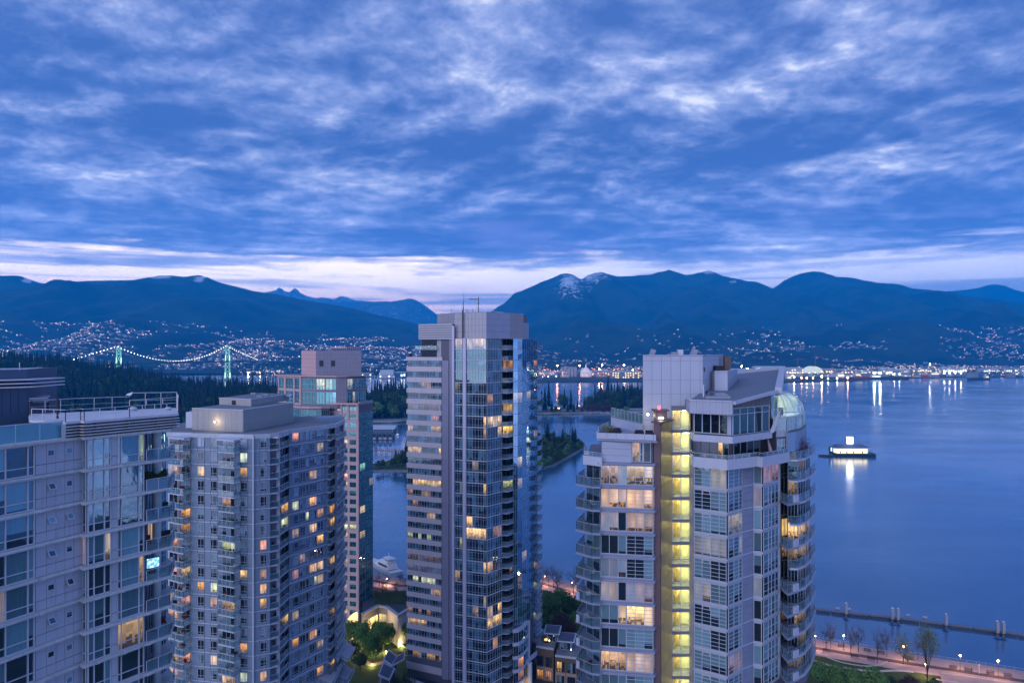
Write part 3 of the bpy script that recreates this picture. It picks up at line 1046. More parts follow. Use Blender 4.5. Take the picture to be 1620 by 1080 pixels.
def islet():
 pts = [GY(540, 748), GY(600, 745), GY(640, 746), GY(760, 747), GY(850, 744), GY(878, 737), GY(905, 722), GY(928, 708), GY(926, 702), GY(880, 706), GY(850, 710), GY(760, 722), GY(700, 722), GY(640, 727), GY(610, 732), GY(590, 738), GY(540, 738)]
 c = Vector((sum(q.x for q in pts) / len(pts), sum(q.y for q in pts) / len(pts), 0))
 mb = MB()
 mb.prism(pts, -1.5, 0.7)
 mb.build('beach', mat('shingle', (0.16, 0.165, 0.18), 0.9, var=0.25, scale=0.5), kind='structure')
 inner = [c + (q - c) * 0.97 + Vector((0, 3.5, 0)) for q in pts]
 mb = MB()
 mb.prism(inner, 0.2, 1.9)
 mb.build('point_ground', mat('grass_dim', (0.035, 0.06, 0.03), 0.9, var=0.25, scale=0.4), kind='structure')
 rng = random.Random(5)
 small = [broadleaf_meshes(31, 11, 4.5, 700, leafd, 0.55), broadleaf_meshes(32, 9, 4.5, 600, leafl, 0.5), conifer_meshes(33, 16, 2.8, 20)]
 cnt = {}
 for px, py, H, k in sorted([(599, 741, .62, 0), (606, 739, .6, 0), (614, 740, .6, 1), (622, 739, .7, 0), (630, 738, 1.0, 0), (637, 736, 1.15, 0), (643, 735, 1.2, 2), (626, 733, .7, 2),
                         (848, 735, 1.25, 0), (853, 725, 1.3, 2), (858, 738, .9, 1), (863, 722, 1.5, 0), (868, 735, .8, 1), (872, 722, 1.25, 0), (877, 716, 1.2, 2), (880, 730, .8, 0),
                         (884, 714, 1.35, 0), (890, 711, 1.15, 2), (893, 722, .8, 1), (898, 716, .9, 1), (903, 712, .9, 0), (910, 709, 1.15, 2), (915, 707, .8, 0), (920, 706, .7, 1), (886, 726, .7, 0), (860, 708, 1.2, 0), (851, 712, 1.5, 0), (866, 712, 1.5, 2), (874, 708, 1.4, 0), (881, 722, 1.1, 0), (895, 708, 1.3, 0), (906, 706, 1.1, 2), (914, 711, .8, 1), (856, 745, .8, 1), (870, 728, 1.1, 0), (862, 731, 1.2, 0)]):
  q = GY(px, py, 1.8)
  side_ = 0 if px < 700 else 1
  cnt[(k, side_)] = cnt.get((k, side_), -1) + 1
  put_tree(small[k], q, (H, H, H), rng.uniform(0, 6), ('broadleaf_tree', 'broadleaf_tree', 'conifer')[k],
                 ORDN[cnt[(k, side_)]] + (' bushy dark tree from the left', ' bushy fresh green tree from the left', ' small pointed conifer from the left')[k] + (', left of the striped tower' if not side_ else ', on the wooded point'),
                 ('dark bushy trees on the point', 'fresh green trees on the point', 'small conifers on the point')[k])
islet()

# ------------------------------------------------------------------ suspension bridge
def bridge():
 TL, TR = Vector((-1030, 1970, 0)), Vector((-919, 2430, 0))
 ax = (TR - TL).normalized()
 sd = Vector((-ax.y, ax.x, 0))
 root = thing('suspension_bridge', 'suspension bridge with lamp-strung cables and green lit towers across the narrows', 'bridge', tuple(TL))
 green = mat('bridge_green', (0.05, 0.16, 0.13), 0.6, var=0.05)
 lit = mat('bridge_green_lit', (0.16, 0.40, 0.34), 0.6, var=0.0, emit=(0.35, 1.0, 0.72), estr=0.28)  # light on the tower steel put in as a faint glow
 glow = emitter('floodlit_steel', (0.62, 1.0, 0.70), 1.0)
 H, DK = 111.0, 61.0
 cable_top = {}
 for T, top in ((TL, 107.0), (TR, 111.0)):
  mb, ml = MB(), MB()
  for s in (-1, 1):
   b = T + sd * s * 9.5
   t_ = T + sd * s * 6.2 + Vector((0, 0, top))
   mb.tube(b, t_, 1.8, 4, 1.2)
   for k in range(7):          # floodlight on the legs is put in as glowing sleeves
    for a_, e_ in ((8, 26), (DK + 3, DK + 22), (95, 104)):
     pass
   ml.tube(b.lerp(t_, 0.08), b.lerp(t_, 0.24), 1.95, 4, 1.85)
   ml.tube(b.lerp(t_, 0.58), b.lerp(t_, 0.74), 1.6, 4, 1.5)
  at = lambda s, z: T + sd * s * lerp(9.5, 6.2, z / top) + Vector((0, 0, z))
  for z in (30, 57, 88, top - 2): mb.tube(at(-1, z), at(1, z), 1.3, 4)
  for za, zb in ((6, 30), (30, 57), (63, 88), (88, top - 2)):
   mb.tube(at(-1, za), at(1, zb), 1.0, 4)
   mb.tube(at(1, za), at(-1, zb), 1.0, 4)
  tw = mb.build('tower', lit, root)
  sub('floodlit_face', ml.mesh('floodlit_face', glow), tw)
  pf = MB()
  pf.box(T.x - 16, T.x + 16, T.y - 9, T.y + 9, -2, 6)
  pf.build('pier', mat('bridge_concrete', (0.3, 0.3, 0.3)), root)
 mb = MB()
 def deck_z(s):      # s from left anchorage to the far end
  return 61 + 3.5 * (1 - ((s - 236) / 430.0) ** 2) if -190 < s < 660 else 61 + 3.5 * (1 - 0.97)
 ss = [-190 + 25 * k for k in range(52)]
 for a, b in zip(ss, ss[1:]):
  pa, pb = TL + ax * a, TL + ax * b
  za, zb = deck_z(a) - (0 if a < 660 else (a - 660) * 0.028), deck_z(b) - (0 if b < 660 else (b - 660) * 0.028)
  q = lambda p_, s, z: p_ + sd * s * 6 + Vector((0, 0, z))
  mb.hexa([q(pa, -1, za - 4), q(pb, -1, zb - 4), q(pb, 1, zb - 4), q(pa, 1, za - 4)], [q(pa, -1, za), q(pb, -1, zb), q(pb, 1, zb), q(pa, 1, za)])
 mb.build('deck', green, root)
 mb = MB()
 for s in range(690, 1080, 36):
  pa = TL + ax * s
  mb.box(pa.x - 2, pa.x + 2, pa.y - 2, pa.y + 2, 0, deck_z(s) - (s - 660) * 0.028 - 3)
 mb.build('viaduct_piers', green, root, kind='stuff')
 def cable_z(s):
  if s < 0: return lerp(107, 64, -s / 187.0)
  if s <= 473: return 66 + (lerp(107, 111, s / 473) - 66) * ((s - 236.5) / 236.5) ** 2
  return lerp(111, 63, (s - 473) / 187.0)
 hang = MB()
 for side in (-1, 1):
  mb = MB()
  ss = [-187 + 17 * k for k in range(51)]
  ss = [s for s in ss if s <= 660]
  for a, b in zip(ss, ss[1:]):
   mb.tube(TL + ax * a + sd * side * 6.2 + Vector((0, 0, cable_z(a))), TL + ax * b + sd * side * 6.2 + Vector((0, 0, cable_z(b))), 0.35, 4)
  mb.build('cable', green, root)
  for s in range(-170, 660, 17):
   q = TL + ax * s + sd * side * 6.2
   hang.tube(q + Vector((0, 0, deck_z(s))), q + Vector((0, 0, cable_z(s))), 0.09, 3)
 hang.build('suspender', green, root, kind='stuff')
 lm = MB()
 lm.ball((0, 0, 0), 1.0, 6, 4, (1, 1, 1.25))
 lamp_me = lm.mesh('cable_lamp', emitter('bridge_lamp', (0.93, 1.0, 0.97), 4.2))
 s = -176.0
 while s <= 655:
  q = TL + ax * s - sd * 6.2 * -1 + Vector((0, 0, cable_z(s) + 1.0))
  link('cable_lamp', lamp_me, root, loc=tuple(q))
  s += 12.0
 rd = MB()
 for T, z in ((TL, 109.5), (TR, 113.5)):
  rd.ball(T + Vector((0, 0, z)), 1.2, 6, 4)
 rd.build('beacon', emitter('red_lamp', (1.0, 0.25, 0.22), 3.0), root)
bridge()

# ------------------------------------------------------------------ port and waterfront across the inlet
def waterfront():
 rng = random.Random(17)
 grp = 'port buildings on the far shore'
 wallm = [mat('shed_grey', (0.25, 0.26, 0.28), var=0.05), mat('shed_white', (0.50, 0.50, 0.50), var=0.05), mat('shed_blue', (0.06, 0.15, 0.24), var=0.05), mat('shed_rust', (0.25, 0.10, 0.08), var=0.05)]
 glowm = [emitter('glow_warm', (1.0, 0.72, 0.42), 1.5), emitter('glow_white', (0.92, 1.0, 0.86), 1.7), emitter('glow_pink', (1.0, 0.62, 0.55), 0.9), emitter('glow_yellow', (1.0, 0.85, 0.35), 1.5)]
 def shed(px0, px1, ytop, ybot, Y, wm, gm, label, roof=0.15, rows=1, n=None, name='warehouse'):
  a, b = W(px0, ybot, Y), W(px1, ybot, Y)
  top = ZY(ytop, Y)
  w, base = b.x - a.x, 2.5
  root = thing(name, label, 'building', ((a.x + b.x) / 2, Y + 20, base), grp)
  mb = MB()
  mb.box(a.x, b.x, Y, Y + 45, base, top - (top - base) * roof)
  mb.build('wall', wallm[wm], root)
  mb = MB()
  z0, z1 = top - (top - base) * roof + 0.05, top
  mb.hexa([(a.x - 1, Y - 1, z0), (b.x + 1, Y - 1, z0), (b.x + 1, Y + 46, z0), (a.x - 1, Y + 46, z0)],
    [(a.x + 1, Y + 16, z1), (b.x - 1, Y + 16, z1), (b.x - 1, Y + 29, z1), (a.x + 1, Y + 29, z1)])
  mb.build('roof', wallm[1], root)
  n = n or max(2, int(w / 9))
  wh = (top - base) * (1 - roof)
  me = MB()
  sz = w / n * 0.5
  me.box(-sz / 2, sz / 2, -0.4, 0, 0, wh / rows * 0.42)
  me = me.mesh('window', glowm[gm])
  for i in range(n):
   for j in range(rows):
    if rng.random() < 0.75:
     link('window', me, root, loc=(a.x + (i + 0.5) * w / n + rng.uniform(-1, 1), Y, base + wh * (j + rng.uniform(0.25, 0.4)) / rows))
 shed(852, 889, 587, 596, 2760, 1, 2, 'long low pink-lit warehouse left of the silos', rows=2)
 shed(856, 882, 592.5, 600, 2600, 2, 1, 'blue shed on the far quay in front of the pink-lit warehouse')
 shed(936, 965, 586, 597, 2740, 0, 2, 'grey warehouse right of the white dome')
 shed(968, 1012, 587, 602, 2560, 0, 0, 'orange-lit industrial plant behind the dark island conifers', rows=3, n=11)
 shed(1018, 1062, 584, 598, 2700, 0, 0, 'orange-lit plant half behind the pale penthouse block', rows=2)
 shed(1150, 1192, 583, 598, 2780, 1, 1, 'white-lit terminal building just left of the sloped roof')
 shed(1195, 1240, 579, 594, 2850, 1, 1, 'tall pale lit grain building behind the roof edge', rows=3)
 shed(1244, 1272, 581, 594, 2740, 1, 0, 'cream-lit block right of the glass vault', rows=3)
 shed(1306, 1322, 583, 594, 2750, 3, 0, 'reddish brick building by the dark shipyard', rows=2)
 shed(1331, 1350, 584, 594, 2780, 0, 0, 'grey building with amber lights behind the shipyard')
 shed(1352, 1378, 585, 594, 2800, 1, 1, 'white shed left of the brightest quay lights')
 shed(1398, 1440, 584, 593, 2900, 1, 1, 'long white-lit hall along the quay')
 shed(1444, 1474, 583, 592, 2950, 0, 3, 'yellow-windowed building above the red ship', rows=2)
 shed(1492, 1530, 582, 592, 3050, 1, 1, 'pale terminal with a row of white lights')
 shed(1556, 1580, 583, 590, 3100, 1, 1, 'small white hall near the picture edge')
 shed(1588, 1640, 582, 590, 3150, 0, 1, 'long grey hall at the far right of the quay')
 shed(560, 588, 590, 599, 2750, 0, 1, 'grey harbour building seen past the teal tower')
 shed(600, 622, 585, 597, 2600, 1, 1, 'white pointed-roof hall seen between the two towers', roof=0.6)
 shed(624, 642, 588, 597, 2620, 2, 1, 'lit marina building beside the striped tower')
 shed(390, 412, 587, 594, 3150, 0, 0, 'amber-lit shore building under the bridge side span')
 shed(418, 448, 586, 593, 3200, 1, 0, 'long amber-lit shopping hall under the bridge viaduct', rows=2)
 # arched lit hall
 root = thing('arched_hall', 'large lit hall with a rounded white roof on the far quay', 'building', tuple(W(1289, 592, 2720)), grp)
 a, b = W(1274, 0, 2720).x, W(1304, 0, 2720).x
 mb = MB(); mb.box(a, b, 2720, 2765, 2.5, 16); mb.build('wall', wallm[0], root)
 mb = MB()
 arc = [(lerp(a, b, k / 10), 16.05 + 24 * math.sin(math.pi * k / 10) ** 0.7) for k in range(11)]
 for (x0, z0), (x1, z1) in zip(arc, arc[1:]):
  mb.hexa([(x0, 2718, 16.05), (x1, 2718, 16.05), (x1, 2767, 16.05), (x0, 2767, 16.05)], [(x0, 2718, z0 + .1), (x1, 2718, z1 + .1), (x1, 2767, z1 + .1), (x0, 2767, z0 + .1)])
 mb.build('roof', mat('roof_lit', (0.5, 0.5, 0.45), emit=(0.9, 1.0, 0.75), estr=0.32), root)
 # white dome
 T = W(927, 592, 2700)
 root = thing('storage_dome', 'white conical storage dome with a pointed top on the far quay', 'dome', (T.x, T.y, 2.5), grp)
 dm = mat('dome_white_glow', (0.62, 0.62, 0.64), var=0.03, emit=(0.8, 0.85, 1.0), estr=0.10)  # faint glow put into the white; the dome is no lamp
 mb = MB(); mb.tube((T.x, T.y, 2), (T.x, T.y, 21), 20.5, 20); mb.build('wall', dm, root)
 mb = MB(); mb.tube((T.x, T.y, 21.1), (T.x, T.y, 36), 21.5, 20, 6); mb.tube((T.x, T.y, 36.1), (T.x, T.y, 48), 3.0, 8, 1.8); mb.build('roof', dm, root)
 # silos
 T = W(900, 592, 2720)
 root = thing('grain_silos', 'pale row of joined cylindrical silos beside the white dome', 'silos', (T.x, T.y, 2.5), grp)
 for k in range(5):
  mb = MB(); mb.tube((T.x - 24 + 12 * k, T.y, 2), (T.x - 24 + 12 * k, T.y, 33 + (8 if k == 1 else 0)), 5.9, 12); mb.build('silo', mat('silo', (0.35, 0.36, 0.40), var=0.04), root)
 mb = MB(); mb.box(T.x - 28, T.x + 28, T.y - 3, T.y + 3, 33.1, 39); mb.build('gallery', wallm[0], root)
 # tall lamp masts with strong orange lamps
 orange = emitter('mast_lamp_orange', (1.0, 0.42, 0.20), 80.0, True)
 white = emitter('mast_lamp_white', (0.94, 1.0, 0.86), 70.0, True)
 amber = emitter('mast_lamp_amber', (1.0, 0.72, 0.35), 60.0, True)
 pole = mat('pole_grey', (0.15, 0.15, 0.16), 0.6, var=0)
 def mast(px, py, Y, m, r, label, g_='tall quay lamp masts'):
  T = W(px, py, Y)
  root = thing('light_mast', label, 'lamp', (T.x, Y, 2), g_)
  mb = MB(); mb.tube((T.x, Y, 2), (T.x, Y, T.z), 0.6, 5, 0.35); mb.build('mast', pole, root)
  mb = MB(); mb.ball((T.x, Y - 0.8, T.z + r * 0.5), r, 8, 5); mb.build('lamp', m, root)
 for px, py, nm in ((881.5, 578.5, 'leftmost tall mast with an orange lamp, left of the silos'), (917, 578.5, 'tall orange lamp mast between silos and dome'),
                       (948, 584.5, 'shorter orange lamp mast right of the dome'), (952.5, 578, 'tall orange lamp mast just above the shorter one'), (987, 578, 'tall orange lamp mast above the dark conifers'),
                       (846, 580, 'orange lamp mast at the edge of the curved glass tower'), (1001, 586, 'low orange lamp mast in the lit plant')):
  mast(px, py, 2650, orange, 2.1, nm)
 for px, py, m, r, nm in ((1173, 580, white, 2.6, 'white floodlight mast left of the sloped roof'), (1183, 583, white, 1.6, 'small white floodlight right of the tall floodlight'),
                             (1234, 596, amber, 1.3, 'amber quay lamp beside the glass vault'), (1256, 597, white, 1.8, 'pale green quay lamp with long reflection'),
                             (1276, 598, amber, 1.5, 'amber quay lamp before the arched hall'), (1300, 596, amber, 2.4, 'broad yellow light on the quay shed'),
                             (1310, 599, white, 1.2, 'small white quay lamp left of the shipyard'), (1324, 599, white, 1.2, 'small white quay lamp at the shipyard'),
                             (1341, 597.5, orange, 1.9, 'strong orange lamp in the dark shipyard'), (1383, 590.5, white, 2.6, 'left of the two brightest white quay floodlights'),
                             (1392, 590.5, white, 2.8, 'right of the two brightest white quay floodlights'), (1471, 577, white, 1.6, 'lone white lamp high over the long hall'),
                             (1414, 592, white, 1.2, 'weak white lamp on the long hall quay'), (1423, 592, white, 1.2, 'second weak white lamp on the long hall quay'),
                             (1494, 590, white, 1.3, 'first lamp of the white row on the pale terminal'), (1502, 590, white, 1.3, 'second lamp of the white row on the pale terminal'),
                             (1511, 590, white, 1.3, 'third lamp of the white row on the pale terminal'), (1520, 590, white, 1.3, 'fourth lamp of the white row on the pale terminal'),
                             (1268, 598, orange, 1.2, 'small orange quay lamp right of the glass vault'), (1286, 598, orange, 1.1, 'small orange quay lamp before the arched hall'),
                             (393, 590, amber, 1.8, 'amber shore lamp under the bridge'), (411, 590, amber, 1.4, 'amber shore lamp right of the bridge tower')):
  mast(px, py, 2420 if 1230 < px < 1400 else 2550 if px > 600 else 3000, m, r, nm, 'quay lamps')
 # cranes
 cr = mat('crane_red', (0.30, 0.08, 0.09), var=0)
 for px, ptop, lab in ((1262, 566, 'thin red shipyard crane left of the taller crane'), (1290, 562, 'tallest thin red crane over the shipyard')):
  T = W(px, ptop, 2900)
  root = thing('tower_crane', lab, 'crane', (T.x, T.y, 2), 'shipyard cranes')
  mb = MB(); mb.tube((T.x, T.y, 2), (T.x, T.y, T.z), 1.3, 4, 1.0); mb.build('mast', cr, root)
  mb = MB(); mb.tube((T.x - 14, T.y, T.z - 8), (T.x + 30, T.y, T.z - 5), 0.9, 4); mb.tube((T.x, T.y, T.z), (T.x + 20, T.y, T.z - 6), 0.35, 4); mb.build('jib', cr, root)
 # lights nobody could count
 for nm, m_, n_, pxr in (('quay_lights', emitter('dots_white', (1.0, 0.97, 0.80), 3.0), 300, (1120, 1680)), ('amber_lights', emitter('dots_amber', (1.0, 0.68, 0.32), 3.2), 430, (1130, 1660)),
       ('orange_lights', emitter('dots_orange', (1.0, 0.45, 0.22), 3.4), 400, (848, 1062)), ('red_lights', emitter('dots_red', (1.0, 0.22, 0.25), 2.4), 90, (850, 1660)),
       ('harbour_lights', emitter('dots_left', (1.0, 0.82, 0.70), 2.2), 120, (375, 655))):
  mb = MB()
  for _ in range(n_):
   px = rng.uniform(*pxr)
   if rng.random() < 0.5: px = lerp(px, 1290 if pxr[0] > 1000 else px, 0.45)
   Y = rng.uniform(2560, 3700)
   base_y = HY + 93 * F / Y
   T = W(px, base_y - rng.uniform(0.5, 9) * 2600 / Y, Y)
   s = rng.uniform(0.4, 1.05)
   mb.box(T.x - s * rng.uniform(1, 2.2), T.x + s, T.y - s, T.y + s, T.z - s * 0.7, T.z + s * 0.7)
  mb.build(nm, m_, kind='stuff')
 mb = MB()
 for _ in range(900):
  Y = rng.uniform(2660, 4200)
  px = rng.uniform(840, 1700)
  T = W(px, 590, Y)
  w, h = rng.uniform(6, 22), rng.uniform(5, 17)
  mb.box(T.x - w, T.x + w, Y, Y + 14, 2, 2 + h, rng.choice((0, 0, 1, 2)))
 mb.build('low_buildings', [wallm[0], wallm[1], wallm[2]], kind='stuff')
 tb = MB()
 trr = random.Random(8)
 for _ in range(1500):
  Y = trr.uniform(2750, 4300)
  px = trr.uniform(560, 1700)
  X = (px - CX) / F * Y
  h, w = trr.uniform(7, 17), trr.uniform(4, 9)
  for k in range(5):
   a = trr.uniform(0, 6.28)
   cx_, cy_ = X + math.cos(a) * w * 0.5, Y + math.sin(a) * w * 0.5
   zt = 3 + h * trr.uniform(0.7, 1.0)
   tb.face([(cx_ - w * .6, cy_, 2), (cx_ + w * .6, cy_ + trr.uniform(-2, 2), 2), (cx_ + w * .5, cy_, zt * 0.75), (cx_, cy_, zt), (cx_ - w * .5, cy_, zt * 0.7)])
 tb.build('shore_trees', leafd, kind='stuff')
 # ships
 def ship(px0, px1, ywl, Y, hullc, label, deckh, housepx=None, name='ship', lit=False):
  a, b = W(px0, ywl, Y).x, W(px1, ywl, Y).x
  root = thing(name, label, 'ship', ((a + b) / 2, Y, 0), 'ships moored off the far quay')
  wd = min(22, (b - a) * 0.2)
  mb = MB()
  prof = [(a, Y + wd / 2), (a + (b - a) * .08, Y), (b - (b - a) * .06, Y), (b, Y + wd * .3), (b, Y + wd * .7), (b - (b - a) * .06, Y + wd), (a + (b - a) * .08, Y + wd)]
  mb.prism(prof, -1, deckh)
  mb.build('hull', hullc, root)
  if housepx:
   h0, h1, hh = W(housepx[0], 0, Y).x, W(housepx[1], 0, Y).x, housepx[2]
   mb = MB(); mb.box(h0, h1, Y + 2, Y + wd - 2, deckh + .02, deckh + hh); mb.box(h0 + 2, h1 - 2, Y + 3, Y + wd - 3, deckh + hh + .02, deckh + hh + 3)
   mb.build('deckhouse', wallm[1], root)
   mb = MB(); mb.tube(((h0 + h1) / 2, Y + 8, deckh + hh + 3), ((h0 + h1) / 2, Y + 8, deckh + hh + 12), .5, 5); mb.build('mast', pole, root)
   mb = MB(); mb.box(h0 + 1, h1 - 1, Y + 1.5, Y + 1.95, deckh + hh * .4, deckh + hh * .7); mb.build('window', glowm[1 if lit else 0], root)
 red = mat('hull_red', (0.34, 0.05, 0.05), var=0.05)
 dark = mat('hull_dark', (0.025, 0.03, 0.04), var=0.05)
 ship(1455, 1489, 597.6, 2670, red, 'long red freighter moored before the yellow-windowed building', 9, (1474, 1486, 10))
 ship(1352, 1377, 597, 2600, red, 'red hull lying left of the brightest quay lights', 8, (1354, 1362, 10))
 ship(1532, 1568, 599, 2480, dark, 'long dark barge off the pale terminal', 6, (1560, 1565, 8))
 ship(1376, 1440, 598.8, 2540, dark, 'long dark drydock under the brightest quay lights', 6, (1380, 1394, 7), lit=True)
 ship(1300, 1350, 601.5, 2440, dark, 'dark vessel in the shipyard below the arched hall', 9, (1326, 1336, 14))
 ship(1238, 1292, 603.5, 2420, dark, 'dark low pier barge right of the glass vault', 6, (1246, 1252, 8))
 ship(1590, 1660, 596, 2730, dark, 'dark jetty barge at the right edge of the far quay', 5, (1600, 1606, 7))
waterfront()

# ------------------------------------------------------------------ marina between the teal tower and the striped tower
def marina():
 white = mat('boat_white', (0.62, 0.62, 0.63), 0.35, 0.5, var=0.03)
 dk = mat('boat_dark', (0.03, 0.035, 0.05), 0.3, 0.5, var=0)
 shedw = mat('boathouse_wall', (0.10, 0.12, 0.16), var=0.1)
 roofm = mat('boathouse_roof', (0.10, 0.12, 0.17), var=0.1)
 for i, px in enumerate((592, 601.5, 609, 617.5)):
  q = GY(px, 696)
  lab = ('dark-gabled boathouse beside the teal glass tower', 'second dark-gabled boathouse from the teal tower', 'third dark-gabled boathouse from the teal tower', 'dark-gabled boathouse next to the lit boat')[i]
  root = thing('boathouse', lab, 'boathouse', (q.x, q.y, 0), 'gabled boathouses in the marina')
  mb = MB(); mb.box(q.x - 2.6, q.x + 2.6, q.y, q.y + 14, 0.2, 4.2); mb.build('wall', shedw, root)
  mb = MB()
  for s in (-1, 1):
   mb.hexa([(q.x, q.y - .4, 7.0), (q.x + s * 3.3, q.y - .4, 4.0), (q.x + s * 3.3, q.y + 14.4, 4.0), (q.x, q.y + 14.4, 7.0)][::s],
     [(q.x, q.y - .4, 7.4), (q.x + s * 3.3, q.y - .4, 4.4), (q.x + s * 3.3, q.y + 14.4, 4.4), (q.x, q.y + 14.4, 7.4)][::s])
  mb.build('roof', roofm, root)
  mb = MB(); mb.box(q.x - 1.5, q.x + 1.5, q.y - .3, q.y - 0.01, 0.9, 2.6); mb.build('door', mat('boathouse_door', (0.4, 0.4, 0.45), var=0), root)
 q = GY(598, 688)
 root = thing('long_boathouse', 'long pale-roofed boathouse behind the dark gables', 'boathouse', (q.x, q.y, 0))
 mb = MB(); mb.box(q.x - 14, q.x + 16, q.y + 12, q.y + 30, 0.2, 5.2); mb.build('wall', shedw, root)
 mb = MB(); mb.hexa([(q.x - 15, q.y + 11, 5.25), (q.x + 17, q.y + 11, 5.25), (q.x + 17, q.y + 31, 5.25), (q.x - 15, q.y + 31, 5.25)],
                       [(q.x - 15, q.y + 11, 5.6), (q.x + 17, q.y + 11, 5.6), (q.x + 17, q.y + 31, 8.6), (q.x - 15, q.y + 31, 8.6)])
 mb.build('roof', mat('pale_roof', (0.42, 0.45, 0.52), var=0.05), root)
 def yacht(loc, L, rot, label, lit=0.0, mast=0, name='motor_yacht'):
  root = thing(name, label, 'boat', loc)
  B = L * 0.13
  mb = MB()
  n = 10
  lo, hi = [], []
  for k in range(n + 1):
   s = k / n
   w = B * (1 - max(0, (s - 0.45) / 0.55) ** 2.2)
   lo.append((s, w * 0.75)); hi.append((s, w))
  def ring(z_of, off):
   return [(s * L, w, z_of(s)) for s, w in off] + [(s * L, -w, z_of(s)) for s, w in reversed(off)]
  mb.hexa([(x, y, -0.2) for x, y, z in ring(lambda s: 0, lo)][::-1], [(x, y, z) for x, y, z in ring(lambda s: L * (0.075 + 0.05 * s * s), hi)][::-1])
  parts = [('hull', mb, white)]
  def cabin(s0, s1, w0, z0, z1, rake):
   mb = MB()
   x0, x1, w = s0 * L, s1 * L, B * w0
   mb.hexa([(x0, -w, z0), (x1, -w * .8, z0), (x1, w * .8, z0), (x0, w, z0)], [(x0 + rake * .2, -w * .85, z1), (x1 - rake, -w * .6, z1), (x1 - rake, w * .6, z1), (x0 + rake * .2, w * .85, z1)])
   return mb
  h = L * 0.09
  parts.append(('deckhouse', cabin(0.14, 0.70, 0.8, h, h + L * 0.095, L * 0.09), white))
  wb = MB()
  for s in (-1, 1):
   wb.box(L * 0.2, L * 0.52, s * B * .79 - .03, s * B * .79 + .03, h + L * 0.035, h + L * 0.07)
  parts.append(('window', wb, emitter('boat_lit', (1.0, 0.8, 0.5), 2.2) if lit else dk))
  parts.append(('flybridge', cabin(0.20, 0.50, 0.72, h + L * 0.097, h + L * 0.14, L * 0.05), white))
  hb = cabin(0.16, 0.40, 0.66, h + L * 0.18, h + L * 0.19, L * 0.01)
  for sx in (0.2, 0.36):
   for sy in (-.5, .5): hb.tube((sx * L, B * sy, h + L * .14), (sx * L, B * sy, h + L * .18), .07, 4)
  parts.append(('hardtop', hb, white))
  if mast:
   mb = MB(); mb.tube((L * .3, 0, h + L * .19), (L * .3, 0, h + L * .19 + mast), .1, 4); parts.append(('mast', mb, white))
  for nm, m_, mt in parts:
   o = sub(nm, m_.mesh(nm, mt), root)
  root.rotation_euler = (0, 0, rot)
 q = GY(622, 694)
 yacht((q.x - 1, q.y, 0), 11, R(95), 'brightly lit white boat at the marina behind the boathouses', 1, 7)
 q = GY(627, 689)
 yacht((q.x, q.y, 0), 9, R(80), 'smaller white boat right of the brightly lit boat', 1, 9)
 q = GY(604, 684)
 yacht((q.x + 10, q.y, 0), 8, R(95), 'white boat moored beyond the long boathouse', 0, 9)
 # the large yacht below, bow to the left
 q = GY(628, 911)
 yacht((q.x, q.y, 0), 24, R(128), 'large white motor yacht moored at the promenade beside the teal tower', 0, 2)
 # wooden pier with its rail
 root = thing('pier', 'reddish timber pier on piles leading to the wooded point', 'pier', tuple(GY(615, 718)))
 wood = mat('pier_wood', (0.30, 0.15, 0.12), 0.8, var=0.15)
 a, b = GY(578, 716.5), GY(646, 719.5)
 mb = MB(); n = (b - a).normalized(); s_ = Vector((-n.y, n.x, 0)) * 2
 mb.hexa([a - s_ + Vector((0, 0, 3.0)), b - s_ + Vector((0, 0, 3.0)), b + s_ + Vector((0, 0, 3.0)), a + s_ + Vector((0, 0, 3.0))], [a - s_ + Vector((0, 0, 3.4)), b - s_ + Vector((0, 0, 3.4)), b + s_ + Vector((0, 0, 3.4)), a + s_ + Vector((0, 0, 3.4))])
 mb.build('deck', wood, root)
 pile = MB(); pile.tube((0, 0, -1), (0, 0, 3), 0.28, 6); pile = pile.mesh('pile', wood)
 post = MB(); post.box(-.08, .08, -.08, .08, 0, 1.2); post = post.mesh('rail_post', wood)
 for k in range(9):
  c = a.lerp(b, k / 8)
  for s in (-1, 1):
   link('pile', pile, root, loc=tuple(c + s_ * s * 0.85))
   link('rail_post', post, root, loc=tuple(c + s_ * s * 0.95 + Vector((0, 0, 3.4))))
 mb = MB()
 for s in (-.95, .95): mb.tube(a + s_ * s + Vector((0, 0, 4.6)), b + s_ * s + Vector((0, 0, 4.6)), 0.09, 4)
 mb.build('handrail', wood, root)
 # fires of light at the spit
 for px, lab in ((876.5, 'bright orange lamp cluster post on the spit'), (883.5, 'second bright orange lamp on the spit, nearest the firs')):
  T = W(px, 645.5, 1215)
  root = thing('shore_lamp', lab, 'lamp', (T.x, T.y, 3), 'lamps on the spit')
  mb = MB(); mb.tube((T.x, T.y, 2.5), (T.x, T.y, T.z - .6), .2, 5); mb.build('pole', dk, root)
  mb = MB(); mb.ball((T.x, T.y, T.z), 1.1, 6, 4, (3.0, 1, .6)); mb.build('lamp', emitter('spit_lamp', (1.0, 0.5, 0.22), 9.0, True), root)
marina()

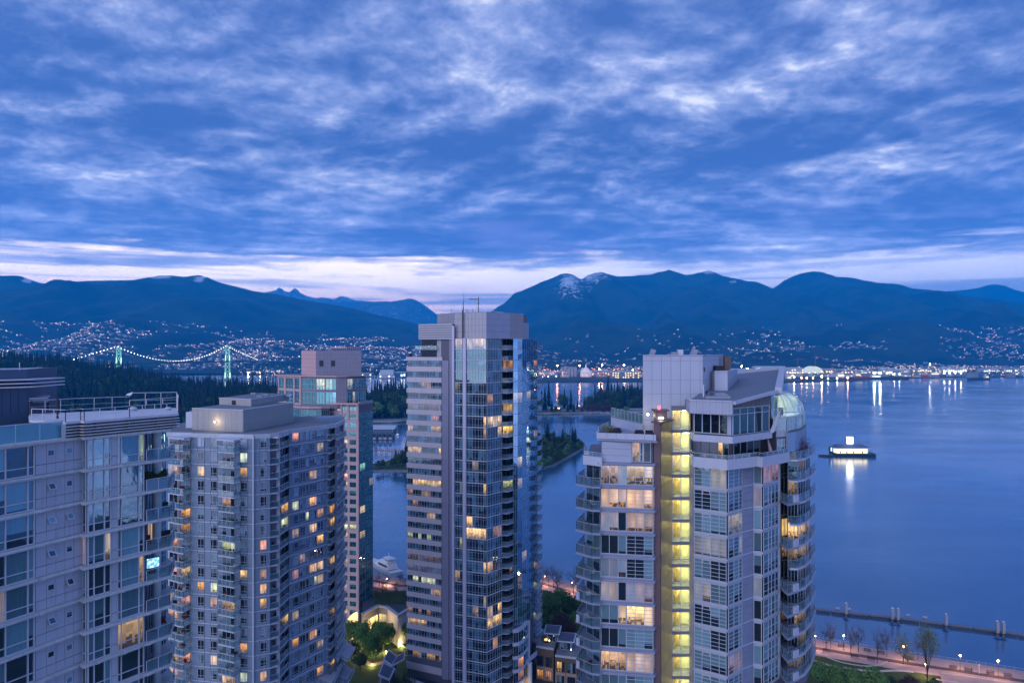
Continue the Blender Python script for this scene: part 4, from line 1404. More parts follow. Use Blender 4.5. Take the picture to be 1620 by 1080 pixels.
# ------------------------------------------------------------------ floating fuel station
def fuel_station():
 c = GY(1350, 722.5)
 s = c.y / F
 x = lambda px: (px - CX) * s
 root = thing('fuel_barge', 'floating fuel station with hipped roof and glowing white sign box', 'barge', (c.x, c.y, 0))
 navy = mat('barge_navy', (0.012, 0.03, 0.055), 0.5, var=0.08)
 white = mat('barge_white', (0.6, 0.6, 0.6), 0.5, var=0.03)
 mb = MB(); mb.box(x(1322), x(1386), c.y, c.y + 12, -0.6, 3.1); mb.build('pontoon', navy, root)
 mb = MB(); mb.box(x(1322), x(1386), c.y - .15, c.y - 0.01, 2.75, 2.95); mb.build('rub_rail', mat('rail_grey', (0.25, 0.27, 0.3), var=0), root)
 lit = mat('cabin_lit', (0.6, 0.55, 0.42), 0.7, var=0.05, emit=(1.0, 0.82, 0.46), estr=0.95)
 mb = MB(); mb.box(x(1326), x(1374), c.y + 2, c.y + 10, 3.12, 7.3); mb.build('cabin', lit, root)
 wn = MB(); wn.box(-.75, .75, -.08, 0, 0, 1.5); wn = wn.mesh('window', emitter('cabin_window', (1.0, 0.93, 0.72), 2.3))
 dn = MB(); dn.box(-.4, .4, -.1, 0, 0, 2.3); dn = dn.mesh('door', navy)
 for k in range(12): link('window', wn, root, loc=(x(1329 + k * 3.7), c.y + 1.98, 5.2 + (0.3 if k % 3 else 0)))
 for px in (1331, 1341, 1352, 1366): link('door', dn, root, loc=(x(px), c.y + 1.96, 3.2))
 for k in range(7):
  mb = MB(); mb.tube((x(1325 + 8.2 * k), c.y + .6, 3.1), (x(1325 + 8.2 * k), c.y + .6, 7.3), .13, 5); mb.build('post', white, root)
 mb = MB(); a, b, y0, y1 = x(1322), x(1377), c.y - .3, c.y + 12.3
 mb.hexa([(a, y0, 7.4), (b, y0, 7.4), (b, y1, 7.4), (a, y1, 7.4)], [(a + .1, y0 + .1, 8.3), (b - .1, y0 + .1, 8.3), (b - .1, y1 - .1, 8.3), (a + .1, y1 - .1, 8.3)])
 mb.build('fascia', white, root)
 mb = MB(); mb.hexa([(a, y0, 8.32), (b, y0, 8.32), (b, y1, 8.32), (a, y1, 8.32)], [(a + 3, y0 + 4.5, 11.1), (b - 6, y0 + 4.5, 11.1), (b - 6, y1 - 4.5, 11.1), (a + 3, y1 - 4.5, 11.1)])
 mb.build('roof', mat('barge_roof', (0.08, 0.11, 0.19), 0.7, var=0.1), root)
 mb = MB(); mb.box(x(1345), x(1353.4), c.y + 5, c.y + 7.2, 11.6, 17.6); mb.build('sign_box', emitter('sign_white', (0.95, 1.0, 1.0), 5.0, True), root)
 mb = MB(); mb.tube((x(1349), c.y + 6, 11), (x(1349), c.y + 6, 11.7), .3, 6); mb.build('sign_post', navy, root)
 mb = MB(); mb.box(x(1315.5), x(1319), c.y + 3, c.y + 6, 1.2, 9); mb.build('stair_tower', navy, root)
 mb = MB(); mb.box(x(1316.5), x(1318.2), c.y + 2.7, c.y + 2.95, 5, 8.3); mb.build('stair_window', emitter('stair_pale', (0.75, 1.0, 0.9), 1.3), root)
 root = thing('workboat', 'low dark pointed float moored at the left end of the fuel barge', 'boat', (x(1308), c.y, 0))
 mb = MB(); mb.prism([(x(1297.5), c.y + 4), (x(1307), c.y), (x(1321), c.y - 1), (x(1321), c.y + 5), (x(1307), c.y + 6)], -.3, 1.6); mb.build('hull', navy, root)
 mb = MB()
 for k in range(5): mb.tube((x(1304 + 3 * k), c.y + .5, 1.6), (x(1304 + 3 * k), c.y + .5, 2.8), .08, 4)
 mb.tube((x(1304), c.y + .5, 2.8), (x(1316), c.y + .5, 2.8), .08, 4)
 mb.build('rail', white, root)
fuel_station()

# ------------------------------------------------------------------ tower kit
# Every wall is a line P-Q in plan, walked left to right as seen from the street; a storey's pieces are modelled once
# and repeated for each storey.
def V2(q): return Vector((q[0], q[1]))
def wdir(P, Q):
 d_ = (V2(Q) - V2(P)).normalized()
 return d_, Vector((d_.y, -d_.x))
def obox(mb, P, Q, s0, s1, o0, o1, z0, z1, mi=0):
 d_, n = wdir(P, Q)
 P = V2(P)
 a, b, c, e = P + d_ * s0 + n * o1, P + d_ * s1 + n * o1, P + d_ * s1 + n * o0, P + d_ * s0 + n * o0
 return mb.hexa([(a.x, a.y, z0), (b.x, b.y, z0), (c.x, c.y, z0), (e.x, e.y, z0)], [(a.x, a.y, z1), (b.x, b.y, z1), (c.x, c.y, z1), (e.x, e.y, z1)], mi)
def fr(n):      # equal divisions
 return [k / n for k in range(n + 1)]
def window(P, Q, px0, px1, z0, z1, cols, rows, fm, gm, bar=0.055, dep=0.10, off=0.0, s=None):
 """frame mesh and pane mesh of a window between two photo columns of a wall; cols/rows = number or list of fractions"""
 s0, s1 = s if s else (hit(px0, P, Q), hit(px1, P, Q))
 cols = fr(cols) if isinstance(cols, int) else cols
 rows = fr(rows) if isinstance(rows, int) else rows
 f = MB()
 w, h = s1 - s0, z1 - z0
 for i, c in enumerate(cols):
  x = s0 + w * c
  a, b = (x, x + bar) if i == 0 else (x - bar, x) if i == len(cols) - 1 else (x - bar / 2, x + bar / 2)
  obox(f, P, Q, a, b, off, off + dep, z0, z1)
 for j, r in enumerate(rows):
  z = z0 + h * r
  a, b = (z, z + bar) if j == 0 else (z - bar, z) if j == len(rows) - 1 else (z - bar * .4, z + bar * .4)
  for i in range(len(cols) - 1):
   obox(f, P, Q, s0 + w * cols[i] + bar * .55, s0 + w * cols[i + 1] - bar * .55, off, off + dep * .85, a, b)
 g_ = MB()
 d_, n = wdir(P, Q)
 for i in range(len(cols) - 1):
  for j in range(len(rows) - 1):
   sa, sb, za, zb = s0 + w * cols[i], s0 + w * cols[i + 1], z0 + h * rows[j], z0 + h * rows[j + 1]
   q = [V2(P) + d_ * t_ + n * (off + 0.012) for t_ in (sa, sb)]
   va, vb = rows[j] * 0.999, rows[j + 1] * 0.999
   g_.face([(q[0].x, q[0].y, za), (q[1].x, q[1].y, za), (q[1].x, q[1].y, zb), (q[0].x, q[0].y, zb)], 0,
     [(i + .001, va), (i + .999, va), (i + .999, vb), (i + .001, vb)])
 return f.mesh('window', fm), g_.mesh('pane', gm)
def panel(P, Q, px0, px1, z0, z1, m, off=0.0, dep=0.08, gap=0.03, s=None, name='wall_panel', nx=1, nz=1):
 s0, s1 = s if s else (hit(px0, P, Q), hit(px1, P, Q))
 mb = MB()
 for i in range(nx):
  for j in range(nz):
   a, b = lerp(s0, s1, i / nx), lerp(s0, s1, (i + 1) / nx)
   c, e = lerp(z0, z1, j / nz), lerp(z0, z1, (j + 1) / nz)
   obox(mb, P, Q, a + gap / 2, b - gap / 2, off - 0.1, off + dep, c + gap / 2, e - gap / 2)
 return mb.mesh(name, m)
def offset_line(pts, o):
 """plan polyline moved o metres toward the viewer's side"""
 pts = [V2(q) for q in pts]
 out_ = []
 for i, q in enumerate(pts):
  ns = []
  if i > 0: ns.append(wdir(pts[i - 1], q)[1])
  if i < len(pts) - 1: ns.append(wdir(q, pts[i + 1])[1])
  n = sum(ns, Vector((0, 0))).normalized()
  k = 1 / max(0.4, n.dot(ns[0]))
  out_.append(q + n * o * k)
 return out_
def band(pts, o0, o1, z0, z1, m, name):
 """a strip that follows the wall line: slab edge, cornice, parapet"""
 a, b = offset_line(pts, o1), offset_line(pts, o0)
 mb = MB()
 for i in range(len(pts) - 1):
  mb.hexa([(*a[i], z0), (*a[i + 1], z0), (*b[i + 1], z0), (*b[i], z0)], [(*a[i], z1), (*a[i + 1], z1), (*b[i + 1], z1), (*b[i], z1)])
 return mb.mesh(name, m)
def railing(pts, z0, h, gm, pm, step=1.25, glass=True, bars=0, top=0.05, base=0.06):
 """balustrade along a plan polyline: (rail mesh with posts, glass mesh)"""
 r, g_ = MB(), MB()
 pts = [V2(q) for q in pts]
 for a, b in zip(pts, pts[1:]):
  L = (b - a).length
  n = max(1, round(L / step))
  for k in range(n + 1):
   q = a.lerp(b, k / n)
   r.box(q.x - .025, q.x + .025, q.y - .025, q.y + .025, z0, z0 + h)
  obox(r, a, b, 0, L, -top / 2, top / 2, z0 + h - top * .6, z0 + h + top * .4)
  for j in range(bars):
   zz = z0 + base + (h - base) * (j + 1) / (bars + 1)
   obox(r, a, b, 0, L, -.012, .012, zz - .012, zz + .012)
  if glass:
   obox(g_, a, b, 0.03, L - 0.03, -.008, .008, z0 + base, z0 + h - top)
 return r.mesh('railing', pm), (g_.mesh('glass', gm) if glass else None)
def add_window(root, fp, z=0.0, color=(0, 0, 0, 0), name='window'):
 w = link(name, fp[0], root, loc=(0, 0, z))
 sub('pane', fp[1], w, color=color)
 return w
def add_rail(root, rp, z=0.0, name='railing'):
 w = link(name, rp[0], root, loc=(0, 0, z))
 if rp[1]: sub('glass', rp[1], w)
 return w
LR = random.Random(99)
WARM = [(1.0, 0.52, 0.14), (1.0, 0.60, 0.22), (1.0, 0.44, 0.10), (1.0, 0.66, 0.30), (0.90, 0.95, 0.45), (1.0, 0.56, 0.18), (1.0, 0.38, 0.18)]
def lit(prob, share=0.6, k=1.05, pal=None):
 c = LR.choice(pal or WARM)
 s = k * LR.uniform(0.6, 1.5)
 if LR.random() < prob:
  return (c[0] * s, c[1] * s, c[2] * s, share * LR.uniform(0.6, 1.5))
 return (0, 0, 0, 0)
def light(c, k=1.0, share=1.0): return (c[0] * k, c[1] * k, c[2] * k, share)
ORD = ['first', 'second', 'third', 'fourth', 'fifth', 'sixth', 'seventh', 'eighth', 'ninth', 'tenth', 'eleventh', 'twelfth', 'thirteenth', 'fourteenth', 'fifteenth', 'sixteenth', 'seventeenth', 'eighteenth', 'nineteenth', 'twentieth']

metal_w = mat('metal_white', (0.50, 0.49, 0.56), 0.45, 0.4, var=0.03)
metal_g = mat('metal_grey', (0.26, 0.27, 0.33), 0.45, 0.4, var=0.03)
black = mat('black_metal', (0.02, 0.02, 0.025), 0.5, var=0)
roof_grey = mat('roof_membrane', (0.17, 0.18, 0.22), 0.9, var=0.12, scale=0.3)
rail_glass = clear_glass('rail_glass', (0.25, 0.40, 0.48), 0.08, 0.05)
rail_teal = clear_glass('rail_teal', (0.10, 0.34, 0.46), 0.62, 0.10)

# ------------------------------------------------------------------ nearest building, lower left
def near_building():
 conc = mat('pale_concrete', (0.50, 0.51, 0.53), 0.8, var=0.14, scale=0.9, streaks=0.30)
 clad = mat('lavender_panel', (0.40, 0.41, 0.48), 0.65, var=0.06, scale=0.4, streaks=0.16)
 core = mat('joint_dark', (0.10, 0.10, 0.13), 0.8, var=0)
 frame = mat('frame_lavender', (0.50, 0.51, 0.58), 0.4, 0.4, var=0.02)
 G1 = glass_pane('glass_near', refl=0.17, pblind=0.62, blind=(0.15, 0.30, 0.37), dark=(0.010, 0.020, 0.030), drop=0.5)
 root = thing('apartment_building', 'pale lavender apartment building with white slab edges and railed roof deck at lower left', 'building', (-41, 66, 60))
 A0, A = Vector((-46.4, 54.1)), Vector((-42.6, 62.6))
 B = XY(131, 69.6)
 C, D = XY(137, 69.1), XY(266, 76.3)
 E = XY(262, 81.5)
 FH, ZT = 2.97, 90.1
 # core of the building
 dn = wdir(C, D)[1]
 mb = MB()
 mb.prism([A0, B, C, XY(227, hit_y(227, C, D)), XY(233, 77.5), E, E + Vector((-10, 16)), A0 + Vector((-22, 14))], 52, ZT - .3)
 mb.build('wall', core, root)
 wa, wb_ = wdir(A0, B), wdir(C, D)
 edge = [A0, B, C, D, XY(275, 80.5)]
 slab_edge = band(edge[:4], -0.3, 0.42, -0.28, 0.0, conc, 'slab')
 slab_lip = band(edge[:4], 0.42, 0.50, -0.20, -0.02, conc, 'slab_nosing')
 bal_poly = offset_line([XY(226, hit_y(226, C, D)), D], 0.40) + [XY(277, 80.0), XY(264, 83), XY(232, 78)]
 mb = MB(); mb.prism(bal_poly, -0.26, -0.02); bal = mb.mesh('balcony_slab', conc)
 br = MB()
 for px in (61, 150, 191, 231):
  P_, Q_ = (A0, B) if px < 131 else (C, D)
  s_ = hit(px, P_, Q_)
  obox(br, P_, Q_, s_ - .22, s_ + .22, .44, .58, -.24, -.06)
 br = br.mesh('bracket', conc)
 rl = railing(offset_line([XY(229, hit_y(229, C, D)), D], 0.28) + [XY(276.0, 79.6)], 0, 1.12, rail_glass, frame, 1.6)
 colm = MB(); q = XY(248, 77.6); colm.tube((q.x, q.y, 0), (q.x, q.y, FH - .28), .40, 16); colm = colm.mesh('column', conc)
 h0, h1 = 0.02, FH - 0.30
 W1 = window(A0, B, -40, 53.5, h0, h1, [0, .26, .52, 0.705, .895, 1], [0, .30, 1], frame, G1, .09, .14)
 W1 = window(A0, B, -40, 53.5, h0, h1, [(hit(p_, A0, B) - hit(-40, A0, B)) / (hit(53.5, A0, B) - hit(-40, A0, B)) for p_ in (-40, -12, 7.5, 43, 53.5)], [0, .29, 1], frame, G1, .09, .14)
 f2 = lambda lst, P_, Q_: [(hit(p_, P_, Q_) - hit(lst[0], P_, Q_)) / (hit(lst[-1], P_, Q_) - hit(lst[0], P_, Q_)) for p_ in lst]
 W2 = window(C, D, 138, 175, h0, h1, f2([138, 148, 164.5, 175], C, D), [0, .29, 1], frame, G1, .08, .13)
 W3 = window(C, D, 184.5, 227, h0, h1, f2([184.5, 191, 219, 227], C, D), [0, .29, 1], frame, G1, .08, .13)
 Wr = window(B, C, 0, 0, h0, h1, [0, 1], [0, .29, 1], frame, G1, .06, .08, s=(0.05, (C - B).length - .05))
 R0, R1 = XY(229, 77.0), XY(262, 81.3)
 W4 = window(R0, R1, 229, 241, h0, h1, 3, [0, 1], frame, G1, .06, .08)
 W5 = window(R0, R1, 250, 262, h0, h1, 3, [0, .3, 1], frame, G1, .06, .08)
 pan_edges = [55, 72.5, 87.5, 101.5, 115.5, 130.5]
 ups, los = [], []
 for a, b in zip(pan_edges, pan_edges[1:]):
  ups.append(panel(A0, B, a, b, h0 + .86, h1, clad))
  los.append(panel(A0, B, a, b, h0, h0 + .84, clad))
 pil = [panel(C, D, 175.5, 184, h0 + .86, h1, clad, off=.05), panel(C, D, 175.5, 184, h0, h0 + .84, clad, off=.05)]
 def awning(px0, px1, open_):
  s0, s1 = hit(px0, A0, B), hit(px1, A0, B)
  f = MB(); g_ = MB()
  zt, zb = h0 + 2.05, h0 + 1.5
  d_, n = wdir(A0, B)
  k = 0.34 if open_ else 0.0
  lift = 0.05 if open_ else 0.0
  P3 = lambda s, t, o=0.0: (*(A0 + d_ * s + n * (0.09 + o + k * t)), zt - (zt - zb) * t + lift * t)
  for a, b, c, e in ((s0, s1, 0, .1), (s0, s1, .9, 1), (s0, s0 + .07, .1, .9), (s1 - .07, s1, .1, .9)):
   f.hexa([P3(a, c), P3(b, c), P3(b, e), P3(a, e)], [P3(a, c, .05), P3(b, c, .05), P3(b, e, .05), P3(a, e, .05)])
  g_.face([P3(s0, 1, .02), P3(s1, 1, .02), P3(s1, 0, .02), P3(s0, 0, .02)], 0, [(0.01, 0.01), (.99, .01), (.99, .99), (.01, .99)])
  return f.mesh('vent_window', frame), g_.mesh('pane', G1), open_
 aw = {(p_, o_): awning(*p_, o_) for p_ in ((73.5, 85), (103, 113.5)) for o_ in (False, True)}
 opened = {(2, 0), (3, 0), (4, 0), (3, 1), (5, 1), (6, 0), (8, 0)}
 lits = {(4, 3): light((1.0, 0.72, 0.30), .8, .55), (1, 4): light((.80, 1.0, .35), .35, .6), (5, 4): light((1.0, .6, .3), .35, .5), (4, 5): light((1, .6, .2), .9, .8),
   (7, 4): light((1.0, .62, .3), .4, .5), (5, 1): light((1, .6, .35), .28, .4), (8, 1): light((1, .5, .3), .35, .8), (3, 2): light((1., .5, .25), .3, .4), (2, 1): light((1, .75, .4), .2, .3), (4, 2): light((1, .5, .3), .5, .5)}
 for k in range(0, 10):
  z = ZT - FH * k
  if k > 0 or True:
   link('slab', slab_edge, root, loc=(0, 0, z))
   link('slab_nosing', slab_lip, root, loc=(0, 0, z))
   link('bracket', br, root, loc=(0, 0, z))
   b_ = link('balcony', bal, root, loc=(0, 0, z))
  if k == 0: continue
  add_rail(b_ and root, rl, z)
  link('column', colm, root, loc=(0, 0, z))
  for i, w in enumerate((W1, Wr, W2, W3, W4, W5)):
   add_window(root, w, z, lits.get((k, i + 1), (0, 0, 0, 0)) if i else lits.get((k, 1), (0, 0, 0, 0)))
  for i in range(5):
   link('wall_panel', ups[i], root, loc=(0, 0, z))
   link('wall_panel', los[i], root, loc=(0, 0, z))
  for p_ in pil: link('wall_panel', p_, root, loc=(0, 0, z))
  for j, p_ in enumerate(((73.5, 85), (103, 113.5))):
   a = aw[(p_, (k, j) in opened)]
   w = link('vent_window', a[0], root, loc=(0, 0, z))
   sub('pane', a[1], w)
 # roof terrace balustrade of teal glass, left
 T0, T1 = offset_line([A0, B], 0.2)
 s97 = hit(99, T0, T1)
 d_ = wdir(T0, T1)[0]
 add_rail(root, railing([T0, T0 + d_ * s97], ZT, 1.6, rail_teal, frame, 2.05, top=.07))
 # louvred cornice and deck
 q0 = V2(A0) + wdir(A0, B)[0] * hit(99, A0, B)
 line = [q0, B, C, D + (D - C).normalized() * 0.9]
 louv = [b for b in line]
 back = [XY(280, 84.5), XY(45, 76), XY(46, 69.5)]
 mb = MB(); mb.prism([offset_line(line, 0.1)[i] for i in range(4)] + [XY(276, 83.5), XY(98, 72)], ZT + .02, ZT + 1.22); mb.build('cornice_core', mat('cornice_shade', (0.16, 0.15, 0.19), var=.08), root)
 for i in range(4):
  sl = band(line, 0.12, 0.62, 0, 0.085, conc, 'louvre')
  link('louvre', sl, root, loc=(0, 0, ZT + .16 + .27 * i))
 mb = MB()
 for px in (150, 200, 245):
  s_ = hit(px, C, D)
  obox(mb, C, D, s_ - .12, s_ + .12, .1, .5, ZT + .1, ZT + 1.2)
 mb.build('louvre_bracket', core, root)
 mb = MB(); mb.prism([XY(97, 67.2), XY(104, 67.6), XY(104, 69), XY(97, 68.6)], ZT + .01, ZT + 1.24); mb.build('end_wall', conc, root)
 deckp = offset_line(line, 0.45) + back
 dk = mat('deck_pale', (0.52, 0.52, 0.58), 0.75, var=0.12, scale=0.5, streaks=0.0)
 mb = MB(); mb.prism(deckp, ZT + 1.25, ZT + 1.47); mb.build('roof_deck', dk, root)
 zt = ZT + 1.47
 ol = offset_line(line, 0.38)
 lowr = V2(XY(50, 69.0))
 s205 = ol[2] + (ol[3] - ol[2]).normalized() * ((XY(205, hit_y(205, ol[2], ol[3])) - V2(ol[2])).length)
 add_rail(root, railing([lowr, ol[0], ol[1], ol[2], s205, ol[3]], zt, 1.08, None, metal_w, 1.45, glass=False, bars=1))
 add_rail(root, railing([ol[3], XY(279, 84.2), XY(205, 82.8)], zt, 1.75, None, metal_w, 1.6, glass=False, bars=1))
 add_rail(root, railing([s205, ol[3]], zt + 1.10, .55, None, metal_w, 1.6, glass=False, bars=0))
 add_rail(root, railing([XY(205, 82.8), XY(120, 79.6), XY(46, 76.0)], zt, 1.35, None, metal_w, 1.7, glass=False, bars=1))
 # stair-head block with slatted eaves
 blue = mat('slate_blue_panel', (0.055, 0.095, 0.165), 0.6, var=0.06, scale=.4)
 z1 = 96.05
 Pn, Qn = Vector((-54, 70)), XY(42.5, 76.5)
 mb = MB(); mb.prism([Pn, Qn, Qn + Vector((-3, 10)), Pn + Vector((-8, 10))], ZT + .02, z1); pb = mb.build('penthouse', blue, root)
 link('penthouse_coping', band([Pn, Qn, Qn + Vector((-1.4, 4.7))], -.3, .1, z1 + .01, z1 + .13, metal_w, 'coping'), root)
 for i in range(5):
  s_ = hit(-10 + 13 * i, Pn, Qn)
  link('wall_panel', panel(Pn, Qn, -10 + 13 * i, 3 + 13 * i if i < 4 else 42, ZT + 1.5, z1 - 1.5, blue, dep=.05, gap=.05), root)
 for i in range(3):
  mb = MB()
  mb.prism([Pn + Vector((.5, -.9)), Qn + Vector((1.2, -.9)), Qn + Vector((1.2, 4.5)), Pn + Vector((0, 3))], z1 - 1.05 - .36 * i, z1 - .93 - .36 * i)
  mb.build('eave_slat', metal_w, root)
 mb = MB(); mb.prism([XY(43, 77), XY(74, 78.5), XY(79, 82), XY(45, 81)], 92.95, 93.12); mb.build('canopy', metal_w, root)
 mb = MB(); mb.prism([XY(45, 78), XY(75, 79.2), XY(77, 81.6), XY(46, 80.6)], 92.5, 92.93); mb.build('canopy_beam', metal_g, root)
 for px, y, zt_ in ((44.5, 74, 93.0), (91, 71, 93.45), (76, 80, 92.5)):
  mb = MB(); q = XY(px, y); mb.tube((q.x, q.y, zt), (q.x, q.y, zt_), .10, 8); mb.build('vent_pipe', black, root)
 mb = MB(); q = XY(31, 74); mb.tube((q.x, q.y, z1), (q.x, q.y, z1 + .75), .035, 5); mb.build('aerial', metal_w, root)
 # things on the roof and the balconies
 q = XY(205.5, 78.0)
 bz = zt + 1.66
 gull = thing('seagull', 'white seagull perched on the corner of the roof railing', 'bird', (q.x, q.y, bz))
 mb = MB()
 wbm = mat('gull_white', (0.7, 0.7, 0.72), .7, var=0)
 mb.ball((q.x - .04, q.y, bz + .20), .16, 8, 6, (1.6, .8, .75)); mb.ball((q.x + .22, q.y, bz + .36), .085, 8, 6)
 mb.tube((q.x + .1, q.y, bz + .22), (q.x + .21, q.y, bz + .35), .075, 7, .06); mb.tube((q.x - .2, q.y, bz + .2), (q.x - .42, q.y, bz + .12), .07, 6, .02)
 mb.build('body', wbm, gull)
 mb = MB(); mb.tube((q.x + .29, q.y, bz + .355), (q.x + .38, q.y, bz + .33), .025, 5, .006); mb.build('beak', mat('beak', (.6, .35, .05), var=0), gull)
 mb = MB(); mb.tube((q.x, q.y - .04, bz), (q.x, q.y - .04, bz + .1), .012, 4); mb.tube((q.x, q.y + .04, bz), (q.x, q.y + .04, bz + .1), .012, 4); mb.build('leg', mat('beak', (.6, .35, .05)), gull)
 for px, py_, lab, r_ in ((210, 80.5, 'low white roof dome beside the railing corner', .45), (266, 81.0, 'small white roof dome at the far corner of the roof deck', .35)):
  q = XY(px, py_)
  t_ = thing('roof_vent', lab, 'roof vent', (q.x, q.y, zt), 'roof domes on the near building')
  mb = MB(); mb.tube((q.x, q.y, zt), (q.x, q.y, zt + .16), r_ * .8, 12); mb.build('curb', metal_g, t_)
  mb = MB(); mb.ball((q.x, q.y, zt + .18), r_, 12, 6, (1, 1, .5)); mb.build('dome', metal_w, t_)
 # hedge planter on the second balcony, screen, chairs
 zb = ZT - FH * 2
 Pa, Qa = offset_line([XY(230, hit_y(230, C, D)), D], -0.1)
 t_ = thing('hedge_planter', 'long box hedge planter on the top balcony beside the round column', 'planter', (*Pa, zb))
 mb = MB(); L = (Qa - Pa).length
 obox(mb, Pa, Qa, .2, L, -.5, 0, zb, zb + .95); mb.build('box', clad, t_)
 mb = MB(); rr = random.Random(4)
 d2, n2 = wdir(Pa, Qa)
 for _ in range(1500):
  s_ = rr.uniform(.2, L + .1); o_ = rr.uniform(-.55, .08)
  hh = .95 + rr.uniform(0, .75) * (0.8 + .3 * math.sin(s_ * 3))
  p_ = Pa + d2 * s_ + n2 * o_
  a = rr.uniform(0, 6.28); sz = rr.uniform(.05, .11)
  mb.face([(p_.x, p_.y, zb + hh), (p_.x + sz * math.cos(a), p_.y + sz * math.sin(a), zb + hh + .05), (p_.x, p_.y + .02, zb + hh + .16)])
 mb.build('foliage', leafd, t_)
 zb = ZT - FH * 5
 q = XY(236, 76.2)
 t_ = thing('television', 'glowing blue white television screen on the balcony of the near building', 'screen', (q.x, q.y, zb))
 S0, S1 = XY(231.5, 76.3), XY(252.5, 77.3)
 mb = MB(); obox(mb, S0, S1, 0, (S1 - S0).length, -.08, 0, zb + .55, zb + 1.62); mb.build('casing', black, t_)
 m = bpy.data.materials.new('screen_picture'); m.use_nodes = True; m.node_tree.nodes.clear(); g = G(m.node_tree)
 e = g.n('ShaderNodeEmission'); geo = g.n('ShaderNodeNewGeometry').outputs['Position']
 g.put(e.inputs[0], g.ramp(g.noise(geo, 3.2, 3, .6), [(.42, (.10, .35, .85)), (.52, (.25, .65, .95)), (.60, (.8, 1, 1))])); e.inputs[1].default_value = 0.85
 o_ = g.n('ShaderNodeOutputMaterial'); m.node_tree.links.new(e.outputs[0], o_.inputs[0])
 mb = MB(); obox(mb, S0, S1, .05, (S1 - S0).length - .05, .004, .012, zb + .6, zb + 1.57); mb.build('screen', m, t_)
 mb = MB(); obox(mb, S0, S1, .4, (S1 - S0).length - .4, -.3, .0, zb, zb + .54); mb.build('stand', black, t_)
 def chair(x, y, z, rot, m, label, grp_):
  t_ = thing('patio_chair', label, 'chair', (x, y, z), grp_)
  t_.rotation_euler = (0, 0, rot)
  mb = MB(); mb.box(-.28, .28, -.28, .28, .36, .46); sub('seat', mb.mesh('seat', m), t_)
  mb = MB(); mb.box(-.28, .28, .22, .30, .46, .95); sub('backrest', mb.mesh('backrest', m), t_)
  for sx in (-.24, .24):
   for sy in (-.24, .24):
    mb = MB(); mb.box(sx - .025, sx + .025, sy - .025, sy + .025, 0, .36); sub('leg', mb.mesh('leg', black), t_)
 wine = mat('chair_wine', (0.16, 0.04, 0.05), .8, var=.05)
 for k, px, y, m, lab in ((4, 234, 76.6, wine, 'wine red patio chair on the lamplit balcony of the near building'), (4, 258, 78.3, black, 'black patio chair at the end of the lamplit balcony'),
                             (3, 262, 78.6, black, 'black patio chair on the balcony under the hedge planter'), (4, 266, 78.8, black, 'black patio chair beside the column on the lamplit balcony'),
                             (7, 258, 78.4, wine, 'red patio chair on a low balcony of the near building')):
  q = XY(px, y); chair(q.x, q.y, ZT - FH * k - .0, .6, m, lab, 'chairs on the balconies of the near building')
def hit_y(px, P, Q):
 s = hit(px, P, Q)
 d_ = wdir(P, Q)[0]
 return P[1] + d_.y * s
near_building()

# ------------------------------------------------------------------ things people keep on their balconies
def balcony_kit():
 rr = random.Random(77)
 def cushion(c, nm):
  m = mat(nm, c, .9, var=.05)
  s_, b_, l_ = MB(), MB(), MB()
  s_.box(-.3, .3, -.28, .28, .34, .46); b_.box(-.3, .3, .22, .3, .46, .92)
  for x in (-.26, .26):
   for y in (-.24, .24): l_.box(x - .02, x + .02, y - .02, y + .02, 0, .34)
  return [('seat', s_.mesh('seat', m)), ('backrest', b_.mesh('backrest', m)), ('legs', l_.mesh('legs', black))]
 t_, l_ = MB(), MB()
 t_.tube((0, 0, .70), (0, 0, .74), .42, 12); l_.tube((0, 0, 0), (0, 0, .7), .04, 6)
 table = [('table_top', t_.mesh('table_top', mat('table_pale', (.35, .35, .38), .5, var=0))), ('leg', l_.mesh('leg', black))]
 pl = []
 for m in (leafd, leafl):
  p_, f_ = MB(), MB()
  p_.tube((0, 0, 0), (0, 0, .4), .17, 8, .22)
  for _ in range(130):
   q = Vector((rr.gauss(0, .2), rr.gauss(0, .2), .8 + rr.gauss(0, .24))); a = rr.uniform(0, 6.3); s = rr.uniform(.06, .13)
   f_.face([q, q + Vector((math.cos(a) * s, math.sin(a) * s, .03)), q + Vector((0, .02, s))])
  pl.append([('pot', p_.mesh('pot', mat('terracotta', (.18, .07, .05), .8, var=.05))), ('foliage', f_.mesh('foliage', m))])
 return {'dark patio chair': ('patio_chair', 'chair', cushion((.03, .03, .045), 'cushion_black')), 'red patio chair': ('patio_chair', 'chair', cushion((.20, .03, .03), 'cushion_scarlet')),
   'pale patio chair': ('patio_chair', 'chair', cushion((.40, .40, .42), 'cushion_pale')), 'round table': ('patio_table', 'table', table),
   'dark green potted shrub': ('potted_shrub', 'plant', pl[0]), 'fresh green potted shrub': ('potted_shrub', 'plant', pl[1])}
KIT = balcony_kit()
def items_on_balconies(root, tower, ZT, FH, ks, cols_, seed, prob, dz=0.0):
 rr = random.Random(seed)
 names = list(KIT)
 for k in ks:
  for cn, a, b in cols_:
   kinds = rr.sample(names, 3)
   for i, kn in enumerate(kinds):
    if rr.random() > prob: continue
    nm, cat, parts = KIT[kn]
    q = XY(*a).lerp(XY(*b), (i + rr.uniform(.2, .8)) / 3)
    z = ZT - FH * k + dz
    t_ = thing(nm, '%s, %s balcony from the top, %s column, %s' % (kn, ORD[k - 1], cn, tower), cat, (q.x, q.y, z), 'balcony furniture and plants of the ' + tower)
    t_.rotation_euler = (0, 0, rr.uniform(0, 6.3))
    for pn, me in parts: sub(pn, me, t_)

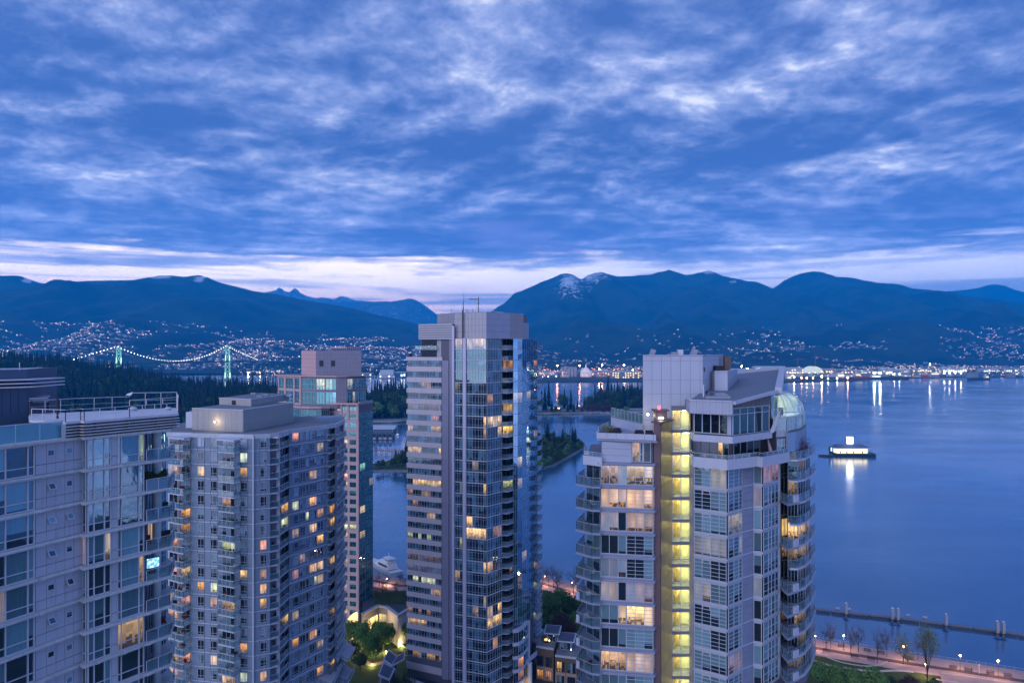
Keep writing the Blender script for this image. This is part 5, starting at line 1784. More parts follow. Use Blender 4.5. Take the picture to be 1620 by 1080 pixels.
# ------------------------------------------------------------------ grey slab tower
def grey_tower():
 wall = mat('bluegrey_panel', (0.19, 0.25, 0.355), 0.7, var=0.08, scale=.5)
 wall2 = mat('bluegrey_panel_pale', (0.30, 0.29, 0.36), 0.75, var=0.06, scale=.5)
 joint = mat('reveal_pale', (0.50, 0.53, 0.62), 0.6, var=0.0)
 conc = mat('slab_pale', (0.46, 0.48, 0.56), 0.75, var=0.10, scale=.8, streaks=.2)
 frame = mat('frame_pale', (0.52, 0.56, 0.64), .45, .4, var=.02)
 G2 = glass_pane('glass_grey_tower', refl=.13, pblind=.66, blind=(0.22, 0.32, 0.42), dark=(.008, .011, .018), tint=(.55, .75, 1.0), drop=.7)
 root = thing('apartment_tower', 'blue grey apartment tower with stacked white-railed balconies and a pale stepped roof block', 'tower', (-52, 150, 5))
 FH, ZT = 2.75, 81.9
 L0, L1 = XY(262, 146.0), XY(303, 145.2)         # left wing, behind its balconies
 M0, M1 = XY(303, 143.6), XY(400.5, 141.2)       # main face
 C0, C1 = XY(400.5, 141.2), XY(427, 142.6)
 S0, S1 = XY(457, 149.6), XY(517, 159.2)         # long side face
 E0, E1 = XY(517, 159.2), XY(530, 163.5)
 F0, F1 = XY(530, 162.0), XY(545, 171.0)
 rec0 = XY(429, 147.0)
 mb = MB()
 body = [XY(266, 147.5), XY(303, 146.6), XY(303, 143.9), XY(400.3, 141.5), XY(426.5, 143.0), XY(428.5, 147.5), XY(455, 151.5), XY(457, 150.0), XY(517, 159.8), XY(521, 163), XY(530, 165), XY(530, 162.8), XY(545, 172), XY(530, 186), XY(300, 168), XY(270, 160)]
 mb.prism(body, 5, ZT - .4)
 mb.build('wall', joint, root)
 def wins(P, Q, a, b, cols=2, z0=.55, z1=2.32, rows=(0, .28, 1)): return window(P, Q, a, b, z0, z1, cols, list(rows), frame, G2, .05, .07, off=.05)
 full = (0.12, 2.4)
 # (window, chance of light) for the storeys
 items = [(wins(M0, M1, 313, 323.5, 2), .30), (wins(M0, M1, 333.5, 344, [0, .35, 1]), .22), (wins(M0, M1, 380.5, 391.5, [0, .68, 1]), .45), (wins(C0, C1, 411.5, 421.5, [0, .62, 1]), .55),
             (wins(M0, M1, 352, 372, 3, .1, 2.4, (0, 1)), .28), (window(L0, L1, 268, 281, .1, 2.35, 2, [0, 1], frame, G2, .05, .05), .40), (window(L0, L1, 287, 301, .1, 2.35, 2, [0, .3, 1], frame, G2, .05, .05), .3),
             (window(XY(444, 148.9), XY(456.5, 150.6), 445, 455.5, .1, 2.35, 2, [0, 1], frame, G2, .05, .05), .22)]
 side = [(wins(S0, S1, 462, 472, [0, .25, 1]), .36), (wins(S0, S1, 474, 482.5, 2), .12), (wins(S0, S1, 483.5, 488, 1), .10), (wins(S0, S1, 489.5, 500.5, 3), .20), (wins(S0, S1, 501.5, 511, 2), .34),
   (window(XY(519, 162.2), XY(529.5, 164.8), 522.5, 529, .1, 2.3, 2, [0, 1], frame, G2, .05, .05), .25), (wins(F0, F1, 537, 543, 1), .15)]
 def solid(P, Q, spans, m):
  out_ = []
  for a, b in spans: out_.append(panel(P, Q, a, b, .02, FH - .02, m, dep=.03, gap=.045, nz=1))
  return out_
 def around(P, Q, a, b, m, z0=.55, z1=2.32):
  return [panel(P, Q, a, b, .02, z0 - .01, m, dep=.03, gap=.045), panel(P, Q, a, b, z1 + .01, FH - .02, m, dep=.03, gap=.045)]
 pans = solid(M0, M1, [(303.4, 312.8), (324, 333), (344.3, 351.8), (372.3, 380.2), (391.8, 399.8)], wall) + solid(C0, C1, [(401.3, 411.2), (421.8, 426.6)], wall)
 pans += around(M0, M1, 313, 323.5, wall) + around(M0, M1, 333.3, 344, wall) + around(M0, M1, 380.5, 391.5, wall) + around(C0, C1, 411.5, 421.5, wall)
 spans = solid(S0, S1, [(457.3, 461.7), (511.3, 516.6)], wall) + around(S0, S1, 462, 472.8, wall) + around(S0, S1, 473, 488.6, wall) + around(S0, S1, 488.8, 500.8, wall) + around(S0, S1, 501, 511, wall)
 spans += solid(F0, F1, [(530.3, 536.7)], wall2) + around(F0, F1, 537, 544.5, wall2)
 # slabs and balconies
 def bal(poly, rail_pts, grp=0):
  mb = MB(); mb.prism(poly, -.20, 0.0)
  return mb.mesh('balcony', conc), railing(rail_pts, 0, 1.05, rail_glass, frame, 1.15, top=.07)
 b_left = bal([XY(266, 145.8), XY(265.5, 143.4), XY(283, 141.6), XY(290, 141.3), XY(303, 143.8), XY(303, 146)], [XY(266, 145.5), XY(265.9, 143.6), XY(284, 141.8), XY(290, 141.5), XY(302.7, 143.8)])
 b_mid = bal([XY(344, 142.6), XY(344.5, 140.2), XY(370, 138.4), XY(380, 139.6), XY(380, 141.7)], [XY(344.6, 142.2), XY(345, 140.4), XY(370, 138.6), XY(379.6, 139.8), XY(379.7, 141.5)])
 b_rec = bal([XY(426, 142.5), XY(440, 143.6), XY(457, 149.4), XY(457, 152), XY(428, 147.5)], [XY(427, 142.9), XY(439.5, 144.0), XY(456.2, 149.5)])
 b_s1 = bal([XY(517, 158.6), XY(523, 158.2), XY(530, 161.5), XY(530, 165), XY(519, 162)], [XY(517.3, 158.9), XY(523, 158.5), XY(529.7, 161.7)])
 b_s2 = bal([XY(530, 161.5), XY(534, 158.6), XY(548, 168), XY(546, 171.6)], [XY(532, 160.4), XY(534.2, 159.0), XY(547.4, 168)])
 slabm = band([M0, M1, C1], -.2, .10, -.06, .06, joint, 'slab')
 slabs = band([S0, S1], -.2, .22, -.16, .05, conc, 'slab')
 pilm = MB(); q = XY(439.5, 144.4); pilm.box(q.x - .28, q.x + .28, q.y, q.y + .5, 0, FH - .2); pilm = pilm.mesh('pillar', conc)
 pink = mat('recess_wall', (0.30, 0.26, 0.32), .8, var=.05)
 rw = panel(XY(429, 147.2), XY(444, 148.9), 429, 444, 0, FH - .2, pink, dep=.02, gap=.0)
 rng = random.Random(12)
 for k in range(1, 28):
  z = ZT - FH * k
  vis_m = z > 29
  low = min(1.0, 0.35 + k * 0.075)
  if vis_m:
   for i, (w, p_) in enumerate(items):
    add_window(root, w, z, lit(p_ * low, 1.0, .85))
   for p_ in pans: link('wall_panel', p_, root, loc=(0, 0, z))
   link('slab', slabm, root, loc=(0, 0, z))
   link('wall_panel', rw, root, loc=(0, 0, z))
   link('pillar', pilm, root, loc=(0, 0, z))
   for b_ in (b_left, b_mid, b_rec):
    o = link('balcony', b_[0], root, loc=(0, 0, z)); r_ = sub('railing', b_[1][0], o); sub('glass', b_[1][1], o)
  if z > 18:
   for i, (w, p_) in enumerate(side):
    add_window(root, w, z, lit(p_ * low, .9, .9))
   for p_ in spans: link('wall_panel', p_, root, loc=(0, 0, z))
   link('slab', slabs, root, loc=(0, 0, z))
   for b_ in (b_s1, b_s2):
    o = link('balcony', b_[0], root, loc=(0, 0, z)); sub('railing', b_[1][0], o); sub('glass', b_[1][1], o)
 items_on_balconies(root, 'grey tower', ZT, FH, range(1, 17), [('left', (270, 146), (300, 144)), ('middle', (348, 141.2), (376, 140.9)), ('inset', (431, 145.6), (452, 149.6))], 5, .62)
 # corner fin
 mb = MB(); q = XY(400.4, 140.95); mb.box(q.x - .12, q.x + .12, q.y - .05, q.y + .3, 25, ZT + .1); mb.build('corner_fin', conc, root)
 # roof
 rl = [XY(262, 145.2), XY(303, 144.5), M0, M1, C1, XY(440, 144), S0, S1, XY(531, 162), F1]
 mb = MB(); mb.prism(rl + [XY(540, 188), XY(300, 172), XY(268, 160)], ZT - .38, ZT - .02); mb.build('roof', roof_grey, root)
 link('parapet', band(rl, -.25, .12, ZT - .5, ZT + .32, conc, 'parapet'), root)
 for pts in ([XY(265, 144.8), XY(265, 142.8), XY(284, 141.0), XY(291, 140.8), XY(304, 143.4), XY(304, 146)], [XY(342, 142.8), XY(342.5, 139.6), XY(370, 137.8), XY(381, 139.4), XY(381, 142)], [XY(424, 143), XY(440, 143), XY(458, 149), XY(457, 152), XY(428, 147)]):
  mb = MB(); mb.prism(pts, ZT - .62, ZT - .38 + .02); mb.build('canopy', conc, root)
 beige = mat('roof_block_panel', (0.35, 0.34, 0.34), .8, var=.05, scale=.4, streaks=.12)
 def block(P, Q, S, z0, z1, name, npan):
  mb = MB(); mb.prism([P, Q, S, V2(P) + (V2(S) - V2(Q))], z0, z1); mb.build(name, joint, root)
  for (a, b), n in (((P, Q), npan), ((Q, S), npan)):
   L = (V2(b) - V2(a)).length
   for i in range(n):
    link('wall_panel', panel(a, b, 0, 0, z0 + .02, z1 - .05, beige, dep=.05, gap=.035, s=(L * i / n, L * (i + 1) / n), nz=2), root)
  link('coping', band([P, Q, S], -.3, .14, z1 - .04, z1 + .1, conc, 'coping'), root)
  mb = MB(); mb.prism([P, Q, S, V2(P) + (V2(S) - V2(Q))], z1 + .0, z1 + .04); mb.build('block_roof', roof_grey, root)
 block(XY(304, 152.5), XY(384.5, 148.0), XY(464, 168), ZT, 86.25, 'roof_block', 9)
 block(XY(347, 162), XY(397, 157), XY(457, 176), 86.32, 87.75, 'upper_roof_block', 6)
 mb = MB(); a, b = XY(294, 156), XY(304, 155); mb.box(a.x, b.x, a.y, a.y + 4, ZT, 85.2); mb.build('side_block', joint, root)
 link('vent_opening', panel(XY(347, 162), XY(397, 157), 367, 373.5, 86.45, 87.4, black, off=.06, dep=.03), root)
 mb = MB(); mb.prism([XY(452, 173), XY(459, 172), XY(463, 177), XY(455, 178)], 87.5, 87.65); mb.build('awning', conc, root)
 mb = MB()
 for px, y in ((410, 160), (420, 165), (400, 170)): q = XY(px, y + 5); mb.box(q.x - .6, q.x + .6, q.y, q.y + 1, 87.8, 88.1)
 mb.build('roof_vent', metal_g, root)
 mb = MB(); mb.prism([XY(497, 172), XY(536, 176), XY(545, 171), XY(505, 168)], ZT, ZT + 1.0); mb.build('roof_kerb', wall, root)
 q = XY(340.5, 149.9)
 t_ = thing('wall_lamp', 'glowing warm wall lamp on the pale roof block of the grey tower', 'lamp', (q.x, q.y, 83.75))
 mb = MB(); mb.box(q.x - .16, q.x + .16, q.y - .02, q.y + .16, 83.65, 83.9); mb.build('bracket', black, t_)
 mb = MB(); mb.ball((q.x, q.y - .16, 83.78), .17, 8, 6); mb.build('bulb', emitter('bulb_warm', (1.0, .74, .36), 12.0), t_)
 ld = bpy.data.lights.new('lamp_light', 'POINT'); ld.energy = 55; ld.color = (1, .72, .38); ld.shadow_soft_size = .15
 lo = bpy.data.objects.new('lamp_light', ld); col.objects.link(lo); lo.parent = t_; lo.location = (0, -.75, .05)
 # terraces stepping out at the lower right corner
 terr = mat('terrace_white', (.44, .44, .52), .7, var=.06)
 for i, (px0, px1, y, z) in enumerate(((520, 562, 166, 32.0), (508, 561, 165, 27.5), (480, 536, 158, 29.8))):
  P_ = [XY(px0, y), XY(px1 - 12, y - 6), XY(px1, y + 1), XY(px0 + 16, y + 9)]
  mb = MB(); mb.prism(P_, z - .3, z); mb.build('terrace', terr, root)
  add_rail(root, railing([P_[0], P_[1], P_[2]], z, .5 if i == 0 else 1.05, rail_glass, frame, 1.4))
 return root
grey_tower()

# ------------------------------------------------------------------ teal and pink tower behind
def teal_tower():
 pink = mat('pink_stone', (0.46, 0.33, 0.36), .75, var=.06, scale=.6, streaks=.1)
 rose = mat('rose_lit_panel', (0.52, 0.33, 0.34), .7, var=.04)  # on the top block's left face the rose holds warm western light
 greyp = mat('mauve_panel', (0.30, 0.28, 0.35), .7, var=.05)
 jo = mat('joint_mauve', (0.20, 0.18, 0.24), .8, var=0)
 fm = mat('frame_teal_grey', (0.34, 0.37, 0.42), .45, .4, var=.02)
 GT = glass_pane('glass_teal', refl=.13, pblind=.35, blind=(0.04, 0.20, 0.23), dark=(.006, .040, .055), tint=(.35, .88, .95), drop=.6)
 root = thing('teal_glass_tower', 'pink stone and teal glass tower with a boxy mauve top, behind the grey tower', 'tower', (-62, 262, 5))
 # top block
 A, B, C = XY(477, 262), XY(500, 251), XY(571.5, 257)
 zb, zt = 89.4, 97.9
 mb = MB(); mb.prism([A, B, C, V2(A) + V2(C) - V2(B)], zb, zt - .05); mb.build('top_block', jo, root)
 for (p_, q_, m, nx) in ((A, B, rose, 4), (B, C, greyp, 12)):  # left face tinted rose for the warm light, right face mauve
  L = (V2(q_) - V2(p_)).length
  for i in range(nx):
   for j in range(6):
    link('wall_panel', panel(p_, q_, 0, 0, lerp(zb, zt, j / 6), lerp(zb, zt, (j + 1) / 6), m, dep=.05, gap=.06, s=(L * i / nx, L * (i + 1) / nx)), root)
 for a, b in ((505, 511.5), (523.5, 530)):
  link('wall_opening', panel(B, C, a, b, 92.6, 94.6, mat('louvre_dark', (.05, .06, .08), var=0), off=.07, dep=.04), root)
 fr_ = MB()
 P0, P1, P2 = XY(526, 259), XY(548, 257), XY(571.5, 262)
 for a, b in ((P0, P1), (P1, P2)):
  L = (b - a).length
  obox(fr_, a, b, 0, L, -.1, .1, zt + .9, zt + 1.3)
  for i in range(8): obox(fr_, a, b, L * i / 7 - .06, L * i / 7 + .06, -.1, .1, zt, zt + .9)
 fr_.build('roof_screen', rose, root)
 # collar storeys
 z0, z1 = 79.6, 89.2
 K = [XY(441, 262), XY(477, 252.5), XY(500, 250.0), XY(533, 248.6), XY(548.5, 250), XY(579, 256)]
 mb = MB(); mb.prism(K + [XY(570, 275), XY(452, 282)], z0 - 1, z1); mb.build('wall', jo, root)
 ks = [K[0], K[1], K[2], K[3], K[4], K[5]]
 link('cornice', band([XY(437, 263)] + ks[1:], -.4, .75, z1, z1 + .38, rose, 'cornice'), root)
 def put(P, Q, a, b, za, zb_, cols, rows, c=(0, 0, 0, 0), bar=.12):
  add_window(root, window(P, Q, a, b, za, zb_, cols, rows, fm, GT, bar, .12), 0, c)
 for j, (za, zc) in enumerate(((80.2, 84.2), (84.9, 88.6))):
  for (a, b, n) in ((442, 450.5, 2), (453, 465, 3), (467, 474.5, 2)):
   put(K[0], K[1], a, b, za, zc, n, [0, .3, 1], lit(.15, .5, .8))
  put(K[1], K[2], 478, 499.5, za, zc, 4, [0, .5, 1], light((1, .72, .3), .9, .35) if j else (0, 0, 0, 0))
  put(K[2], K[3], 500.5, 514, za, zc, 3, [0, .3, 1], light((1, .75, .35), .9, .3) if j else light((.2, .9, 1), .25, .4))
  put(K[2], K[3], 515, 532, za, zc, 3, [0, .5, 1], light((.35, .45, 1), .6, .5) if j == 0 else light((1, .8, .4), .4, .35))
  put(K[4], K[5], 549, 562, za, zc, 3, [0, .3, .6, 1], light((1, .85, .5), .55, .6))
  put(K[4], K[5], 563, 578, za, zc, 4, [0, .3, 1], (0, 0, 0, 0))
 for a, b in ((440.8, 442), (450.5, 453), (465, 467), (474.5, 477)):
  link('pilaster', panel(K[0], K[1], a, b, z0, z1, rose, dep=.3, gap=0), root)
 for za, zc in ((z0, 80.15), (84.25, 84.85), (88.65, z1)):
  link('spandrel', panel(K[0], K[1], 441, 476.8, za, zc, rose, dep=.2, gap=0), root)
 L = (K[4] - K[3]).length
 for i in range(3):
  for j in range(5):
   link('wall_panel', panel(K[3], K[4], 0, 0, lerp(z0, z1, j / 5), lerp(z0, z1, (j + 1) / 5), greyp, dep=.06, gap=.06, s=(L * i / 3, L * (i + 1) / 3)), root)
 # curved terrace storey
 arc = [XY(458, 252), XY(475, 247.5), XY(492, 245.5), XY(508, 245.5), XY(521, 247)]
 mb = MB(); mb.prism(arc + [XY(520, 255), XY(460, 262)], 73.5, 79.2); mb.build('terrace_storey', jo, root)
 for a, b in zip(arc, arc[1:]):
  add_window(root, window(a, b, 0, 0, 74.5, 78.6, 4, [0, .3, 1], fm, GT, .1, .1, s=(0.02, (b - a).length - .02)), 0, lit(.1, .3, .5))
 link('terrace_edge', band(arc, -.3, .6, 79.0, 79.7, pink, 'edge'), root)
 # shaft
 FH, ZT = 2.80, 80.2
 P, Q, S = XY(513, 250.5), XY(567.8, 247.5), XY(590, 256)
 mb = MB(); mb.prism([P, Q, S, XY(578, 275), XY(500, 270)], 4, ZT - .1); mb.build('shaft', jo, root)
 link('shaft_cornice', band([XY(519, 250), Q], -.4, .8, ZT - .1, ZT + .45, rose, 'cornice'), root)
 link('glass_coping', band([Q, S], -.3, .12, ZT - .1, ZT + .9, fm, 'coping'), root)
 for a, b in ((521, 531), (533.5, 539), (541.5, 549), (552.5, 564)):
  put(P, Q, a, b, 75.8, 79.4, 2, [0, .3, 1], lit(.2, .4, .6), .09)
 for a, b in ((519.5, 521), (531, 533.5), (539, 541.5), (549, 552.5), (564, 567.6)):
  link('pilaster', panel(P, Q, a, b, 75, ZT - .1, pink, dep=.3, gap=0), root)
 w1 = window(P, Q, 545, 550, .75, 2.35, 1, 1, jo, GT, .05, .04)
 w2 = window(P, Q, 553.5, 563.5, .75, 2.35, 2, 1, jo, GT, .05, .04)
 wg = window(Q, S, 569, 577.5, .35, 2.78, 2, [0, .82, 1], fm, GT, .06, .07)
 wh = window(Q, S, 578.2, 589.6, .05, 2.78, 4, [0, .35, 1], fm, GT, .05, .06)
 pf = [panel(P, Q, 543, 545, 0, FH, pink, dep=.12, gap=.0), panel(P, Q, 550, 553.5, 0, FH, pink, dep=.12, gap=0), panel(P, Q, 563.5, 567.6, 0, FH, pink, dep=.12, gap=0),
          panel(P, Q, 545, 550, 2.36, FH + .74, pink, dep=.12, gap=0), panel(P, Q, 553.5, 563.5, 2.36, FH + .74, pink, dep=.12, gap=0)]
 sg = panel(Q, S, 568, 590, -.02, .32, mat('spandrel_teal', (.05, .10, .14), .3, .5, var=.05), dep=.08, gap=0)
 for k in range(2, 26):
  z = ZT - FH * k
  add_window(root, w1, z, lit(.25, 1))
  add_window(root, w2, z, lit(.16, 1))
  add_window(root, wg, z, lit(.22 if k < 8 else .12, .9, .7, [(1, .7, .3), (.9, 1, .5), (.4, 1, .7)]))
  add_window(root, wh, z, (0, 0, 0, 0) if k % 5 else lit(.5, .4, .4))
  for p_ in pf: link('stone_pier' if p_ in pf[:3] else 'spandrel', p_, root, loc=(0, 0, z))
  link('floor_band', sg, root, loc=(0, 0, z))
 # the part of the shaft hidden behind the grey tower
 T0, T1 = XY(448, 264), XY(512, 252.5)
 mb = MB(); mb.prism([T0 + Vector((0, .2)), T1 + Vector((0, .2)), XY(512, 270), XY(455, 280)], 4, 78.6); mb.build('rear_shaft', jo, root)
 wins_ = [window(T0, T1, a, a + 9, .75, 2.35, 2, 1, jo, GT, .05, .04) for a in (453, 468, 483, 498)] + [window(P, Q, a, a + 8, .75, 2.35, 2, 1, jo, GT, .05, .04) for a in (521, 533)]
 sp_ = [panel(T0, T1, 448, 511.8, 2.36, FH + .74, pink, dep=.12, gap=0), panel(P, Q, 513.5, 543, 2.36, FH + .74, pink, dep=.12, gap=0)]
 sp_ += [panel(T0, T1, a, b, .74, 2.36, pink, dep=.12, gap=0) for a, b in ((448, 453), (462, 468), (477, 483), (492, 498), (507, 511.8))] + [panel(P, Q, a, b, .74, 2.36, pink, dep=.12, gap=0) for a, b in ((513.5, 521), (529, 533), (541, 543))]
 for k in range(2, 26):
  z = ZT - FH * k
  for w in wins_: add_window(root, w, z, lit(.15, 1))
  for i, p_ in enumerate(sp_): link('spandrel' if i < 2 else 'stone_pier', p_, root, loc=(0, 0, z))
 # lit arch at the foot
 mb = MB()
 obox(mb, P, Q, hit(549, P, Q), hit(566.5, P, Q), .1, .2, 5, 9.5)
 link('entrance', mb.mesh('entrance', mat('stone_lit_wall', (.5, .36, .25), var=.05)), root)
 mb = MB(); d_, n = wdir(P, Q)
 a, b = hit(551, P, Q), hit(566, P, Q)
 pts = [V2(P) + d_ * lerp(a, b, t_ / 8) + n * .23 for t_ in range(9)]
 top = [9.6 + 2.4 * math.sin(math.pi * t_ / 16) for t_ in range(9)]
 for i in range(8):
  mb.face([(*pts[i], 8.6), (*pts[i + 1], 8.6), (*pts[i + 1], top[i + 1]), (*pts[i], top[i])])
 mb.build('arch_window', emitter('arch_glow', (1.0, .62, .22), 1.5), root)
teal_tower()

# ------------------------------------------------------------------ striped tower in the middle
def middle_tower():
 pale = mat('pale_metal_panel', (0.37, 0.36, 0.41), .6, var=.04, scale=.4, streaks=.05)
 pale2 = mat('grey_beige_panel', (0.27, 0.26, 0.31), .7, var=.04)
 pinkb = mat('spandrel_rose', (0.47, 0.42, 0.46), .6, var=.05, streaks=.08)
 shaft = mat('shaft_metal', (0.215, 0.21, 0.30), .55, var=.06, scale=.3, streaks=.12)
 fin = mat('fin_metal', (0.44, 0.44, 0.56), .5, var=.03)
 jo = mat('joint_mid', (0.11, 0.11, 0.15), .8, var=0)
 fm = mat('frame_mid', (0.42, 0.45, 0.54), .45, .4, var=.02)
 GM = glass_pane('glass_mid', refl=.12, pblind=.42, blind=(0.07, 0.17, 0.26), dark=(.005, .012, .022), tint=(.50, .85, 1.0), drop=.8)
 GC = glass_pane('glass_curved', refl=.42, refl_edge=.9, pblind=.35, blind=(0.06, 0.20, 0.33), dark=(.006, .02, .04), tint=(.55, .82, 1.0), drop=.6)
 root = thing('glass_tower', 'tall central tower with rose striped wing, curved blue glass side and panelled crown', 'tower', (-10, 212, 5))
 FH = 2.92
 P0, P1 = XY(643, 206), XY(699, 201)
 P2, P3, P4, P5 = XY(719.5, 199.4), XY(770, 196.0), XY(794, 201.0), XY(812, 205.5)
 CV = [XY(812, 203.5), XY(819, 204.3), XY(826, 206), XY(833, 208.8), XY(839.5, 213), XY(844.5, 218.5)]
 CW = [V2(q) for q in CV]
 ztop = 101.2            # underside of the crown
 # bodies
 mb = MB(); mb.prism([P0 + Vector((.3, .35)), P1 + Vector((0, .35)), XY(699, 215), XY(655, 222)], 9, 95.6); mb.build('wing', jo, root)
 mb = MB(); mb.prism([XY(699, 201.3), XY(719.5, 199.8), XY(770, 196.5), XY(793.5, 201.4), XY(796, 206.5), XY(812, 208), XY(815, 204.4), XY(826, 206.8), XY(833, 209.6), XY(839, 213.8), XY(843.5, 219), XY(838, 234), XY(690, 234), XY(690, 210)], 5, ztop); mb.build('wall', jo, root)
 # wing: windows in bands between rose spandrels
 wn = window(P0, P1, 645, 698, 0, 1.62, [0, .07, .155, .235, .32, .37, .415, .50, .575, .66, .70, .745, .83, .885, .93, 1], [0, .22, 1], fm, GM, .05, .07, off=-.06)
 sp = panel(P0, P1, 643.4, 698.8, 1.64, FH - .02, pinkb, dep=.10, gap=0, nx=1)
 for k in range(0, 31):
  z = 95.2 - 1.62 - FH * k
  if z < 12: break
  spec = {11: light((1, .62, .25), 1.0, .85), 12: light((1, .5, .2), .3, .4), 4: light((1, .62, .55), .12, 1), 6: light((1, .55, .25), .5, .4), 13: light((1, .5, .3), .3, .3), 16: light((.9, 1, .5), .6, .35), 18: light((1, .6, .5), .1, 1), 19: light((.6, .6, 1), .12, 1),
    20: light((.95, .95, .55), .9, .75), 21: light((1, .55, .25), .5, .5), 23: light((1, .5, .3), .2, .4), 24: light((1, .6, .28), .6, .6), 8: light((1, .55, .2), .8, .45)}
  add_window(root, wn, z, spec.get(k, lit(.3, .25, .4)))
  if k: link('spandrel', sp, root, loc=(0, 0, z))
 link('wing_parapet', band([P0, P1, XY(700, 215)], -.2, .14, 95.25, 96.2, pinkb, 'parapet'), root)
 link('wing_coping', band([P0, XY(643.5, 220)][::-1], -.1, .05, 95.25, 96.2, pinkb, 'coping'), root)
 link('wing_foot', band([P0, P1], -.2, .12, 11.2, 13.0, pinkb, 'foot'), root)
 mb = MB(); mb.box(P0.x + .3, P0.x + 1.1, P0.y + 3, P0.y + 4, 96.2, 97.1)
 mb.build('roof_planter', black, root)
 # plain shaft between wing and curtain wall
 Sa, Sb = XY(699.5, 200.6), XY(716.5, 199.5)
 for k in range(31):
  z = ztop - FH * (k + 1)
  if k >= 2: link('wall_panel', panel(Sa, Sb, 700, 710.5, z, z + FH, shaft, dep=.35, gap=.03), root)
  link('wall_panel', panel(Sa, Sb, 710.8, 716, z, z + FH, shaft, dep=.12, gap=.02), root)
 mb = MB(); obox(mb, Sa, P2, hit(716.2, Sa, P2), hit(719.6, Sa, P2), -.1, .55, 5, 104.5); mb.build('fin', fin, root)
 mb = MB(); obox(mb, P2, P3, hit(733, P2, P3), hit(738, P2, P3), -.1, .45, 5, ztop + .0); mb.build('fin', fin, root)
 mb = MB(); obox(mb, P2, P3, hit(731.6, P2, P3), hit(733, P2, P3), -.1, .2, 5, ztop + 7.4); mb.build('downpipe', black, root)
 # terrace storeys at the top left
 for i in range(2):
  z = ztop - FH * (i + 1)
  add_window(root, window(XY(667, 207), XY(692, 204.5), 668, 692, .1, 2.7, 5, [0, .35, 1], black, glass_pane('glass_black', refl=.05, pblind=0, dark=(.01, .008, .008), tint=(.4, .6, .8)), .06, .05), z, light((1, .5, .25), .5, .25) if i == 0 else (0, 0, 0, 0))
  link('wall_panel', panel(XY(692, 203.6), XY(713, 200.6), 692.5, 712, z, z + FH, pale, dep=.3, gap=.04, nx=1), root)
 mb = MB(); mb.prism([XY(666, 207.4), XY(692, 205), XY(700, 202.5), XY(700, 215), XY(668, 216)], 96, ztop); mb.build('terrace_core', jo, root)
 mb = MB(); mb.prism([XY(655, 204.5), XY(692, 202), XY(692, 206), XY(657, 208)], ztop - FH - .15, ztop - FH); mb.build('balcony', pale, root)
 add_rail(root, railing([XY(657, 207), XY(655.8, 204.8), XY(691, 202.4)], ztop - FH, 1.05, rail_glass, black, 1.3))
 # louvred box over the terrace
 za, zc = 100.9, 105.2
 B0, B1 = XY(662.5, 205), XY(716, 199.2)
 mb = MB(); mb.prism([B0, B1, XY(716, 214), XY(668, 216)], za, zc - .1); mb.build('screen_box', jo, root)
 L = (B1 - B0).length
 for j in range(7):
  z_ = lerp(za, zc, j / 7)
  link('slat', panel(B0, B1, 0, 0, z_ + .03, z_ + .52, pale, dep=.10 + .08 * (j % 2), gap=.02, s=(0, L)), root)
 # crown
 c0, ct = ztop + .02, 107.9
 R = [XY(692, 206), XY(719, 200.4), XY(769.5, 195.7), XY(806.5, 202.5), XY(828, 206.0), XY(836, 213)]
 mb = MB(); mb.prism([XY(718.2, 201), XY(769.5, 196.1), XY(806.5, 203), XY(834, 213), XY(820, 228), XY(700, 226), XY(693, 207.5)], c0, ct - .1); mb.build('crown', mat('joint_crown', (.16, .15, .2), var=0), root)
 secs = [(R[0], R[1], pale2, 3, zc - .3), (R[1], R[2], pale, 9, c0), (R[2], R[3], mat('pale_blue_panel', (.33, .34, .45), .55, var=.04), 6, c0), (R[3], R[4], pale2, 2, c0)]
 for p_, q_, m, nx, zb in secs:
  L = (V2(q_) - V2(p_)).length
  nz = 4
  for i in range(nx):
   for j in range(nz):
    link('wall_panel', panel(p_, q_, 0, 0, lerp(zb, ct, j / nz), lerp(zb, ct, (j + 1) / nz), m, dep=.06, gap=.05, s=(L * i / nx, L * (i + 1) / nx)), root)
 link('wall_panel', panel(R[4], R[5], 0, 0, c0, 105.6, pale, dep=.06, gap=.02, s=(0, (R[5] - R[4]).length)), root)
 link('crown_coping', band(R[:5], -.25, .14, ct - .02, ct + .1, pale, 'coping'), root)
 link('crown_sill', band([R[1], R[2], R[3], R[4], R[5]], -.2, .22, c0 - .12, c0 + .03, pale, 'sill'), root)
 mb = MB(); mb.prism([R[1], R[2], R[3], XY(820, 224), XY(705, 222)], ct - .06, ct - .03); mb.build('crown_roof', roof_grey, root)
 # curtain wall, recess, curved side
 h = FH - .12
 a1 = window(P2, P3, 720, 731.5, .05, h, 3, [0, .22, .80, 1], fm, GM, .05, .08)
 a2 = window(P2, P3, 738.3, 769.4, .05, h, [0, .12, .30, .44, .60, .74, .86, 1], [0, .22, .80, 1], fm, GM, .05, .08)
 a3 = window(P3, P4, 770.8, 793.5, .05, h, [0, .2, .38, .55, .72, .86, 1], [0, .22, .80, 1], fm, GM, .05, .08)
 RC0, RC1 = XY(795, 206.0), XY(812, 208.0)
 a4 = window(RC0, RC1, 795.5, 811, .05, h, 3, [0, 1], fm, GM, .05, .05)
 band_ = band([P2, P3, P4], -.1, .22, -.10, .05, fin, 'floor_band')
 mb = MB(); mb.prism([P4, XY(804, 200.8), XY(812.5, 203.2), XY(812, 208.2), XY(795, 206.2)], -.14, .02); bs_ = mb.mesh('balcony', fin)
 rls = railing([P4, XY(804, 201.0), XY(812, 203.2)], 0, 1.05, rail_glass, fm, 1.2)
 cvs = []
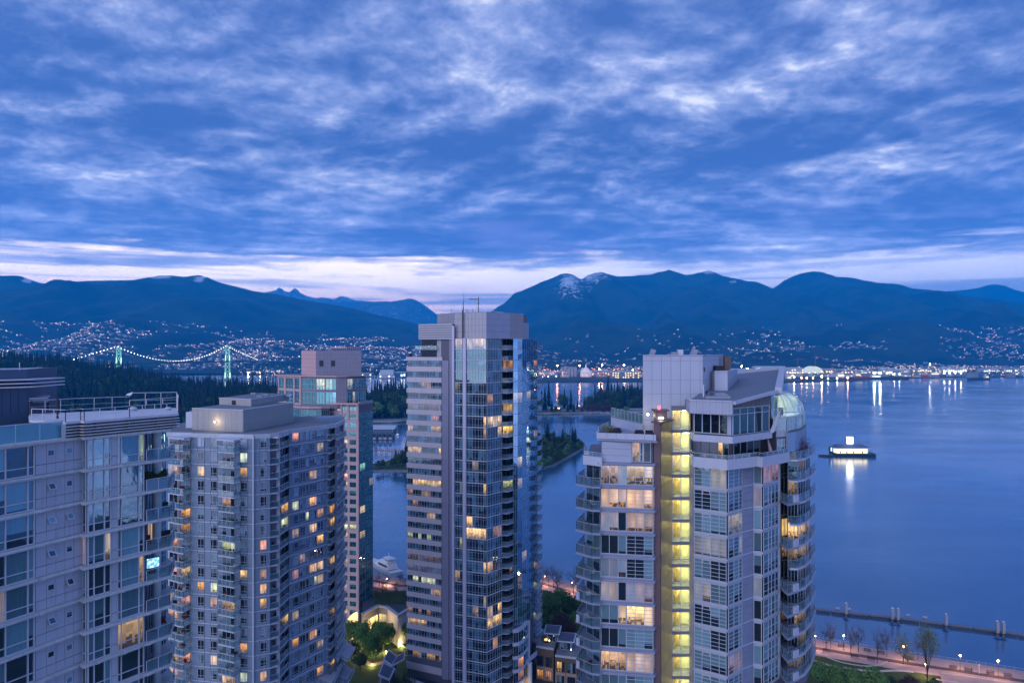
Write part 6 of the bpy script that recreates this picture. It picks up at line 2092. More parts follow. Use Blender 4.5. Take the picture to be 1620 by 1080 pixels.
 for a, b in zip(CW, CW[1:]):
  cvs.append(window(a, b, 0, 0, .0, FH - .04, 2, [0, 1], fm, GC, .035, .03, s=(0, (b - a).length)))
 cj = band(CW, -.05, .05, -.03, .03, jo, 'joint')
 lean = [0, 0]
 D0 = [XY(843, 217.5), XY(850.5, 215.5), XY(857, 219.5), XY(858, 225), XY(846, 226)]
 mb = MB(); mb.prism(D0, -.16, .0); bd = mb.mesh('balcony', mat('balcony_pale', (.42, .42, .52), .7, var=.05))
 rd = railing([D0[0], D0[1], D0[2], D0[3]], 0, 1.05, rail_glass, fm, 1.4)
 wd = window(XY(844, 219.5), XY(851, 226), 0, 0, .1, 2.6, 2, [0, 1], fm, GM, .05, .05, s=(0.1, 5.5))
 spec2 = {0: light((1, .55, .35), .75, 1.0), 7: light((1, .62, .25), 1.1, .62), 8: light((1, .6, .3), .5, .4), 13: light((1, .6, .25), .9, .4), 16: light((1, .58, .22), .9, .35), 17: light((1, .62, .28), 1.15, .7),
             20: light((1, .6, .3), .8, .45), 5: light((.6, 1, .5), .1, .3), 26: light((1, .5, .25), .5, .3), 24: light((1, .6, .3), .3, .4), 11: light((1, .8, .6), .2, .5), 12: light((.8, 1, .7), .4, .3)}
 spec3 = {7: light((1, .7, .4), .8, .8), 8: light((1, .65, .3), .7, .35), 20: light((1, .6, .3), .6, .4), 24: light((1, .6, .25), .9, .6), 25: light((1, .62, .25), 1.1, .6), 17: light((1, .5, .3), .4, .5)}
 spec1 = {0: light((1, .5, .3), .5, 1), 4: light((.9, .9, .3), .12, .6), 18: light((.9, .8, .3), .3, .6), 21: light((1, .6, .3), .45, .8), 13: light((.8, .9, .4), .15, .5)}
 spec4 = {2: light((1, .42, .15), .45, .8), 8: light((1, .6, .15), 1.2, 1), 21: light((1, .6, .25), .7, .6)}
 for k in range(0, 33):
  z = ztop - FH * (k + 1)
  if z < 5: break
  add_window(root, a1, z, spec1.get(k, (0, 0, 0, 0)))
  add_window(root, a2, z, spec2.get(k, lit(.2, .2, .5)))
  add_window(root, a3, z, spec3.get(k, lit(.12, .2, .5)))
  add_window(root, a4, z, spec4.get(k, lit(.05, .6, .5)))
  link('floor_band', band_, root, loc=(0, 0, z))
  o = link('balcony', bs_, root, loc=(0, 0, z)); sub('railing', rls[0], o); sub('glass', rls[1], o)
  if z > 20:
   for i, c in enumerate(cvs):
    col_ = (0, 0, 0, 0)
    if (k, i) in ((11, 1), (16, 3)): col_ = light((1, .8, .4), .9, .9)
    if (k, i) in ((13, 1), (5, 0), (5, 1), (5, 3), (20, 2)): col_ = light((1, .75, .4), .5, .7)
    add_window(root, c, z, col_, 'glass_facet')
   link('joint', cj, root, loc=(0, 0, z))
  o = link('balcony', bd, root, loc=(0, 0, z + .3)); sub('railing', rd[0], o); sub('glass', rd[1], o)
  if z > 8: add_window(root, wd, z, lit(.25, .8, .6))
 # banded storeys at the foot of the curve
 low = [XY(812, 201.5), XY(820, 202.2), XY(828, 204.5), XY(835, 208.5)]
 for k in range(5):
  z = 5.2 + 3.6 * k
  link('floor_band', band(low, -.6, .12, z + 2.75, z + 3.6, fin, 'band'), root)
  for a, b in zip(low, low[1:]):
   add_window(root, window(a, b, 0, 0, z, z + 2.72, 2, [0, 1], fm, GM, .05, .06, s=(0, (b - a).length)), 0, lit(.35, .7, .6))
 mb = MB(); mb.prism(low + [XY(836, 214), XY(812, 210)], 5, 23.1); mb.build('foot', jo, root)
 mb = MB(); q = XY(836.5, 209); mb.tube((q.x, q.y, 4), (q.x, q.y, 23), .35, 10); mb.build('column', fin, root)
 # roof things
 zz = ct + .05
 t_ = thing('antenna_mast', 'tall thin antenna mast left of the satellite dishes on the central tower', 'antenna', (*XY(733, 204), zz), 'masts on the central tower')
 q = XY(733, 204); mb = MB(); mb.tube((q.x, q.y, zz), (q.x, q.y, zz + 3), .11, 6); mb.build('base_pole', black, t_); mb = MB(); mb.tube((q.x, q.y, zz + 3), (q.x, q.y, zz + 6.9), .06, 5, .03); mb.build('rod', black, t_)
 t_ = thing('antenna_mast', 'antenna pole with a horizontal arm right of the satellite dishes', 'antenna', (*XY(757, 204), zz), 'masts on the central tower')
 q = XY(757, 204); mb = MB(); mb.tube((q.x, q.y, zz), (q.x, q.y, zz + 4.5), .12, 6); mb.build('pole', black, t_)
 mb = MB(); mb.tube((q.x, q.y, zz + 3.9), (q.x - 2.7, q.y, zz + 4.0), .08, 5); mb.tube((q.x - .9, q.y, zz + 3.6), (q.x - .9, q.y, zz + 4.3), .04, 4); mb.tube((q.x - 1.8, q.y, zz + 3.6), (q.x - 1.8, q.y, zz + 4.3), .04, 4); mb.build('arm', black, t_)
 mb = MB(); mb.box(q.x - .1, q.x + .6, q.y - .3, q.y + .3, zz, zz + .5); mb.build('control_box', mat('box_brown', (.12, .06, .05), var=0), t_)
 t_ = thing('antenna_mast', 'short thin rod at the left end of the crown roof', 'antenna', (*XY(714, 205), 105.3), 'masts on the central tower')
 q = XY(714, 205); mb = MB(); mb.tube((q.x, q.y, 105.2), (q.x, q.y, 109.3), .05, 5); mb.build('rod', black, t_)
 for px, lab in ((739.5, 'left of two round satellite dishes on the central tower roof'), (748.3, 'right of two round satellite dishes on the central tower roof')):
  q = XY(px, 203)
  t_ = thing('satellite_dish', lab, 'satellite dish', (q.x, q.y, zz), 'satellite dishes')
  mb = MB(); mb.tube((q.x, q.y, zz), (q.x, q.y, zz + .5), .07, 6); mb.build('stand', metal_g, t_)
  mb = MB(); mb.tube((q.x, q.y - .05, zz + .75), (q.x, q.y + .12, zz + .80), .42, 16, .15); mb.build('dish', metal_w, t_)
 q = XY(782, 204)
 t_ = thing('rooftop_ladder', 'small white davit frame on the right of the crown roof', 'davit', (q.x, q.y, zz))
 mb = MB(); mb.tube((q.x - 1.2, q.y, zz), (q.x - .9, q.y, zz + .8), .05, 5); mb.tube((q.x - .9, q.y, zz + .8), (q.x + 1.5, q.y, zz + .35), .05, 5); mb.tube((q.x + 1.5, q.y, zz + .35), (q.x + 2.6, q.y, zz + .3), .05, 5); mb.build('frame', metal_w, t_)
middle_tower()

# ------------------------------------------------------------------ right-hand tower with the lit stair
def right_tower():
 white = mat('pale_panel', (0.40, 0.42, 0.52), .6, var=.035, scale=.35, streaks=.04)
 lav = mat('lavender_cladding', (0.34, 0.36, 0.47), .55, var=.04)
 conc = mat('slab_blue_grey', (0.23, 0.25, 0.36), .7, var=.08, scale=.7, streaks=.15)
 conc2 = mat('slab_white', (0.42, 0.44, 0.55), .7, var=.06, scale=.7, streaks=.12)
 jo = mat('joint_right', (0.14, 0.14, 0.19), .8, var=0)
 jw = mat('joint_pale', (0.25, 0.25, 0.33), .7, var=0)
 fm = mat('frame_right', (0.44, 0.47, 0.56), .45, .4, var=.02)
 brown = mat('bronze_brown', (0.13, 0.075, 0.085), .5, .5, var=.06, scale=.4)
 bronze = mat('bronze_panel', (0.38, 0.29, 0.22), .32, .6, metal=.6, var=.08, scale=.3, streaks=.2)
 GR = glass_pane('glass_right', refl=.16, pblind=.78, blind=(0.17, 0.29, 0.37), dark=(.008, .012, .020), tint=(.55, .82, 1.0), drop=.5)
 GD = glass_pane('glass_dark', refl=.10, pblind=.0, dark=(.004, .005, .008), tint=(.45, .75, .8))
 GTa = glass_pane('glass_green', refl=.20, pblind=.15, blind=(.04, .10, .12), dark=(.006, .014, .018), tint=(.40, .62, .66))
 root = thing('stairwell_tower', 'large apartment tower with a brightly lit yellow stairwell and pale penthouse block at right', 'tower', (28, 108, 40))
 FH = 3.0
 N = 10
 # left wing ------------------------------------------------
 A0, A1 = XY(950, 97.6), XY(1033, 96.4)
 A2 = XY(1040, 98.2)
 ZS = 83.5                        # top of the slab under the first glazed storey's head
 SD0, SD1 = XY(926, 103.0), XY(950.2, 99.5)
 mb = MB()
 mb.prism([XY(927, 103.4), XY(950.2, 99.9), XY(950.6, 97.85), XY(1033, 96.7), XY(1039, 98.6), XY(1062, 102), XY(1062, 118), XY(935, 118)], 50, ZS - .2)
 mb.build('left_wing_core', jo, root)
 px_ = [950.3, 964, 978, 991, 1005, 1019, 1032.8]
 f2 = lambda lst, P, Q: [(hit(p_, P, Q) - hit(lst[0], P, Q)) / (hit(lst[-1], P, Q) - hit(lst[0], P, Q)) for p_ in lst]
 wl = window(A0, A1, 950.5, 991, .22, 2.66, f2([950.5, 964, 978, 991], A0, A1), [0, 1], fm, GR, .07, .09)
 wr_ = window(A0, A1, 991.3, 1032.8, .22, 2.66, f2([991.3, 1005, 1019, 1032.8], A0, A1), [0, .2, .4, .6, .8, 1], fm, GR, .05, .09)
 wc = window(A1, A2, 0, 0, .22, 2.66, 1, [0, .2, .4, .6, .8, 1], fm, GR, .05, .06, s=(.05, (A2 - A1).length - .03))
 ws = window(SD0, SD1, 928, 949.5, .1, 2.66, 2, [0, 1], fm, GR, .06, .06)
 slab = band([SD0, SD1, A0, A1, A2], -.3, .30, -.26, .02, conc, 'slab')
 spd = band([A0, A1, A2], -.1, .06, .02, .22, jw, 'sill')
 mb = MB(); mb.prism([XY(910.5, 99.0), XY(936, 96.8), XY(950, 96.6), XY(951, 99.5), XY(924, 104.5)], -.24, .0); bl = mb.mesh('balcony', conc)
 rl = railing([XY(924.5, 104.2), XY(912.0, 99.2), XY(936, 97.0), XY(949.6, 96.8)], 0, 1.10, rail_glass, metal_g, 1.3, top=.06)
 ups = panel(XY(910.8, 98.8), XY(919, 97.8), 912.5, 916, 0, .95, conc2, dep=.1, gap=0)
 specL = {1: light((1, .68, .62), .30, .45), 2: light((1, .50, .14), 1.05, 1.0), 3: light((1, .5, .2), .30, .45), 5: light((1, .45, .35), .10, 1), 6: light((1, .55, .28), .45, .55), 7: light((1, .62, .3), .75, .5), 9: light((1, .58, .32), .75, 1.0)}
 specR = {1: light((1, .70, .40), .6, .6), 2: light((1, .50, .14), 1.05, 1.0), 3: light((1, .52, .2), .5, .6), 6: light((1, .48, .38), .32, 1.0), 7: light((1, .62, .26), 1.15, .62), 9: light((1, .58, .32), .65, 1.0)}
 for k in range(1, N + 1):
  z = ZS - FH * k
  add_window(root, wl, z, specL.get(k, (0, 0, 0, 0)))
  add_window(root, wr_, z, specR.get(k, (0, 0, 0, 0)))
  add_window(root, wc, z, specR.get(k, (0, 0, 0, 0)))
  add_window(root, ws, z, light((1, .45, .3), .2, .4) if k in (4, 8) else light((1, .85, .6), .25, .5) if k == 2 else (0, 0, 0, 0))
  link('slab', slab, root, loc=(0, 0, z))
  link('sill', spd, root, loc=(0, 0, z))
  o = link('balcony', bl, root, loc=(0, 0, z)); sub('railing', rl[0], o); sub('glass', rl[1], o)
  if k > 5: link('balcony_cheek', ups, root, loc=(0, 0, z))
 link('slab', slab, root, loc=(0, 0, ZS))
 # storey under the roof terrace
 z0, z1 = ZS + .02, ZS + 2.75
 mb = MB(); mb.prism([XY(951, 98.0), XY(1033, 96.9), XY(1038, 99), XY(1038, 112), XY(950, 112)], z0, z1); mb.build('upper_core', jo, root)
 B0_, B1_ = XY(951.5, 97.9), XY(1033, 96.6)
 for j in range(3):
  link('wall_panel', panel(B0_, B1_, 952, 999.5, lerp(z0, z1 - .1, j / 3), lerp(z0, z1 - .1, (j + 1) / 3), lav, dep=.08, gap=.025), root)
 add_window(root, window(B0_, B1_, 1000, 1012, z0 + .1, z1 - .1, 1, [0, .5, 1], fm, GD, .07, .08), 0, light((1, .6, .35), .35, .8))
 add_window(root, window(B0_, B1_, 1012.2, 1017.5, z0 + .1, z1 - .1, 1, [0, .4, 1], fm, GD, .09, .10), 0)
 add_window(root, window(B0_, B1_, 1017.8, 1030, z0 + .1, z1 - .1, 1, [0, 1], fm, GD, .08, .08), 0)
 # its terrace at the left
 mb = MB(); mb.prism([XY(923, 99.5), XY(952, 97.2), XY(952, 106), XY(926, 110)], ZS - .45, ZS - .1); mb.build('terrace', conc2, root)
 link('terrace_parapet', band([XY(925.5, 110), XY(922.5, 99.2), XY(952, 97.0)], -.16, .0, ZS - .5, ZS + .68, conc2, 'parapet'), root)
 add_rail(root, railing([XY(926.5, 108), XY(923.6, 99.5), XY(951, 97.3)], ZS + .68, .55, rail_glass, conc2, 1.6), 0)
 # roof terrace of the wing
 zt = ZS + 2.78
 TP = [XY(945, 98.4), XY(1038, 96.0), XY(1041, 98.5)]
 mb = MB(); mb.prism([TP[0], TP[1], TP[2], XY(1041, 104), XY(1018, 112), XY(975, 118), XY(962, 106)], zt, zt + .22); mb.build('roof_terrace', conc, root)
 link('slab', band([XY(945, 98.4), XY(1040, 95.8)], -.2, .35, zt - .02, zt + .2, conc, 'edge'), root)
 for i in range(6):
  a, b = lerp(946, 1034, i / 6), lerp(946, 1034, (i + 1) / 6)
  link('parapet_panel', panel(TP[0], TP[1], a, b, zt + .22, zt + .98, white, dep=.12, gap=.025), root)
 link('parapet_panel', panel(XY(1034, 96.1), TP[1], 1034.2, 1038, zt + .22, zt + .98, white, dep=.12, gap=.02), root)
 link('parapet_coping', band([XY(962, 107), TP[0]][::-1][:2][::-1], -.1, .1, zt + .22, zt + 1.1, white, 'coping'), root)
 gt = clear_glass('rail_green', (0.28, 0.42, 0.36), .30, .08)
 add_rail(root, railing([XY(962.5, 106), XY(946.5, 99.2)], zt + .9, .75, gt, fm, 1.5), 0)
 add_rail(root, railing([XY(967, 117), XY(1017, 104.6)], zt + .22, 2.6, gt, fm, 1.35, bars=1), 0)
 link('side_wall', panel(XY(966, 115.5), XY(1017.5, 104.0), 967, 1016, zt + .22, zt + 1.5, white, dep=.05, gap=.02, nx=5), root)
 mb = MB(); mb.prism([XY(946.5, 99.6), XY(949, 99.6), XY(965, 106), XY(963, 106.6)], zt + .22, zt + .55); mb.build('planter_box', white, root)
 # stair bay ---------------------------------------------------
 S0, S1 = XY(1063, 101.0), XY(1091, 101.0)
 W0, W1 = XY(1045, 97.2), XY(1063, 101.0)
 X0, X1 = XY(1091, 101.0), XY(1097.5, 99.1)
 ztop = 90.7
 mb = MB(); mb.prism([XY(1034.5, 97.6), XY(1045, 97.3), XY(1061.5, 101.3), XY(1061.5, 110), XY(1035, 110)], 50, 88.6); mb.build('stair_side_core', brown, root)
 mb = MB(); mb.prism([XY(1062.5, 103.6), XY(1094, 103.6), XY(1094, 112), XY(1062.5, 112)], 50, ztop - .6); mb.build('stair_core', mat('stair_wall_cream', (.80, .72, .46), .8, var=.05), root)
 L = (W1 - W0).length
 for k in range(-1, N + 2):
  z = ZS - FH * k
  zz1 = min(z + FH, 88.55)
  for i in range(3):
   if z < zz1 - .2: link('bronze_panel', panel(W0, W1, 0, 0, z, zz1, bronze, dep=.05, gap=.035, s=(L * i / 3, L * (i + 1) / 3)), root)
  if z < 87: link('brown_panel', panel(XY(1033.8, 97.0), XY(1045, 96.9), 1034, 1044.8, z, min(z + FH, 88.6), brown, dep=.1, gap=.03), root)
 link('stair_cap', band([XY(1032, 97.6), XY(1045, 96.6), XY(1064, 100.8)], -.7, .25, 88.62, 88.85, brown, 'cap'), root)
 mb = MB(); q = XY(1044.5, 99.5); mb.box(q.x - .75, q.x + .75, q.y - .8, q.y + .9, 88.8, 90.0); mb.box(q.x - 1.0, q.x + 1.0, q.y - 1, q.y + 1, 90.02, 90.2); mb.build('chimney', brown, root)
 q = XY(1044.5, 98.3)
 t_ = thing('roof_beacon', 'small red beacon above a bright white lamp on the brown chimney', 'lamp', (q.x, q.y, 90.2))
 mb = MB(); mb.box(q.x - .18, q.x + .18, q.y + .6, q.y + .9, 90.2, 90.75); mb.build('beacon', emitter('beacon_red', (1, .2, .3), 1.1), t_)
 mb = MB(); mb.ball((q.x + .1, q.y + .0, 89.15), .14, 8, 5, (2.6, .8, 1)); mb.build('lamp', emitter('lamp_white', (1, .95, .7), 7.0), t_)
 q = XY(1025, 103.4)
 t_ = thing('wall_lamp', 'round glowing wall lamp low on the pale penthouse block', 'lamp', (q.x, q.y, 89.2))
 mb = MB(); mb.ball((q.x, q.y, 89.2), .17, 8, 6); mb.build('bulb', emitter('bulb_pale', (1, .88, .55), 9.0), t_)
 mb = MB(); mb.box(q.x - .1, q.x + .1, q.y + .1, q.y + .5, 89.0, 89.3); mb.build('bracket', black, t_)
 ld = bpy.data.lights.new('lamp_light', 'POINT'); ld.energy = 30; ld.color = (1, .8, .5); ld.shadow_soft_size = .15
 lo = bpy.data.objects.new('lamp_light', ld); col.objects.link(lo); lo.parent = t_; lo.location = (-.3, -.7, -.1)
 # stair storeys: slab, tube light under it, two clear panes
 mb = MB(); mb.prism([XY(1062, 100.9), XY(1091.5, 100.9), XY(1094, 103.8), XY(1062, 103.8)], -.42, .0); sl = mb.mesh('stair_landing', mat('landing_grey', (.20, .20, .23), .8, var=.05))
 fr_ = MB()
 for px in (1063.3, 1077.2, 1090.6):
  s_ = hit(px, S0, S1); obox(fr_, S0, S1, s_ - .05, s_ + .05, -.02, .10, 0, FH - .42)
 for z in (.0, .50): obox(fr_, S0, S1, .05, (S1 - S0).length - .05, .0, .08, z, z + .06)
 fr_ = fr_.mesh('stair_frame', fm)
 pn = MB()
 for a, b in ((1063.6, 1077), (1077.5, 1090.3)):
  pa, pb = hit(a, S0, S1), hit(b, S0, S1)
  obox(pn, S0, S1, pa, pb, .02, .035, .03, FH - .45)
 pn = pn.mesh('pane', clear_glass('stair_glass', (.9, .85, .6), .05, .05))
 tb = MB(); q = XY(1084.5, 101.9); tb.box(q.x - .50, q.x + .50, q.y - .5, q.y + .5, FH - .50, FH - .45)
 tb = tb.mesh('tube_light', emitter('tube_yellow', (1.0, .87, .38), 30.0, True))
 tb2 = MB(); q = XY(1070, 102.6); tb2.box(q.x - .25, q.x + .25, q.y - .25, q.y + .25, FH - .50, FH - .45)
 tb2 = tb2.mesh('tube_light', emitter('tube_amber', (1.0, .70, .22), 34.0, True))
 fly = MB()
 for i in range(9):
  q = XY(1067 + 1.1 * i, 102.2); fly.box(q.x - .06, q.x + .08, q.y, q.y + 1.0, .28 * i, .28 * i + .14)
 fly = fly.mesh('stair_flight', mat('stair_dark_cream', (.38, .30, .14), .8, var=.05))
 dr = MB(); q = XY(1071, 103.5); dr.box(q.x - .42, q.x + .42, q.y, q.y + .08, .02, 2.2); dr = dr.mesh('stair_door', mat('door_amber', (.45, .30, .10), .7, var=.05))
 lw_ = MB(); lw_.prism([XY(1062.0, 101.2), XY(1063.0, 101.2), XY(1063.0, 103.6), XY(1062, 103.6)], 0, FH - .42); lw_ = lw_.mesh('stair_side', mat('stair_wall_cream', (.80, .72, .46)))
 rw_ = MB(); rw_.prism([XY(1091.2, 101.2), XY(1092.2, 101.2), XY(1094.0, 103.6), XY(1093, 103.6)], 0, FH - .42); rw_ = rw_.mesh('stair_side', mat('stair_wall_cream', (.80, .72, .46)))
 for k in range(-1, N + 2):
  z = 83.3 + 1.05 - FH * k + .0
  link('stair_landing', sl, root, loc=(0, 0, z))
  if k < 0: link('stair_landing', sl, root, loc=(0, 0, z + FH))
  w = link('stair_frame', fr_, root, loc=(0, 0, z)); sub('pane', pn, w)
  for nm, me in (('tube_light', tb), ('tube_light', tb2), ('stair_flight', fly), ('stair_door', dr), ('stair_side', lw_), ('stair_side', rw_)):
   link(nm, me, root, loc=(0, 0, z))
 sr = panel(X0, X1, 1091.4, 1097.3, 0, FH, jw, dep=.06, gap=.03)
 for k in range(1, N + 2): link('wall_panel', sr, root, loc=(0, 0, ZS - FH * k))
 # right wing --------------------------------------------------
 C0, C1, C2, C3, C4, C5 = XY(1097.5, 99.1), XY(1150, 96.5), XY(1174, 98.9), XY(1191, 100.4), XY(1206, 99.9), XY(1232, 103.4)
 C1b = XY(1153, 96.5)
 mb = MB(); mb.prism([C0 + Vector((0, .3)), C1 + Vector((0, .35)), C2 + Vector((0, .35)), C3 + Vector((0, .35)), C4 + Vector((0, .35)), C5 + Vector((0, .35)), XY(1236, 108), XY(1244, 112), XY(1262, 108.5), XY(1276, 109), XY(1281, 113), XY(1275, 126), XY(1100, 128)], 50, 83.0); mb.build('right_wing_core', jo, root)
 r5 = [0, .2, .4, .6, .8, 1]
 v1 = window(C0, C1, 1098.6, 1149.4, .10, 2.62, f2([1098.6, 1111, 1124.5, 1138, 1149.4], C0, C1), r5, fm, GR, .06, .09)
 v2 = window(C1, C2, 1151.8, 1173.6, .10, 2.62, f2([1151.8, 1160.5, 1168.5, 1173.6], C1, C2), r5, fm, GR, .05, .09)
 v3 = window(C3, C4, 1192.2, 1205.2, .10, 2.66, 1, [0, 1], fm, GR, .08, .10)
 v4 = window(C4, C5, 1207.5, 1231, .10, 2.66, f2([1207.5, 1215, 1220, 1225.5, 1231], C4, C5), [0, .25, .62, 1], fm, GR, .06, .09)
 sp1 = panel(C0, C1, 1098, 1150, 2.64, FH + .08, lav, dep=.10, gap=.02, nx=4)
 sp2 = panel(C1, C2, 1150.5, 1173.8, 2.64, FH + .08, lav, dep=.10, gap=.02, nx=3)
 sp3 = panel(C3, C4, 1191.6, 1206, 2.68, FH + .08, lav, dep=.10, gap=.02)
 sp4 = panel(C4, C5, 1206.2, 1231.6, 2.68, FH + .08, lav, dep=.08, gap=.02)
 wp = []
 for i in range(2):
  for j in range(3):
   a, b = lerp(1174.3, 1190.8, i / 2), lerp(1174.3, 1190.8, (i + 1) / 2)
   wp.append(panel(C2, C3, a, b, FH * j / 3, FH * (j + 1) / 3, conc, dep=.07, gap=.03))
 lip = band([C0, C1, C2, C3, C4, C5], -.1, .17, -.05, .06, fm, 'floor_band')
 # vent in the second pane column
 vt = MB(); s0, s1 = hit(1112, C0, C1), hit(1123.5, C0, C1)
 for a, b, c, e in ((s0, s1, 2.12, 2.18), (s0, s1, 2.52, 2.58), (s0, s0 + .06, 2.18, 2.52), (s1 - .06, s1, 2.18, 2.52)): obox(vt, C0, C1, a, b, .10, .15, c, e)
 vt = vt.mesh('vent_frame', metal_w)
 spec = {1: light((1, .72, .4), .30, .45), 4: light((1, .65, .35), .2, .3), 6: light((1, .6, .3), .3, .35), 5: light((1, .5, .2), .25, .2)}
 specv = {1: light((1, .7, .4), .5, .5), 3: light((1, .8, .45), .35, .4), 4: light((1, .8, .5), .25, .5), 9: light((1, .45, .35), .25, .6)}
 spec3 = {2: light((1, .45, .35), .18, 1), 3: light((1, .6, .25), .3, .5), 6: light((1, .6, .3), .2, .5), 10: light((1, .55, .4), .35, .8)}
 # curved side with long balconies
 Q = [XY(1246, 106.2), XY(1262, 106.0), XY(1274, 108.0), XY(1281, 112.5)]
 cw = [window(a, b, 0, 0, .05, 2.66, 3, [0, 1], fm, GTa, .05, .06, s=(0.02, (b - a).length - .02)) for a, b in zip(Q, Q[1:])]
 ed = [XY(1249, 103.2), XY(1262, 103.0), XY(1274, 104.4), XY(1284, 107.4), XY(1291, 112.4)]
 mb = MB(); mb.prism(ed + [XY(1286, 116), XY(1249, 108)], -.24, .0); cb = mb.mesh('balcony', conc2)
 cr = railing([q + Vector((-.1, .22)) for q in ed], 0, 1.08, rail_glass, metal_g, 1.4)
 tri = [XY(1232, 104.2), XY(1246, 100.6), XY(1264, 102.2), XY(1262, 106), XY(1236, 107.8)]
 mb = MB(); mb.prism(tri, -.28, .0); tb_ = mb.mesh('balcony', conc)
 trr = railing([XY(1233.5, 104.0), XY(1246, 100.9), XY(1262, 102.4)], 0, 1.08, rail_glass, metal_g, 1.3)
 ck = panel(XY(1252, 101.2), XY(1264, 102.2), 1256, 1263.5, -.0, 1.0, conc2, dep=.06, gap=0)
 wrec = window(XY(1233.5, 108.2), XY(1246, 109), 1234.5, 1245.5, .1, 2.6, 2, [0, 1], fm, GTa, .05, .05)
 wcol = MB(); q = XY(1232.6, 103.8); wcol.box(q.x - .12, q.x + .16, q.y, q.y + .5, 0, FH); wcol = wcol.mesh('corner_post', fm)
 specc = {3: [0, 0, 0], 4: [1.2, 1.2, 1.0], 5: [.35, .5, .5], 1: [.0, .1, 0], 8: [.5, .4, .1], 2: [.25, 0, 0], 6: [0, .1, .1], 7: [0, .15, .1], 9: [.3, .3, .3], 10: [.2, .3, .2]}
 for k in range(1, N + 1):
  z = ZS - FH * k - .35
  add_window(root, v1, z, spec.get(k, (0, 0, 0, 0)))
  add_window(root, v2, z, specv.get(k, (0, 0, 0, 0)))
  add_window(root, v3, z, spec3.get(k, (0, 0, 0, 0)))
  add_window(root, v4, z, lit(.35, .35, .35))
  for nm, me in (('spandrel', sp1), ('spandrel', sp2), ('spandrel', sp3), ('spandrel', sp4), ('floor_band', lip), ('vent_frame', vt), ('corner_post', wcol)):
   link(nm, me, root, loc=(0, 0, z))
  for p_ in wp: link('wall_panel', p_, root, loc=(0, 0, z))
  for i, c in enumerate(cw): add_window(root, c, z, light((1, .60, .24), specc[k][i] * .9, .75))
  add_window(root, wrec, z, light((1, .62, .2), 1.0, 1) if k == 4 else light((1, .5, .25), .35, .7) if k in (5, 8) else (0, 0, 0, 0))
  o = link('balcony', cb, root, loc=(0, 0, z)); sub('railing', cr[0], o); sub('glass', cr[1], o)
  if k % 2 == 0 or k > 5:
   o = link('balcony', tb_, root, loc=(0, 0, z + .3)); sub('railing', trr[0], o); sub('glass', trr[1], o)
   link('balcony_cheek', ck, root, loc=(0, 0, z + .3))
 # open terrace storey ----------------------------------------
 zt0 = 83.15
 TPts = [XY(1092, 101), XY(1098, 98.2), XY(1150, 95.6), XY(1198, 98.6), XY(1206, 97.8), XY(1248, 102.8), XY(1252, 108)]
 mb = MB(); mb.prism(TPts + [XY(1240, 118), XY(1100, 118)], zt0 - .3, zt0 + .1); mb.build('terrace', conc, root)
 link('terrace_parapet', band(TPts[:6], -.18, .10, zt0 - .35, zt0 + 1.0, conc2, 'parapet'), root)
 add_rail(root, railing(offset_line(TPts[:6], -.04), zt0 + 1.0, .5, rail_glass, fm, 1.6), 0)
 # glass walls set back behind it
 D0, D1, D2, D3 = XY(1095, 103.5), XY(1153, 101.0), XY(1160, 101.0), XY(1218, 107)
 mb = MB(); mb.prism([D0 + Vector((0, .3)), D1 + Vector((0, .3)), D2 + Vector((0, .3)), D3 + Vector((0, .3)), XY(1222, 118), XY(1100, 118)], zt0, 86.3); mb.build('set_back_core', jo, root)
 for i in range(3): link('wall_panel', panel(D0, D1, 1096 + 13.4 * i, 1109 + 13.4 * i, zt0 + .1, 86.3, lav, dep=.06, gap=.03), root)
 add_window(root, window(D0, D1, 1136, 1144, zt0 + .1, 86.2, 1, 1, fm, GD, .06, .06), 0, light((1, .6, .25), .9, 1))
 add_window(root, window(D0, D1, 1145, 1153, zt0 + .1, 86.2, 1, 1, fm, GTa, .06, .06), 0)
 add_window(root, window(D2, D3, 1160, 1202, zt0 + .1, 86.2, 4, 1, fm, GR, .08, .08), 0)
 # penthouse floor slab
 E = [XY(1093, 100.5), XY(1098, 97.4), XY(1158, 94.6), XY(1220, 100.6)]
 mb = MB(); mb.prism(E + [XY(1224, 118), XY(1100, 118)], 86.35, 86.9); mb.build('slab', conc2, root)
 link('slab', band(E, -.2, .16, 86.3, 87.15, conc2, 'edge'), root)
 # penthouse glazing
 F0, F1, F2, F3 = XY(1096, 99.6), XY(1155, 96.5), XY(1158, 96.3), XY(1217, 102.0)
 mb = MB(); mb.prism([F0 + Vector((.1, .4)), F1 + Vector((0, .4)), F2 + Vector((0, .4)), F3 + Vector((-.2, .4)), XY(1220, 116), XY(1098, 116)], 86.9, 91.0); mb.build('penthouse_core', jo, root)
 zr = 89.75
 add_window(root, window(F0, F1, 1098, 1152.5, 87.15, zr, 4, [0, 1], fm, GD, .10, .10), 0)
 link('corner_pier', panel(F0, F1, 1153, 1157.3, 87.1, 90.2, lav, dep=.15, gap=0), root)
 add_window(root, window(F2, F3, 1158.5, 1216.5, 87.1, 90.6, f2([1158.5, 1170, 1182, 1193, 1205, 1216.5], F2, F3), [0, .76, 1], fm, GTa, .09, .10), 0)
 # sloped top of that glazing
 G0 = V2(F2); Lf = (F3 - F2).length
 d_, n = wdir(F2, F3)
 mb = MB()
 for i in range(10):
  a, b = Lf * i / 10 + .03, Lf * (i + 1) / 10 - .03
  pa, pb = G0 + d_ * a + n * .08, G0 + d_ * b + n * .08
  ra, rb = G0 + d_ * a - n * .3, G0 + d_ * b - n * .3
  za, zb = 91.1 + .9 * (a / Lf), 91.1 + .9 * (b / Lf)
  mb.hexa([(*pa, 90.62), (*pb, 90.62), (*rb, 90.62), (*ra, 90.62)], [(*pa, za), (*pb, zb), (*rb, zb), (*ra, za)])
